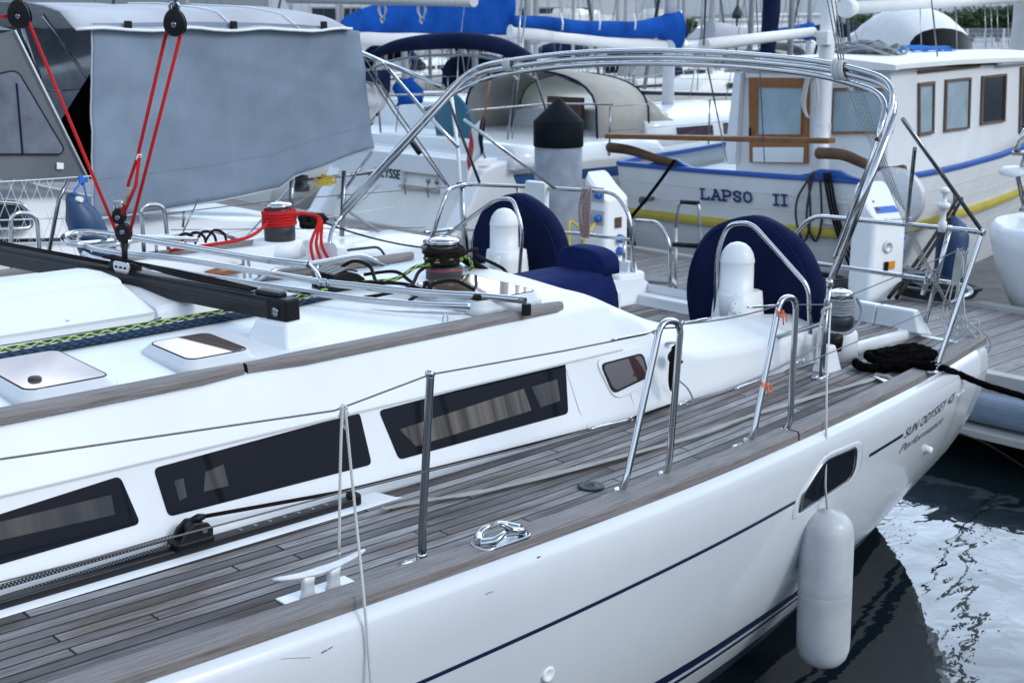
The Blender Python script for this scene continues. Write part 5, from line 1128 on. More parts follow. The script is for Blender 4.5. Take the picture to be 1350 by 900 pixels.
# boarding ladder and gangway rails at the transom gap
mb = MB(); s0 = 6.42
a0, a1 = Z(884, 520, .5), S(884, 310, 6.5)
mb.tube(fillet([S(884, 470, 6.45), S(883, 318, 6.45), S(868, 293, 6.45), S(838, 290, 6.5), S(832, 305, 6.9), S(835, 380, 6.9)], [0, .06, .06, .05, .05, 0]), .012, 10)
o = tag(mb.build('boarding_rail', M['steel']), 'bent steel boarding rail rising from the pontoon behind the transom gap', 'handrail')
mb = MB(); mb.hexa([S(832, 362, 6.9), S(886, 365, 6.5), S(886, 372, 6.5), S(832, 368, 6.9)], [S(830, 366, 7.1), S(892, 370, 6.7), S(892, 377, 6.7), S(830, 372, 7.1)]); mb.build('step_tread', M['alug'], o)
tb_ = Z(925, 452, .5); s0 = tb_.x
mb = MB(); s0 = 8.0; mb.tube(fillet([S(926, 395, s0), S(922, 300, s0), S(922, 268, s0), S(895, 266, s0), S(891, 300, s0), S(891, 395, s0)], [0, 0, .06, .06, 0, 0]), .013, 10)
o = tag(mb.build('hand_trolley', M['alu']), 'small aluminium hand trolley with black grips standing on the pontoon', 'trolley')
mb = MB(); mb.tube([S(898, 266, s0), S(921, 268, s0)], .018, 8); mb.build('grip', M['black'], o)
mb = MB(); mb.tube([S(888, 322, s0), S(932, 325, s0)], .022, 8); mb.build('cross_bar', M['black'], o)
mb = MB(); mb.tube([S(893, 400, s0), S(884, 425, s0), S(880, 432, s0)], .02, 8); mb.tube([S(893, 400, s0), S(905, 402, s0), S(922, 420, s0)], .02, 8); mb.build('foot_frame', M['black'], o)
# ================================================================== generic hull for the neighbours
def Loc(o, yaw):
    o = Vector(o); c, s = math.cos(yaw), math.sin(yaw)
    return lambda x, y, z=0: V(o.x + x * c - y * s, o.y + x * s + y * c, o.z + z)
def gen_hull(mb, F, L, B, fb, stern=.82, sheer=.25, stripes=None, bowrake=.9, n=30, tuck_=.25, scoop=.0, zlow=-.3, fine=2.2):
    # x = 0 at the stern, L at the bow; y centred
    zs = [1.0, .97, .93, .90, .86, .8, .7, .6, .5, .4, .3, .24, .20, .14, .10, .04, -.1, -.25]
    rings = []
    for i in range(n + 1):
        u = i / n; x = L * u
        hb = B/2 * (stern + (1 - stern) * math.sin(min(1, u / .45) * math.pi / 2)) * (1 if u < .45 else max(0.0, 1 - ((u - .45) / .55) ** fine))
        h = fb * (1 + sheer * (u * u)); ring = []
        for z in zs:
            k = max(0, 1 - max(z, 0)); y = hb * (1 - tuck_ * k ** 2 * (1 + 1.2 * u)) ; y = max(y, .0)
            xx = x - bowrake * k * u ** 5 - (scoop * (z) * (1 - u) ** 8 if scoop else 0) * -1
            ring.append((xx, y, z * h))
        rings.append([F(x_, -y_, z_) for x_, y_, z_ in ring] + [F(x - bowrake * u**5, 0, zlow)] + [F(x_, y_, z_) for x_, y_, z_ in ring[::-1]])
    m_ = len(zs)
    def mf(i, j):
        jj = j if j < m_ else 2 * m_ - j
        if stripes and jj in stripes: return stripes[jj]
        return 0
    mb.loft(rings, closed=True, caps=False, mfun=mf)
    mb.add(rings[0], [list(range(len(rings[0])))[::-1]], 0)
    return rings
def half_beam(u, B, stern=.82, fine=2.2): return B/2 * (stern + (1 - stern) * math.sin(min(1, u / .45) * math.pi / 2)) * (1 if u < .45 else max(0.0, 1 - ((u - .45) / .55) ** fine))
def coach(F, x0, x1, w0, w1, z0, z1, name, mt, parent, n=10, front=.8, fall=.12):
    mb = MB(); rings = []
    for i in range(n + 1):
        u = i / n; x = lerp(x0, x1, u); w = lerp(w0, w1, u) / 2; h = (z1 - z0) * (1 if u < front else max(.05, 1 - ((u - front) / (1 - front)) ** 1.5))
        q = [(w, 0), (w - fall * .5, h * .7), (w - fall, h * .92), (w - fall * 1.8, h), (0, h * 1.08)]
        rings.append([F(x, -a, z0 + b) for a, b in q] + [F(x, a, z0 + b) for a, b in q[:-1][::-1]])
    mb.loft(rings, closed=True, caps=True); return mb.build(name, mt, parent)
# ================================================================== NEIGHBOUR on the far side of the yacht (grey canvas cockpit tent)
def neighbour():
    TD = 9.45                                     # its centreline
    F = Loc((6.25, TD, 0), math.pi)               # x runs from the stern forward
    o = empty('sailing_yacht', (2, TD, 0), 'white sloop moored beyond the foreground yacht, its cockpit closed by a blue-grey canvas tent', 'sailboat')
    mb = MB(); gen_hull(mb, F, 12.2, 4.0, 1.12, stern=.80, stripes={12: 1, 13: 1}); mb.build('hull', [M['gelold'], M['navy']], o)
    t = 8.05                                      # its near cabin side
    mb = MB(); rings = []
    for s, zt in ((-4, 1.2), (-3, 1.5), (0, 1.66), (2.6, 1.70), (3.6, 1.66), (3.75, 1.55)):
        q = [(t, 1.08), (t + .02, 1.3), (t + .10, zt - .04), (t + .16, zt), (TD, zt + .06)]; rings.append([V(s, a, b) for a, b in q] + [V(s, 2*TD - a, b) for a, b in q[:-1][::-1]])
    mb.loft(rings, closed=True, caps=True); mb.build('coachroof', M['gel'], o)
    mb = MB(); rings = []
    for s, zt in ((3.7, 1.50), (4.4, 1.46), (5.1, 1.38), (5.6, 1.25), (5.95, 1.1)):
        rings.append([V(s, a, b) for a, b in ((t - .02, 1.0), (t, 1.2), (t + .06, zt - .03), (t + .14, zt), (t + .5, zt), (t + .52, 1.0))])
    mb.loft(rings, closed=True, caps=True); mb.build('cockpit_coaming', M['gel'], o)
    mb = MB(); mb.tube([T(230, 318, t - .03), T(440, 285, t - .03), T(520, 272, t)], .003, 6); mb.tube([T(250, 345, t - .03), T(430, 312, t - .03)], .003, 6); mb.build('panel_seam', M['cream'], o)
    # cabin window
    P4 = [T(-30, 265, t + .01), T(30, 268, t + .01), T(44, 300, t + .01), T(-30, 304, t + .01)]
    poly = fillet(P4, .06, 5, True); mb = MB(); mb.tube([p + V(0, -.012, 0) for p in poly], .016, 8, closed=True); w = mb.build('cabin_window', M['steel'], o)
    mb = MB(); mb.prism([p + V(0, -.004, 0) for p in poly], V(0, .03, 0)); mb.build('pane', M['glassd'], w)
    mb = MB(); mb.tube([T(-20, 318, t - .01), T(160, 314, t - .01)], .012, 6); mb.build('rub_strip', M['black'], o)
    # stern corner with recessed locker outline
    mb = MB(); mb.tube(fillet([T(440, 350, 7.45), T(455, 330, 7.45), T(500, 325, 7.45), T(512, 345, 7.45)], .05), .010, 6); mb.build('rub_rail', M['rubber'], o)
    mb = MB(); mb.loft([[V(s, y, z) for y, z in ((7.52, .7), (7.50, 1.12), (7.6, 1.19), (8.2, 1.19), (8.2, .7))] for s in (4.9, 5.6, 6.0, 6.2)], caps=True); mb.build('quarter', M['gel'], o, bevel=.05, seg=4)
    # lifeline, stanchions and netting
    ts = 7.55
    mb = MB()
    for a, b in (((-60, 242), (120, 232)), ((-60, 290), (60, 288)), ((60, 288), (160, 285)), ((-60, 300), (0, 298))): mb.tube(sag(T(*a, ts), T(*b, ts), .005), .0035, 6)
    mb.tube([T(120, 232, ts), T(150, 290, ts)], .003, 6); mb.build('lifeline', M['white'], o)
    mb = MB()
    xs = list(range(-40, 78, 17))
    for x in xs:
        mb.tube([T(x, 238, ts), T(x + 42, 345, ts)], .0013, 4); mb.tube([T(x + 42, 236, ts), T(x, 345, ts)], .0013, 4)
    mb.build('net', M['white'], o)
    mb = MB(); mb.tube([T(90, 237, ts), T(78, 262, ts), T(62, 345, ts)], .012, 8); mb.build('stanchion', M['steel2'], o)
    mb = MB(); mb.tube([T(262, 262, ts), T(230, 330, ts)], .005, 8) ; mb.tube(sag(T(150, 290, ts), T(245, 279, ts), .01), .003, 6); mb.tube(fillet([T(243, 278, ts), T(241, 300, ts)], .02), .008, 6); mb.build('lifeline', M['steel2'], o)
    # struts at the cockpit tent
    mb = MB(); mb.tube([T(385, 236, 8.0), T(384, 272, 8.0), T(388, 280, 8.0)], .018, 8); mb.build('tent_post', M['steel2'], o)
    mb = MB(); mb.tube([T(388, 240, 8.4), T(480, 228, 8.4), T(500, 224, 8.4)], .016, 8); mb.build('stern_rail', M['steel2'], o)
    mb = MB(); mb.tube([T(454, 225, 8.1), T(450, 330, 8.1)], .02, 8); mb.build('stern_rail', M['steel2'], o)
    mb = MB(); mb.tube([T(380, 250, 8.3), T(320, 318, 7.7)], .006, 6); mb.build('stay', M['steel2'], o); mb = MB(); mb.tube([T(490, 200, 8.3), T(446, 262, 8.3)], .012, 6); mb.build('stay', M['steel2'], o)
    mb = MB(); mb.lathe([(.06, 0), (.06, .05), (.045, .06), (.05, .10), (.055, .12), (0, .13)], V(*T(398, 252, 8.25)), n=20); mb.build('winch', M['winch'], o)
    # sprayhood
    mb = MB(); q = [T(0, 45, 8.05), T(18, 40, 8.05), T(116, 234, 8.05), T(116, 240, 8.05), T(-60, 240, 8.05), T(-60, 60, 8.05)]
    far = [V(p.x, 2 * TD - p.y, p.z) for p in q]
    mb.prism(q, V(0, .02, 0)); sp = mb.build('sprayhood', M['dgrey'], o)
    rows = []
    edge = [T(18, 40, 8.05), T(-60, 30, 8.05)]
    for i in range(9):
        u = i / 8; a = math.pi * u; y = 8.05 + (2 * (TD - 8.05)) * u; rows.append([V(edge[0].x, y, edge[0].z + .10 * math.sin(a)), V(edge[0].x - .5, y, edge[0].z + .12 * math.sin(a)), V(edge[0].x - 1.4, y, 1.72)])
    mb = MB(); mb.grid(rows); mb.build('sprayhood_top', M['dgrey'], sp)
    win = fillet([T(22, 92, 8.04), T(84, 196, 8.04), T(80, 203, 8.04), T(-60, 203, 8.04), T(-60, 110, 8.04)], .05, 5, True)
    mb = MB(); mb.add([p + V(0, -.006, 0) for p in win], [list(range(len(win)))]); mb.build('sprayhood_window', M['pvcgrey'], sp)
    mb = MB(); mb.tube([p + V(0, -.008, 0) for p in win], .004, 6, closed=True); mb.tube([T(22, 110, 8.03), T(30, 203, 8.03)], .006, 6); mb.build('seam', M['dnavy'], sp)
    mb = MB(); mb.tube([T(20, 40, 8.03), T(117, 236, 8.03)], .006, 6); mb.build('piping', M['white'], sp)
    mb = MB(); mb.add([T(75, 214, 8.03), T(84, 215, 8.03), T(84, 223, 8.03), T(75, 223, 8.03)], [(0, 1, 2, 3)]); mb.build('patch', M['white'], sp)
    # tent side
    def tent_t(x, y): return 7.98
    top = [(118, 94), (170, 92), (230, 94), (300, 94), (380, 96), (440, 97), (478, 98)]; bot = [(122, 232), (152, 286), (230, 275), (300, 262), (372, 247), (384, 234), (492, 196)]
    bot = [(122, 225), (126, 288), (230, 275), (300, 262), (368, 248), (386, 234), (492, 196)]
    mb = MB(); rows = []
    for (a, b), (c, d) in zip(top, bot):
        pass
    def edge_at(tab, u):
        u *= len(tab) - 1; i = min(int(u), len(tab) - 2); f_ = u - i; return (lerp(tab[i][0], tab[i+1][0], f_), lerp(tab[i][1], tab[i+1][1], f_))
    topc = [(121, 31), (190, 30), (260, 29), (330, 30), (400, 33), (474, 41)]; botc = [(123, 290), (205, 279), (290, 264), (370, 248), (388, 233), (492, 196)]
    for i in range(61):
        u = i / 60; a = T(*edge_at(topc, u), 7.98); b = T(*edge_at(botc, u), 7.98); r_ = []
        for j in range(25):
            v = j / 24; p = a.lerp(b, v); w_ = .035 * noise.noise(V(p.x * 2.2 + p.z * 1.5, p.z * 1.2, 3)) + .020 * noise.noise(V(p.x * 5 - p.z * 5, p.z * 2 + p.x * 2, 8)) + .010 * noise.noise(V(p.x * 3 + p.z * 14, p.z * 2, 5)); r_.append(p + V(0, w_ * math.sin(math.pi * min(1, v * 3) / 2), 0))
        rows.append(r_)
    mb = MB(); mb.grid(rows); tn_ = mb.build('cockpit_tent', M['greyc'], o); sm = tn_.modifiers.new('thick', 'SOLIDIFY'); sm.thickness = .004
    mb = MB(); mb.tube([r_[-1] for r_ in rows], .006, 6); mb.tube([p + V(-.003, 0, 0) for p in rows[0]], .006, 6); mb.build('hem', M['greytop'], tn_)
    for f_ in (.83,): mb = MB(); mb.tube([r_[int(24 * f_)] + V(0, -.001, 0) for r_ in rows], .0016, 5); mb.build('seam', M['greyc'], tn_)
    # tent roof
    prof = [(3.52, .0), (3.9, .0), (4.6, .0), (5.2, -.02), (5.6, -.07), (5.72, -.14)]
    mb = MB(); rings = []
    for i in range(25):
        u = i / 24; s = lerp(3.58, 5.68, u); e = .02 if u < .84 else .02 - .07 * ((u - .84) / .16) ** 2; r_ = []
        for k in range(13):
            v = k / 12; y = lerp(7.93, 2 * TD - 7.93, v); z = 2.725 + (.17 + e) * math.sin(math.pi * v) ** .35 + .010 * noise.noise(V(u * 9, v * 6, 2)) + .008 * math.sin(u * 21 + v * 6)
            r_.append(V(s + .02 * math.sin(v * 9), y, z))
        rings.append(r_)
    mb.grid(rings); rf = mb.build('tent_roof', M['greytop'], o); sm = rf.modifiers.new('thick', 'SOLIDIFY'); sm.thickness = .006
    mb = MB(); mb.tube([V(p[0].x, p[0].y - .004, p[0].z + .004) for p in rings], .010, 8); mb.tube(spline([rings[13][k] + V(0, 0, .006) for k in range(0, 7)], 2), .005, 6); mb.tube(spline([rings[19][k] + V(0, 0, .006) for k in range(0, 7)], 2), .005, 6); mb.build('welt', M['white'], rf)
    for x in (169, 308, 427): 
        mb = MB(); mb.box(T(x, 34, 7.95), (.05, .02, .06), R(0)); mb.build('strap_buckle', M['black'], rf, bevel=.005)
    # roof leading edge towards the sprayhood, a black sheet painted as the tent's dark inside, and frame tubes
    mb = MB(); mb.tube([T(56, 20, 8.6), T(116, 104, 8.6)], .014, 8); mb.tube([T(30, 36, 8.6), T(66, 145, 8.6)], .018, 8); mb.tube([T(60, 120, 8.6), T(118, 119, 8.6)], .008, 8); mb.build('tent_frame', M['steel2'], o)
    mb = MB(); mb.add([T(78, 162, 8.3), T(118, 98, 8.3), T(122, 236, 8.3), T(116, 236, 8.3)], [(0, 1, 2, 3)]); q_ = mb.build('dark_inside_sheet', M['fluff'], o); q_.modifiers.new('thick', 'SOLIDIFY').thickness = .01
    mb = MB(); mb.grid([[V(1.2, 10.9, 1.5), V(1.2, 10.9, 2.9)], [V(5.7, 10.9, 1.5), V(5.7, 10.9, 2.9)]]); q_ = mb.build('far_tent_side', M['pvcgrey'], o); q_.modifiers.new('thick', 'SOLIDIFY').thickness = .01
    mb = MB(); mb.grid([[V(1.6, 9.2, 2.86), V(1.6, 10.9, 2.86)], [V(3.6, 9.2, 2.86), V(3.6, 10.9, 2.80)]]); q_ = mb.build('roof_extension', M['dgrey'], o); q_.modifiers.new('thick', 'SOLIDIFY').thickness = .01
    # blue fender hanging on its stanchion
    f = empty('fender', T(125, 330, 7.35), 'dark blue fender slung from the neighbour lifeline beside the slanting red rope', 'fender')
    a, b = T(93, 255, 7.35), T(136, 345, 7.35); ax_ = (b - a); L2 = ax_.length; mb = MB()
    mb.lathe([(0, 0), (.03, .004), (.045, .03), (.06, .07), (.095, .14), (.105, .22), (.105, L2), (.08, L2 + .06), (0, L2 + .09)], a, ax_, n=32); mb.build('fender_body', M['bluef'], f)
    mb = MB(); mb.lathe([(.016, -.075), (.016, .075)], a + ax_.normalized() * .035, (.25, -1, 0), 12); mb.build('eye', M['white'], f)
    mb = MB(); k = T(109, 237, 7.45)
    for j in range(5): mb.tube(spline([k + V(random.uniform(-.03, .03), 0, random.uniform(-.03, .03)) for _ in range(5)], 4), .006, 6)
    mb.tube(spline([a + V(0, -.05, .0), T(99, 250, 7.35), k], 5), .007, 6); mb.tube(spline([k, T(115, 262, 7.35), T(128, 300, 7.35), T(140, 335, 7.35)], 5), .006, 6); mb.build('fender_line', M['ropec'], f)
    # yellow gloves of rope at the stern rail
    mb = MB(); w0 = T(430, 235, 8.3)
    for j in range(6): mb.tube(spline([w0 + V(random.uniform(-.12, .1), 0, random.uniform(-.06, .03)) for _ in range(4)], 4), .007, 6)
    single(mb, 'rope_hank', mat('yellow_rope', (.6, .42, .03), .8), 'yellow rope bundled on the neighbour stern rail just under the grey tent', 'rope')
    mb = MB(); mb.tube(sag(T(455, 275, 7.9), T(575, 330, 8.6), .06), .012, 8); mb.tube(spline([T(535, 305, 8.3), T(540, 330, 8.3), T(538, 345, 8.3)], 5), .005, 6); single(mb, 'mooring_line', M['ropeg'], 'grey mooring line from the neighbour stern down to the pontoon', 'rope')
neighbour()
# crumpled pale sheet stuck to the end of the tent
mb = MB(); rows = []
a0 = T(474, 105, 8.6); 
for i in range(13):
    rows.append([T(474 + 36 * math.sin(i / 12 * 1.6) * (.6 + .4 * math.sin(j * .5)) * (j > 0), 105 + j * 7.5, 8.6) + V(0, .08 * noise.noise(V(i * .5, j * .6, 1)), .02 * noise.noise(V(i, j, 4))) for j in range(9)])
mb.grid(rows); o_ = single(mb, 'tarpaulin', M['greytop'], 'crumpled pale tarpaulin bundled behind the end of the grey tent', 'tarpaulin'); o_.modifiers.new('thick', 'SOLIDIFY').thickness = .01
# ================================================================== ULYSSE, stern to the pontoon
def ulysse():
    yaw = R(0); F = Loc((9.35, 12.62, 0), yaw)
    o = empty('sailing_yacht', (14, 12.6, 0), 'white sloop with open stern, blue side stripe and beige sprayhood behind the steel pile', 'sailboat')
    mb = MB(); gen_hull(mb, F, 11.2, 3.55, 1.22, stern=.80, sheer=.22, stripes={3: 1, 4: 1, 12: 2, 13: 2}, scoop=.5)
    mb.build('hull', [M['gelold'], mat('mid_blue_stripe', (.03, .09, .24), .4), M['navy']], o)
    # scoop: white platform, side wings, steps
    mb = MB(); mb.box(F(.05, 0, .38), (.7, 2.7, .10)); mb.build('bathing_platform', M['gel'], o, bevel=.02)
    mb = MB(); mb.box(F(-.31, 0, .40), (.04, 2.7, .12)); mb.build('platform_edge', M['cream'], o, bevel=.01)
    for sy in (-1, 1):
        mb = MB(); pr = [(-.30, .34), (.0, .50), (.22, .80), (.42, 1.18), (1.1, 1.34), (2.2, 1.36), (2.2, .6), (-.2, .33)]
        mb.prism([F(a, sy * 1.36 - .12, b) for a, b in pr], F(0, .26, 0) - F(0, 0, 0)); mb.build('stern_wing', M['gel'], o, bevel=.05, seg=4)
    ra, rb = S(526, 226, 9.65), S(577, 266, 9.65); ya, yb = ra.y - 12.62, rb.y - 12.62; z1, z0 = ra.z, rb.z    # stern locker opening
    for nm, c, d in (('transom', ((.58), (1.42 + ya) / 2, .84), (.5, 1.42 - ya, .9)), ('transom', ((.58), (yb - 1.30) / 2, .84), (.5, yb + 1.30, .9)), ('transom', ((.58), (ya + yb) / 2, (z1 + 1.29) / 2), (.5, ya - yb, 1.29 - z1)), ('transom', ((.58), (ya + yb) / 2, (z0 + .39) / 2), (.5, ya - yb, z0 - .39))):
        mb = MB(); mb.box(F(*c), d); mb.build(nm, M['gel'], o, bevel=.012)
    mb = MB(); mb.box(F(.80, (ya + yb) / 2, (z0 + z1) / 2), (.04, ya - yb + .02, z1 - z0 + .02)); mb.build('locker_back', M['gelold'], o)
    mb = MB(); mb.box(F(.52, (ya + yb) / 2, lerp(z0, z1, .42)), (.46, ya - yb, .03)); mb.build('locker_shelf', M['beige'], o)
    for k in range(2): mb = MB(); mb.tube([F(.28, lerp(ya, yb, .2 + .6 * k), z0 + .04), F(.26, lerp(ya, yb, .2 + .6 * k), z0 + .14), F(.28, lerp(ya, yb, .2 + .6 * k), z0 + .22)], .010, 6); mb.build('grab_handle', M['steel2'], o)
    for y in (.55, -.62, -.78):
        mb = MB(); mb.lathe([(.035, 0), (.03, .015), (0, .015)], F(.30, y, 1.0), (-1, 0, 0), 16); mb.build('shower_fitting', M['steel2'], o)
    tx_ = S(493, 232, 9.66); Mx = frame(V(9.672, tx_.y, tx_.z), (0, -1, 0), (-.02, 0, 1)); text('ULYSSE', .16, .002, M['black'], o, Mx, shear=.15, bold=.002)
    # coamings, deck, coachroof
    coach(F, .9, 3.6, 3.1, 3.3, 1.12, 1.42, 'cockpit_coaming', M['gel'], o, front=.95)
    coach(F, 3.4, 8.6, 2.7, 1.3, 1.2, 1.66, 'coachroof', M['gel'], o)
    coach(F, .8, 10.6, 3.2, .8, 1.16, 1.30, 'deck', M['gel'], o, front=.6, fall=.05)
    for k, (xa, xb) in enumerate(((4.1, 5.0), (5.3, 6.0), (6.3, 6.9))):
        w_ = lambda x: lerp(2.7, 1.3, (x - 3.4) / 5.2) / 2
        mb = MB(); mb.hexa([F(xa, -w_(xa) - .012 + .02, 1.32), F(xb, -w_(xb) - .012 + .02, 1.32), F(xb, -w_(xb) + .03, 1.32), F(xa, -w_(xa) + .03, 1.32)], [F(xa, -w_(xa) + .03, 1.48), F(xb, -w_(xb) + .03, 1.47), F(xb, -w_(xb) + .07, 1.47), F(xa, -w_(xa) + .07, 1.48)]); mb.build('cabin_window', M['portg'], o)
    # sprayhood, beige, with clear front
    def shood(x0, x1, w, zb, zt, mt, wn):
        rows = []; 
        for i in range(17):
            a = math.pi * i / 16; y = -w/2 * math.cos(a); z = zb + (zt - zb) * (math.sin(a) ** .45)
            rows.append([F(x0, y, z), F(x0 + .55, y, lerp(zb, z, 1.0)), F(x0 + 1.0, y * .98, lerp(zb, z, .93)), F(x1, y * .92, lerp(zb, z, .25))])
        mb = MB(); mb.grid([r[:3] for r in rows]); h = mb.build('sprayhood', mt, o); h.modifiers.new('t', 'SOLIDIFY').thickness = .01
        mb = MB(); mb.grid([r[2:] for r in rows]); g = mb.build('sprayhood_window', M['window_pvc'], h); g.modifiers.new('t', 'SOLIDIFY').thickness = .005
        for k in (0, 2): mb = MB(); mb.tube([r[k] for r in rows], .016, 8); mb.build('hoop', M['dnavy'], h)
    shood(2.5, 4.3, 2.55, 1.40, 2.24, M['beige'], 1)
    mb = MB(); mb.box(F(3.2, 0, 1.62), (.06, .66, .5)); mb.build('companionway', M['woodd'], o)
    # teal and navy wheel cover and bimini folded on its hoops
    M['teal'] = mat('teal_canvas', (.03, .13, .20), .85)
    mb = MB(); c = S(600, 170, 10.6); mb.lathe([(0, -.03), (.44, -.03), (.47, 0), (.44, .03), (0, .03)], c, (1, -.1, 0), 30, sc=(1.1, .85)); mb.build('wheel_cover', M['teal'], o)
    for px_, t_ in ((490, 0),):
        pts = [S(x, y, 9.9) for x, y in ((488, 74), (520, 62), (560, 56), (610, 54), (655, 60), (690, 74), (706, 84))]; pp = spline(pts, 5); n = len(pp)
        mb = MB(); mb.tube(pp, [.02 + .095 * math.sin(math.pi * min(1, max(0, i / (n - 1)) * 1.0)) ** .5 for i in range(n)], 12, flat=(.85, .9)); mb.build('folded_bimini', M['dnavy'], o)
        mb = MB(); mb.tube(spline([p - V(0, 0, .16) for p in pts], 4), .016, 8); mb.tube([S(494, 78, 9.9), F(1.2, 1.5, 1.3)], .014, 8); mb.tube([S(702, 88, 9.9), F(1.6, -1.5, 1.3)], .014, 8); mb.build('bimini_frame', M['steel2'], o)
    # mast, boom, cover
    F_m = F(6.05, 0, 0); mp = T(880, 150, 12.62); mx = mp.x
    mb = MB(); mb.lathe([(.085, 1.6), (.085, 12)], V(mx, 12.62, 0), n=16, sc=(1.3, .8), ref=(1, 0, 0)); mb.build('mast', M['alug'], o)
    bx, bz = T(686, 52, 12.62), T(862, 55, 12.62)
    mb = MB(); mb.tube([T(672, 42, 12.62), V(mx - .1, 12.62, T(868, 62, 12.62).z)], .075, 12, flat=(1.2, .8)); mb.build('boom', M['white'], o)
    pts = [T(x, y, 12.62) for x, y in ((674, 25), (720, 28), (780, 34), (830, 35), (862, 32), (882, 28), (893, 30))]; n = 0
    rings = []; pp = spline(pts, 5); m_ = len(pp)
    for i, p in enumerate(pp):
        u = i / (m_ - 1); h = lerp(.085, .17, u ** 1.1) if u < .72 else lerp(.17, .30, (u - .72) / .28); w = lerp(.07, .15, u); rings.append([p + V(0, math.cos(a) * w * (1 + .1 * math.sin(i * 1.3)), math.sin(a) * h * (1 + .06 * math.sin(i * .9 + a * 2)) - h * .4) for a in [2 * math.pi * j / 14 for j in range(14)]])
    mb = MB(); mb.loft(rings, caps=True); sc_ = mb.build('sail_cover', M['bluec'], o)
    for x in (735, 784, 831): q = T(x, 30, 12.5); mb = MB(); mb.tube([q + V(0, -.06, .12), q + V(0, -.10, 0), q + V(0, -.09, -.1)], .012, 6); mb.build('sail_tie', M['white'], sc_)
    # rigging
    mb = MB()
    mb.tube([T(690, -30, 12.0), T(683, 60, 11.9), T(662, 250, 11.9)], .012, 6); mb.tube([T(698, -30, 12.0), T(668, 250, 11.9)], .010, 6)
    mb.tube([V(mx, 12.62, 10), F(10.9, 0, 1.5)], .006, 5); mb.tube([V(mx, 12.62, 9), F(5.5, -1.6, 1.3)], .006, 5); mb.tube([V(mx, 12.62, 9), F(5.5, 1.6, 1.3)], .006, 5); mb.tube([T(706, 85, 12.6), T(865, 190, 12.6) + V(0, 0, .4)], .03, 8); mb.build('rigging', M['steel2'], o)
    mb = MB()
    prev = None
    for x in (2.4, 4.2, 6.0, 7.8, 9.4):
        y = -half_beam(x / 11.2, 3.55, .80) + .08; zb = 1.22 * (1 + .22 * (x/11.2)**2); a, b = F(x, y, zb), F(x, y, zb + .6); mb.tube([a, b], .012, 6)
        if prev: mb.tube([prev, b], .004, 5); mb.tube([prev - V(0, 0, .3), b - V(0, 0, .3)], .004, 5)
        prev = b
    mb.tube(fillet([F(.6, -1.3, 1.3), F(.3, -1.3, 1.85), F(1.4, -1.5, 1.9), F(2.4, -1.62, 1.86)], .1), .013, 8); mb.build('guard_rails', M['steel2'], o)
    mb = MB(); mb.tube(fillet([F(.6, 1.3, 1.3), F(.3, 1.3, 1.85), F(1.4, 1.5, 1.9), F(2.4, 1.62, 1.86)], .1), .013, 8); mb.build('stern_rail', M['steel2'], o)
    mb = MB()
    mb.tube(sag(F(.1, 1.0, .95), V(7.4, 12.5, .5), .02), .006, 6); mb.tube(sag(F(.1, .1, .9), V(7.2, 11.2, .5), .03), .006, 6); single(mb, 'mooring_line', M['ropeg'], 'thin mooring lines running from the open stern of the sloop to the pontoon', 'rope')
ulysse()
# flag and life buoy bits at its stern rail
mb = MB(); a = S(629, 165, 9.6); mb.tube([S(632, 190, 9.6), S(648, 95, 9.6)], .010, 6); o = tag(mb.build('flag_staff', M['wood']), 'slanting flag staff with a furled flag, left of the steel pile', 'flag')
mb = MB(); rows = [[S(638 - i * 3, 150 + j * 8 + i * 4, 9.6) + V(.02 * math.sin(i + j), 0, 0) for j in range(7)] for i in range(8)]; mb.grid(rows, m=0)
for k in range(len(mb.m)): mb.m[k] = 0 if k // 6 < 2 else (1 if k // 6 < 5 else 2)
fl_ = mb.build('flag_cloth', [M['dnavy'], M['whitep'], M['red']], o); fl_.modifiers.new('t', 'SOLIDIFY').thickness = .004
mb = MB(); mb.tube([S(776 - 70, 245, 9.5), S(650, 312, 9.2)], .03, 8); tag(mb.build('gangplank', M['steel2']), 'dark gangplank propped from the pontoon up to the sloop stern', 'gangplank')
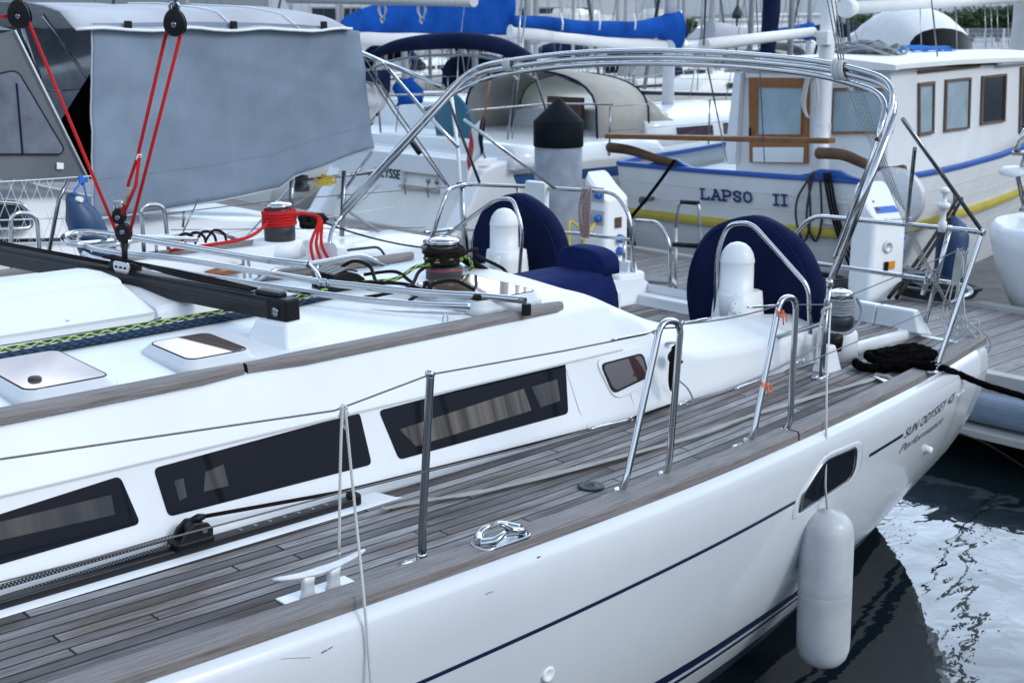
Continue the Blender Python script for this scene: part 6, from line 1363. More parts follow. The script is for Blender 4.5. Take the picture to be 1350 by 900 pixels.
# ================================================================== LAPSO II, old wooden motor sailer lying stern to the pontoon
def lapso():
    yaw = R(7.8); U = V(math.cos(yaw), math.sin(yaw), 0); Vv = V(-math.sin(yaw), math.cos(yaw), 0)
    P1 = S(1146, 238, 10.9); P1.z = 0; B = 2.95
    L = lambda u, v, z=0: P1 + U * u + Vv * v + V(0, 0, z)
    def PU(x, y, u):      # photo ray onto the athwartships plane u = const
        r = Vector(ray(x, y)); o = V(0, 0, ZC); k = (L(u, 0) - o).dot(U) / r.dot(U); return o + r * k
    def PV(x, y, v):
        r = Vector(ray(x, y)); o = V(0, 0, ZC); k = (L(0, v) - o).dot(Vv) / r.dot(Vv); return o + r * k
    o = empty('motor_sailer', L(3, B/2, 0), 'old white wooden motor sailer with blue rail, yellow rubbing strake and varnished door', 'boat')
    SH = [(0, 1.32), (2, 1.34), (4, 1.42), (6.5, 1.62), (9, 1.95)]
    sh = lambda u: sinterp(SH, u)
    zs = [1.0, .965, .93, .80, .70, .60, .56, .50, .40, .30, .18, .05, -.1, -.25]
    # outline in plan: (u, v) running round the stern from the near side to the far one
    def outline(u): return sinterp([(0, 0), (.5, -.10), (1.5, -.17), (4, -.15), (6, .15), (8, .80), (9.2, 1.475)], u)
    ring_u = [9.2, 8.6, 8, 7, 6, 5, 4, 3, 2, 1.4, 1, .6, .3, .12, .03]
    def bend(k, z_): return k
    cols = [(u, outline(u), 0) for u in ring_u]
    st = [(-.03 - .10 * math.sin(math.pi * j / 10), lerp(.03, B - .03, j / 10), 1) for j in range(11)]
    cols = cols + st + [(u, B - outline(u), 2) for u in ring_u[::-1]]
    def sect(c, z):
        u, v, kind = c; h = sh(max(0, u)); k = max(0, 1 - z); cx = B / 2
        w = (v - cx); f = 1 - .26 * k ** 1.6 * (1 if u > 1.5 else lerp(.75, 1, max(0, u) / 1.5)) - (.25 * k * max(0, u - 5) / 4)
        uu = u + (.28 * k ** 1.4 * max(0, 1 - u / 1.2) if u < 1.2 else 0) - (.9 * k * max(0, (u - 6) / 3.2) ** 2 if u > 6 else 0)
        return L(uu, cx + w * f, z * h)
    rows = [[sect(c, z) for c in cols] for z in zs]
    mb = MB(); mb.grid(rows)
    mb.build('hull', [M['lapso']], o)
    # rails
    def band(zc_, hh, out, mt, name, n_=1):
        mb = MB(); rings = []
        for i, c in enumerate(cols):
            p = sect(c, zc_); a = Vector(cols[max(i-1, 0)][:2]); b = Vector(cols[min(i+1, len(cols)-1)][:2]); d = (b - a).normalized(); nv = (U * d.y - Vv * d.x); 
            if (p - L(3, B/2, 0)).dot(nv) < 0: nv = -nv
            rings.append([p + nv * out + V(0, 0, -hh/2), p + nv * out * 1.15 + V(0, 0, 0), p + nv * out + V(0, 0, hh/2), p - nv * .05 + V(0, 0, hh/2), p - nv * .05 - V(0, 0, hh/2)])
        mb.loft(rings, closed=True, caps=True, smooth=False); return mb.build(name, mt, o, bevel=.004)
    band(1.0, .048, .02, M['bluep'], 'blue_cap_rail'); band(.60, .085, .05, M['yellow'], 'rubbing_strake')
    for z_ in (.86, .74, .44, .3):
        mb = MB(); mb.tube([sect(c, z_) for c in cols], .004, 4); mb.build('plank_seam', M['cream'], o)
    # deck
    mb = MB(); zz = 1.12
    mb.grid([[L(-.02 + .0, .2, zz), L(-.02, B - .2, zz)], [L(3, -.05, zz + .05), L(3, B + .05, zz + .05)], [L(9, 1.4, 1.6), L(9, 1.5, 1.6)]]); mb.build('deck', M['lapso'], o)
    # raised blue chocks on the rail
    for a, b in (((858, 212), (905, 208)), ((1060, 226), (1125, 230))):
        p, q = PU(*a, -.08), PU(*b, -.08); p.z = q.z = 1.34; m_ = (p + q) / 2; d = (q - p).normalized(); l = (q - p).length / 2
        pr = [m_ + d * x * l + V(0, 0, z_) for x, z_ in ((-1.3, 0), (-.8, .03), (-.4, .075), (.4, .075), (.8, .03), (1.3, 0))]; mb = MB(); mb.prism(pr, U * .07); mb.build('rail_chock', M['bluep'], o, bevel=.01)
    # name
    a = PU(925, 262, -.10); b = PU(1038, 268, -.10); mid = lambda x, y: PU(x, y, -.095)
    def stern_pt(x, y, off=.02):
        u_ = -.1
        for _ in range(6):
            q = PU(x, y, u_); v_ = (q - P1).dot(Vv); j = v_ / B; k = max(0, 1 - q.z / 1.32); u_ = -.03 - .10 * math.sin(math.pi * min(1, max(0, j))) + .28 * k ** 1.4 * .98
        return PU(x, y, u_ - off)
    def word(t_, pa, pb, size):
        A_, B_ = stern_pt(*pa), stern_pt(*pb); x = (B_ - A_).normalized(); up_ = (stern_pt(pa[0], pa[1] - 15) - A_); up_.x, up_.y = up_.x * 1, up_.y
        Mx = frame(A_, x, V(-.16 * U.x, -.16 * U.y, 1)); return Mx, (B_ - A_).length
    def slab(txt, pa, pb, size):
        Mx, w = word(txt, pa, pb, size)
        # slab serif lettering made of strokes
        G = {'L': [[(0, 1), (0, 0), (.7, 0), (.7, .2)], [(-.15, 1), (.25, 1)], [(-.15, 0), (.1, 0)]], 'A': [[(0, 0), (.4, 1), (.8, 0)], [(.15, .35), (.65, .35)], [(-.12, 0), (.18, 0)], [(.62, 0), (.95, 0)], [(.25, 1), (.42, 1)]],
             'P': [[(.05, 0), (.05, 1), (.5, 1), (.72, .9), (.75, .72), (.65, .52), (.45, .45), (.05, .45)], [(-.12, 1), (.1, 1)], [(-.12, 0), (.3, 0)]],
             'S': [[(.68, .72), (.68, .9), (.35, 1), (.08, .88), (.05, .68), (.3, .52), (.6, .42), (.7, .22), (.55, .03), (.3, 0), (.05, .12), (.05, .3)]],
             'O': [[(.35, 1), (.08, .85), (0, .5), (.08, .15), (.35, 0), (.65, .15), (.74, .5), (.65, .85), (.35, 1)]], 'I': [[(.15, 0), (.15, 1)], [(-.05, 1), (.35, 1)], [(-.05, 0), (.35, 0)]]}
        adv = {'L': 1.08, 'A': 1.16, 'P': 1.08, 'S': 1.06, 'O': 1.0, 'I': .62}; tot = sum(adv[c] for c in txt) - .25; k = w / tot; x = 0; mb = MB()
        for c in txt:
            for st_ in G[c]:
                for (xa, ya), (xb, yb) in zip(st_, st_[1:]):
                    p, q = V(xa * k + x, ya * size, 0), V(xb * k + x, yb * size, 0); d = (q - p).normalized() * .007; n_ = V(-d.y, d.x, 0) * 1.5; p -= d; q += d
                    mb.hexa([Mx @ (p - n_ ), Mx @ (q - n_), Mx @ (q + n_), Mx @ (p + n_)], [Mx @ (v_ + V(0, 0, .006)) for v_ in (p - n_, q - n_, q + n_, p + n_)])
            x += adv[c] * k
        mb.build('lettering', M['lapsol'], o)
    slab('LAPSO', (926, 262), (991, 267), .105); slab('II', (1021, 270), (1038, 271), .105)
    # exhaust pipe, stern patch, draught of a black disc
    c = stern_pt(862, 262, 0); mb = MB(); mb.tube([c - U * .02, c - U * .22 + Vv * .02], .025, 12); mb.lathe([(.045, 0), (.045, .03)], c - U * .20, -U, 16); mb.build('exhaust_pipe', M['steel2'], o)
    a = stern_pt(1102, 282, .02); mb = MB(); mb.box(a, (.02, .34, .22), rz=yaw); mb.build('stern_patch', M['alug'], o)
    # wheelhouse
    UA = .95; v0 = (PU(1172, 150, UA) - P1).dot(Vv); v1 = (PU(972, 150, UA) - P1).dot(Vv); zt = PU(1170, 92, UA).z; ZR = zt
    UE = 6.2; mb = MB()
    q = lambda u, ins=0, z=0: [L(u, v0 + ins, z), L(u, v1 - ins, z)]
    mb.hexa([L(UA, v0 + .0, 1.1), L(UE, v0, 1.1), L(UE, v1 - .15, 1.1), L(UA, v1 - .0, 1.1)], [L(UA, v0 + .0, ZR), L(UE, v0, ZR), L(UE, v1 - .18, ZR), L(UA, v1 - .03, ZR)]); mb.build('wheelhouse', M['lapso'], o, bevel=.01)
    mb = MB(); rings = []
    for u, dz in ((UA - .14, 0), (UA, .01), (2.5, .03), (UE, .03), (UE + .2, 0)):
        rings.append([L(u, lerp(v0 - .10, v1 + .10, k / 10), ZR + dz + .05 + .07 * math.sin(math.pi * k / 10)) for k in range(11)] + [L(u, lerp(v1 + .10, v0 - .10, k / 10), ZR + dz - .005) for k in (0, 10)])
    mb.loft(rings, closed=True, caps=True, smooth=False); mb.build('wheelhouse_roof', M['whitep'], o, bevel=.006)
    mb = MB(); mb.tube([L(UA - .02, v0 + .0, 1.12), L(UA + .03, v0 + .05, ZR)], .03, 8); mb.build('corner_post', M['lapso'], o)
    # side windows: photo quads on the plane of the side wall
    vs_ = v0
    M['glc'] = mat('blue_grey_curtained_glass', (.33, .43, .48), .12, var=.2, vscale=3, spec=.6); M['dkfr'] = mat('weathered_window_wood', (.14, .09, .06), .6, var=.25, vscale=9)
    def win(quad, plane, mt, frame_m, nv, nm='window', wdt=.028):
        P4 = [plane(*p) - nv * .01 for p in quad]; mb = MB(); c = sum(P4, V(0, 0, 0)) / 4
        out = [p + (p - c).normalized() * wdt * .9 for p in P4]; inn = [p - (p - c).normalized() * wdt * .6 for p in P4]
        mb.loft([[p + nv * .02 for p in out], [p - nv * .02 for p in out], [p - nv * .02 for p in inn], [p + nv * .02 for p in inn]], closed=True, caps=False, smooth=False); w = mb.build(nm, frame_m, o)
        mb = MB(); mb.add([p for p in inn], [(0, 1, 2, 3)]); mb.build('pane', mt, w); return w
    pls = lambda x, y: PV(x, y, vs_)
    win([(1210, 112), (1229, 110), (1228, 174), (1210, 177)], pls, M['glc'], M['dkfr'], Vv); win([(1246, 107), (1277, 104), (1275, 168), (1244, 172)], pls, M['glc'], M['dkfr'], Vv)
    win([(1294, 102), (1324, 99), (1322, 159), (1292, 163)], pls, M['glassd'], M['dkfr'], Vv); win([(1345, 90), (1385, 84), (1382, 168), (1343, 174)], pls, M['glassd'], M['dkfr'], Vv)
    mb = MB(); mb.tube([pls(1209, 95) - Vv * .02, pls(1289, 87) - Vv * .02], .016, 8); mb.build('grab_rail', M['woodd'], o)
    mb = MB(); mb.tube([pls(1311, 84) - Vv * .05, pls(1420, 74) - Vv * .05], .03, 8); mb.build('awning_rail', M['whitep'], o)
    # aft wall: door and window
    pla = lambda x, y: PU(x, y, UA - .01)
    win([(1098, 118), (1176, 118), (1174, 174), (1096, 175)], pla, M['glc'], M['wood'], U, wdt=.03)
    D = [pla(989, 102), pla(1068, 103), pla(1066, 216), pla(990, 214)]; mb = MB(); mb.prism([p + U * .01 for p in D], -U * .05); door = mb.build('door', M['wood'], o, bevel=.005)
    D = [pla(995, 194), pla(1062, 194), pla(1061, 214), pla(995, 213)]; mb = MB(); mb.prism([p - U * .03 for p in D], -U * .012); mb.build('lower_panel', M['lapso'], door)
    mb = MB(); P4 = [pla(1003, 115), pla(1060, 116), pla(1058, 177), pla(1002, 177)]; c = sum(P4, V(0, 0, 0)) / 4; ou = [p + (p - c).normalized() * .02 for p in P4]
    mb.loft([[p - U * .03 for p in ou], [p - U * .058 for p in ou], [p - U * .058 for p in P4], [p - U * .03 for p in P4]], closed=True, caps=False, smooth=False); w = mb.build('window_frame', M['wood'], door)
    mb = MB(); mb.add([p - U * .045 for p in P4], [(0, 1, 2, 3)]); mb.build('pane', M['glc'], door)
    mb = MB(); mb.tube([pla(992, 168) - U * .06, pla(992, 183) - U * .06], .012, 8); mb.build('handle', M['black'], door)
    D = [pla(985, 97), pla(1072, 98), pla(1072, 104), pla(985, 103)]; mb = MB(); mb.prism([p - U * .0 for p in D], -U * .035); mb.build('door_lintel', M['lapso'], o)
    mb = MB(); mb.prism([p - U * .002 for p in (pla(974, 95), pla(983, 97), pla(975, 216), pla(960, 215))], -U * .10); mb.build('wing_panel', M['lapso'], o, bevel=.01)
    # mizzen mast in front of the aft wall
    mp = PU(1081, 225, UA - .28); mp.z = 0
    mb = MB(); mb.lathe([(.085, 1.15), (.085, 1.75), (.084, 1.755), (.078, 2.2), (.062, 12)], mp, n=20); mast = mb.build('mizzen_mast', M['lapso'], o)
    mb = MB(); mb.lathe([(.090, 1.15), (.090, 1.80)], mp, n=20); mb.build('mast_sleeve', M['alug'], mast)
    mb = MB(); mb.box(mp + V(-.09, -.03, 2.66), (.1, .14, .14)); mb.build('deck_light', M['white'], mast, bevel=.01)
    mb = MB(); h_ = PU(1071, 100, UA - .38)
    for j in range(3): mb.tube(spline([h_ + V(0, .02*j, .1), h_ + V(-.02, .06 + .02*j, -.25), h_ + V(-.02, .0, -.42), h_ + V(-.02, -.08 - .01*j, -.25), h_ + V(0, -.03, .1)], 5), .009, 6)
    mb.build('halyard_hank', M['ropew'], mast)
    # boom running aft from the mizzen
    a, b = PU(1072, 42, UA - .35), S(928, 61, 11.0); b = PU(928, 60, -2.2)
    mb = MB(); mb.tube([a, a.lerp(b, .5) + V(0, 0, .0), b], [.045, .05, .055], 12); mb.build('mizzen_boom', M['whitep'], o)
    mb = MB(); mb.tube([b, V(b.x, b.y, 8)], .008, 5); mb.tube([b + V(0, 0, -.03), PU(958, 212, .1)], .008, 5); mb.tube([PU(965, 100, .2) + V(0, 0, 3), PU(1008, 215, .0)], .006, 5); mb.build('topping_lift', M['steel2'], o)
    # main mast and boom further forward
    mm = PV(1341, 62, B/2); mb = MB(); mb.lathe([(.10, 2.3), (.09, 10)], V(mm.x, mm.y, 0), n=18); mb.build('main_mast', M['whitep'], o)
    a, b = PV(1118, 11, B/2), PV(1345, -3, B/2); mb = MB(); mb.tube([a, b], .07, 12); mb.lathe([(.10, -.1), (.11, 0), (.09, .1)], a, (b - a), 14); mb.build('main_boom', M['whitep'], o)
    mb = MB()
    for x in (1215, 1262, 1300, 1308, 1316, 1330): mb.tube([PV(x - 4, -60, B/2 + .3), PV(x, 62 if x > 1280 else 74, B/2 - .3)], .006, 5)
    mb.tube([PU(1222, -60, 2.2), PU(1236, 75, 2.2)], .010, 5); mb.build('rigging', M['steel2'], o)
    # brown gangplank poles lying on the stern rail
    a, b = PU(797, 183, -.35), PU(1092, 190, .15); mb = MB(); mb.box((0, 0, 0), (0, 0, 0)) if False else None
    d = (b - a); n1 = V(0, 0, .05); n2 = U * .16
    mb.hexa([a, b, b + n2, a + n2], [a + n1, b + n1, b + n2 + n1, a + n2 + n1]); mb.build('varnished_plank', M['woodg'], o, bevel=.006)
    for pts in ([(800, 194), (830, 198), (862, 208), (890, 216)], [(1075, 202), (1110, 204), (1140, 216), (1165, 226), (1195, 222)]):
        pp = spline([PU(x, y, -.14) for x, y in pts], 6); n_ = len(pp)
        mb = MB(); mb.tube(pp, [lerp(.052, .036, i / (n_-1)) * (1 if 0 < i < n_-1 else .6) for i in range(n_)], 10, flat=(1.15, .7)); mb.build('carved_wooden_arm', M['woodd'], o)
    # ladder disc / lamp on the quarter
    mb = MB(); c = PU(1178, 262, -.35); mb.lathe([(0, -.02), (.25, -.02), (.29, 0), (.25, .02), (0, .02)], c, (1, .35, 0), 28, sc=(1, 1)); mb.build('round_board', M['alug'], o)
    return PU, PV, stern_pt, L, ZR, U, Vv
PU, PV, stern_pt, LL, ZR, LU, LV = lapso()
mb = MB(); q = PU(1140, 66, 1.9); 
for k in range(26):
    r = random.uniform(.10, .26); c = q + LU * random.uniform(-.12, .3) + LV * random.uniform(-.14, .14) + V(0, 0, random.uniform(-.03, .06)); t1 = random.uniform(0, 3)
    mb.tube([c + (LU * math.cos(a) + LV * math.sin(a)) * r + V(0, 0, .04 * math.sin(a * 2 + t1)) for a in [j * .5236 for j in range(12)]], .014, 6, closed=True)
single(mb, 'rope_coil', M['ropeg'], 'big heap of grey rope lying on the wheelhouse roof beside the mizzen mast', 'rope')
mb = MB(); 
for k in range(9): mb.tube(spline([PV(random.uniform(1178, 1262), random.uniform(60, 70), .9) for _ in range(4)], 4), .009, 6)
single(mb, 'rope_bundle', M['ropec'], 'blue rope and cover scraps strewn along the wheelhouse roof edge', 'rope')
mb = MB(); f = stern_pt
for x0, x1 in ((1052, 1060), (1066, 1075)): mb.tube(spline([f(1074, 226, .06), f(x0, 260, .05), f(x0 - 2, 292, .08), f(x1, 318, .05), f(x1 + 8, 290, .05), f(x1 + 6, 232, .06)], 6), .012, 6)
single(mb, 'mooring_line', M['rubber'], 'thin black lines looped over the blue stern rail right of the boat name', 'rope')
mb = MB()
for k in range(3): mb.tube(spline([f(1086 + 4*k, 228, .07), f(1098 + 4*k, 290, .07), f(1120 + 5*k, 350, .05), f(1136 + 6*k, 385, .02)], 5), .013, 6)
single(mb, 'mooring_line', M['ropek'], 'black mooring lines hanging down the stern behind the service pedestal', 'rope')
mb = MB(); mb.tube(sag(f(889, 212, .08), Z(760, 352, .52), .10), .018, 7); single(mb, 'mooring_line', M['fluff'], 'thick black mooring line from the left end of the blue rail to the pontoon', 'rope')
mb = MB()
for k in range(2): mb.tube(sag(PV(1262 + 6*k, 262, -.2), Z(1172 + 10*k, 392, .6), .05), .018, 7)
single(mb, 'mooring_line', M['ropek'], 'thick black mooring lines from the wooden boat side down to the near service pedestal', 'rope')
fo = empty('fender', PV(1250, 345, -.42), 'dark blue fender hanging against the planked side below the yellow strake', 'fender'); c = PV(1250, 390, -.42)
mb = MB(); mb.lathe([(0, 0), (.09, .02), (.15, .09), (.16, .2), (.16, .62), (.12, .74), (.04, .82), (0, .83)], c, n=24); mb.build('fender_body', M['bluef'], fo)
mb = MB(); mb.tube([c + V(0, 0, .8), PV(1258, 250, -.38)], .012, 6); mb.build('fender_line', M['rubber'], fo)
# white boat bow just entering the frame on the right
def edge_boat():
    o = empty('motorboat', V(S(1450, 300, 10.7).x, S(1450, 300, 10.7).y, 0), 'white round-bowed boat at the right edge of the photo with a chromed windlass', 'boat')
    rings = []
    c0 = S(1450, 300, 10.7); 
    prof = [(1326, 283), (1320, 290), (1321, 310), (1326, 340), (1334, 370), (1347, 402), (1372, 432)]
    pts = [S(x, y, 10.7) for x, y in prof]; cx = c0
    for p in pts:
        r = (p - V(cx.x, cx.y, p.z)).length; rings.append([V(cx.x, cx.y, p.z) + V(math.cos(a) * r * 1.0 + .0, math.sin(a) * r * 1.0, 0) for a in [2*math.pi*j/28 for j in range(28)]])
    mb = MB(); mb.loft(rings, closed=True, caps=True); mb.build('bow', M['gel'], o)
    a = S(1352, 278, 10.7); mb = MB(); mb.lathe([(.06, 0), (.04, .03), (.03, .08), (.05, .1), (.03, .12), (.02, .4)], a, n=14); mb.tube([a, S(1342, 235, 10.7), S(1352, 205, 10.7)], .02, 8); mb.build('windlass', M['steel2'], o)
    b = S(1336, 229, 10.7); mb = MB(); mb.lathe([(.0, -.03), (.11, -.01), (.13, .02), (.08, .06), (0, .07)], b, n=20); mb.build('horn', M['white'], o)
    mb = MB(); mb.tube([S(1335, 202, 10.7), S(1400, 204, 10.7)], .02, 8); mb.tube([S(1338, 200, 10.7), S(1352, 170, 10.7)], .018, 8); mb.build('bow_rail', M['steel'], o)
edge_boat()
# ================================================================== BACKGROUND HARBOUR
def sailboat(loc, yaw, L, B, fb, label, cover='bluec', hood=None, stripe='navy', mast=11, group='sailboats in the far berths', boom_side=1, bare=False):
    F = Loc(loc, yaw); o = empty('moored_sailboat', F(0, 0, 0), label, 'sailboat', group)
    mb = MB(); gen_hull(mb, F, L, B, fb, n=18, stripes={2: 1, 3: 1, 12: 1}); mb.build('hull', [M['gelold'], M[stripe]], o)
    coach(F, L*.04, L*.9, B*.86, B*.3, fb*.96, fb*1.12, 'deck', M['gelold'], o, 8, front=.6, fall=.05)
    coach(F, L*.30, L*.74, B*.62, B*.34, fb, fb + .50, 'coachroof', M['gelold'], o, 8)
    for sy in (-1, 1):
        for k in range(3):
            x = L * (.36 + .1 * k); w = lerp(B*.62, B*.34, (x / L - .30) / .44) / 2 - .01; mb = MB(); mb.box(F(x, sy * w, fb + .24), (L*.06, .05, .14), rz=yaw); mb.build('cabin_window', M['glassd'], o)
    mx = L * .56
    mb = MB(); mb.lathe([(.08, fb + .4), (.07, fb + mast)], F(mx, 0, 0), n=10); mb.build('mast', M['alug'], o)
    bz = fb + 1.45
    mb = MB(); mb.tube([F(mx, 0, bz), F(L*.10, 0, bz - .05)], .065, 8); mb.build('boom', M['whitep'], o)
    if not bare:
        pp = [F(lerp(mx + .1, L*.12, i / 12), 0, 0) for i in range(13)]; rings = []
        for i, p in enumerate(pp):
            u = i / 12; h = lerp(.30, .10, u ** .7); rings.append([p + V(math.sin(yaw) * -math.cos(a) * h * .6, math.cos(yaw) * math.cos(a) * h * .6, bz + h * .8 + math.sin(a) * h * (1 + .07 * math.sin(i * 1.7 + a * 3))) for a in [2*math.pi*j/10 for j in range(10)]])
        mb = MB(); mb.loft(rings, caps=True); mb.build('sail_cover', M[cover], o)
    if hood:
        rows = []
        for i in range(11):
            a = math.pi * i / 10; y = -B*.36 * math.cos(a); z = fb + .2 + .95 * math.sin(a) ** .5; rows.append([F(L*.24, y, z), F(L*.31, y, z), F(L*.38, y * .95, lerp(fb + .2, z, .4))])
        mb = MB(); mb.grid(rows); h = mb.build('sprayhood', M[hood], o); h.modifiers.new('t', 'SOLIDIFY').thickness = .01
    mb = MB(); tp_ = F(mx, 0, fb + mast * .98)
    for x, y in ((L*.99, 0), (.05, 0), (L*.52, B*.48), (L*.52, -B*.48)): mb.tube([tp_, F(x, y, fb * 1.1)], .008, 4)
    mb.tube([F(L*.9, 0, fb * 1.2), F(L*.6, 0, fb + mast * .9)], .05, 6); mb.tube([F(mx, -.9, fb + mast*.5), F(mx, .9, fb + mast*.5)], .025, 5); mb.build('rigging', M['steel2'], o)
    mb = MB(); prev = {}
    for x in (.02, .2, .4, .6, .8, .97):
        for sy in (-1, 1):
            y = sy * (half_beam(x, B) - .06); z = fb * (1 + .25 * x * x); a, b = F(x * L, y, z), F(x * L, y, z + .6); mb.tube([a, b], .013, 5)
            if sy in prev: mb.tube([prev[sy], b], .006, 4); mb.tube([prev[sy] - V(0, 0, .3), b - V(0, 0, .3)], .005, 4)
            prev[sy] = b
    mb.tube([prev[-1], F(L*1.0, 0, fb*1.25 + .62), prev[1]], .013, 5); mb.tube([F(.02*L, -B*.38, fb + .6), F(.02*L, B*.38, fb + .6)], .013, 5); mb.build('guard_rails', M['steel2'], o)
    return F, o
# boat E: next berth left of ULYSSE, big blue cover on a white boom
def boat_e():
    F = Loc((9.5, 16.6, 0), 0); o = empty('sailing_yacht', F(5, 0, 0), 'white sloop whose thick bright blue sail cover shows above the grey tent', 'sailboat')
    mb = MB(); gen_hull(mb, F, 11, 3.5, 1.15, stripes={3: 1, 12: 1}, n=18); mb.build('hull', [M['gelold'], M['navy']], o)
    coach(F, .3, 9.8, 3.1, .9, 1.1, 1.28, 'deck', M['gel'], o, front=.6); coach(F, 3.2, 8.2, 2.4, 1.2, 1.2, 1.66, 'coachroof', M['gel'], o)
    a = T(452, 50, 16.6); b = T(648, 54, 16.6); mb = MB(); mb.tube([T(420, 47, 16.6), b], .10, 12, flat=(1.3, .8)); mb.build('boom', M['whitep'], o)
    pts = [T(x, y, 16.6) for x, y in ((450, 40), (490, 34), (540, 27), (590, 20), (640, 14), (668, 10))]; pp = spline(pts, 5); m_ = len(pp); rings = []
    for i, p in enumerate(pp):
        u = i / (m_-1); h = lerp(.10, .50, u ** .7); w = lerp(.08, .22, u); c = V(p.x, p.y, b.z + .08 + h); rings.append([c + V(0, math.cos(t) * w * (1 + .08 * math.sin(i * 1.1)), math.sin(t) * h) for t in [2*math.pi*j/14 for j in range(14)]])
    mb = MB(); mb.loft(rings, caps=True); mb.build('sail_cover', M['bluec'], o)
    mp = T(676, 60, 16.6); mb = MB(); mb.lathe([(.09, 1.6), (.09, 12)], V(mp.x, 16.6, 0), n=14); mb.build('mast', M['alug'], o)
    for k, q in enumerate([[(522, 108), (545, 100), (560, 135), (520, 140)], [(480, 95), (520, 90), (500, 150), (478, 160)]]):
        P4 = [T(x, y, 15.2) for x, y in q]; mb = MB(); rows = [[P4[0].lerp(P4[1], i/6).lerp(P4[3].lerp(P4[2], i/6), j/6) + V(0, .08 * math.sin(i * 1.3 + j), 0) for j in range(7)] for i in range(7)]; mb.grid(rows); s_ = mb.build('cockpit_cover', M['bluec'] if k == 0 else M['dnavy'], o); s_.modifiers.new('t', 'SOLIDIFY').thickness = .02
    mb = MB(); mb.tube([T(548, 50, 16.0), T(530, 100, 15.5), T(520, 190, 15)], .008, 5); mb.build('stay', M['steel2'], o); mb = MB(); mb.tube([T(612, 10, 16), T(604, 75, 15.5), T(600, 190, 15)], .008, 5)
    mb.build('rigging', M['steel2'], o); mb = MB(); mb.tube(fillet([F(.3, -1.4, 1.2), F(.3, -1.4, 1.8), F(2, -1.6, 1.85), F(5, -1.7, 1.85), F(9, -.8, 2.0)], .1), .013, 6); mb.build('guard_rails', M['steel2'], o)
    mb = MB(); P_ = F(-.2, -.9, 1.55); mb.lathe([(0, 0), (.12, .02), (.16, .1), (.16, .45), (.1, .52), (0, .54)], P_, n=18); mb.build('life_ring_bag', M['dnavy'], o)
boat_e()
# the white boom end with two rope hanks hanging in from the top
mb = MB(); a, b = S(455, 1, 8.0), S(625, 2, 8.0); o = empty('boom', a, 'light grey boom end crossing the top of the photo with two rope hanks under it', 'boom')
mb.tube([S(380, -2, 8.0), b], .052, 14); mb.build('spar', M['alug'], o)
for x in (504, 556):
    c = S(x, 6, 8.0); mb = MB()
    for k in range(4): mb.tube(spline([c + V(0, .04, .0), c + V(0, .05 + .006*k, -.06), c + V(.01*k, .02, -.12 - .01*k), c + V(0, -.03, -.11), c + V(0, -.05 - .005*k, -.05), c + V(0, -.03, .0)], 4), .009, 6)
    mb.tube(spline([c + V(0, .0, -.12), c + V(0, .03, -.15), c + V(0, .0, -.18)], 4), .01, 6); mb.build('rope_hank', M['ropew'], o)
# far boats: (x, y, yaw, length, beam, freeboard, cover, hood, stripe, label)
far = [
 (31, 30, 10, 10.5, 3.4, 1.15, 'dnavy', 'dnavy', 'navy', 'far sloop with faded navy covers and sprayhood, seen over the beige sprayhood'),
 (24.5, 36, -170, 9.5, 3.2, 1.05, 'bluec', None, 'navy', 'far sloop with a bright blue boom cover, seen left of the navy folded bimini'),
 (34, 24, 190, 10, 3.3, 1.1, 'greytop', None, 'navy', 'far white sloop with a pale cover, bow towards the viewer, left of the wheelhouse door'),
 (40, 31, 0, 11, 3.6, 1.2, 'dnavy', 'greytop', 'navy', 'far sloop in the second row of berths with a pale grey sprayhood'),
 (30, 42, 20, 10, 3.3, 1.1, 'bluec', 'dnavy', 'navy', 'far sloop behind the folded bimini with blue cover and navy sprayhood'),
 (46, 25, 170, 9, 3.1, 1.0, 'white', None, 'navy', 'small far sloop with a white boom cover before the parked vans'),
 (22, 28, 5, 9, 3.0, 1.0, 'greytop', 'dnavy', 'bluep', 'white sloop with a blue band just beyond the beige sprayhood'),
 (38, 46, 185, 11, 3.5, 1.2, 'dnavy', None, 'navy', 'far sloop in front of the boats ashore, navy boom cover'),
 (27, 50, 0, 10, 3.3, 1.1, 'bluec', None, 'navy', 'farthest sloop on the left with a bright blue boom cover'),
 (52, 33, 5, 10.5, 3.4, 1.15, 'greytop', 'bluec', 'bluep', 'far sloop with a blue sprayhood near the quay wall'),
 (29.5, 23.5, 8, 9.5, 3.2, 1.1, 'bluec', 'beige', 'navy', 'white sloop with bright blue cover and beige sprayhood, left of the wheelhouse'),
 (36, 37, 12, 10, 3.3, 1.15, 'beige', None, 'bluep', 'far sloop with a beige boom cover and blue band'),
 (42, 40, 188, 10.5, 3.4, 1.2, 'bluec', 'dnavy', 'navy', 'far sloop, bow towards the viewer, navy sprayhood under a bright blue cover'),
 (33, 47, 4, 9.5, 3.2, 1.1, 'greytop', 'dnavy', 'navy', 'far sloop with pale grey cover and navy sprayhood, behind the blue sail covers'),
 (50, 29, 176, 10, 3.3, 1.15, 'dnavy', 'beige', 'navy', 'far sloop with beige sprayhood close to the quay cars'),
 (44, 34, 2, 9, 3.0, 1.0, 'bluec', 'bluec', 'red', 'far sloop with a red band, blue cover and blue sprayhood'),
]
for x, y, yw, L_, B_, fb_, cv, hd, st_, lb in far: sailboat((x, y, 0), R(yw), L_, B_, fb_, lb, cover=cv, hood=hd, stripe=st_, mast=random.uniform(10, 13), bare=False)
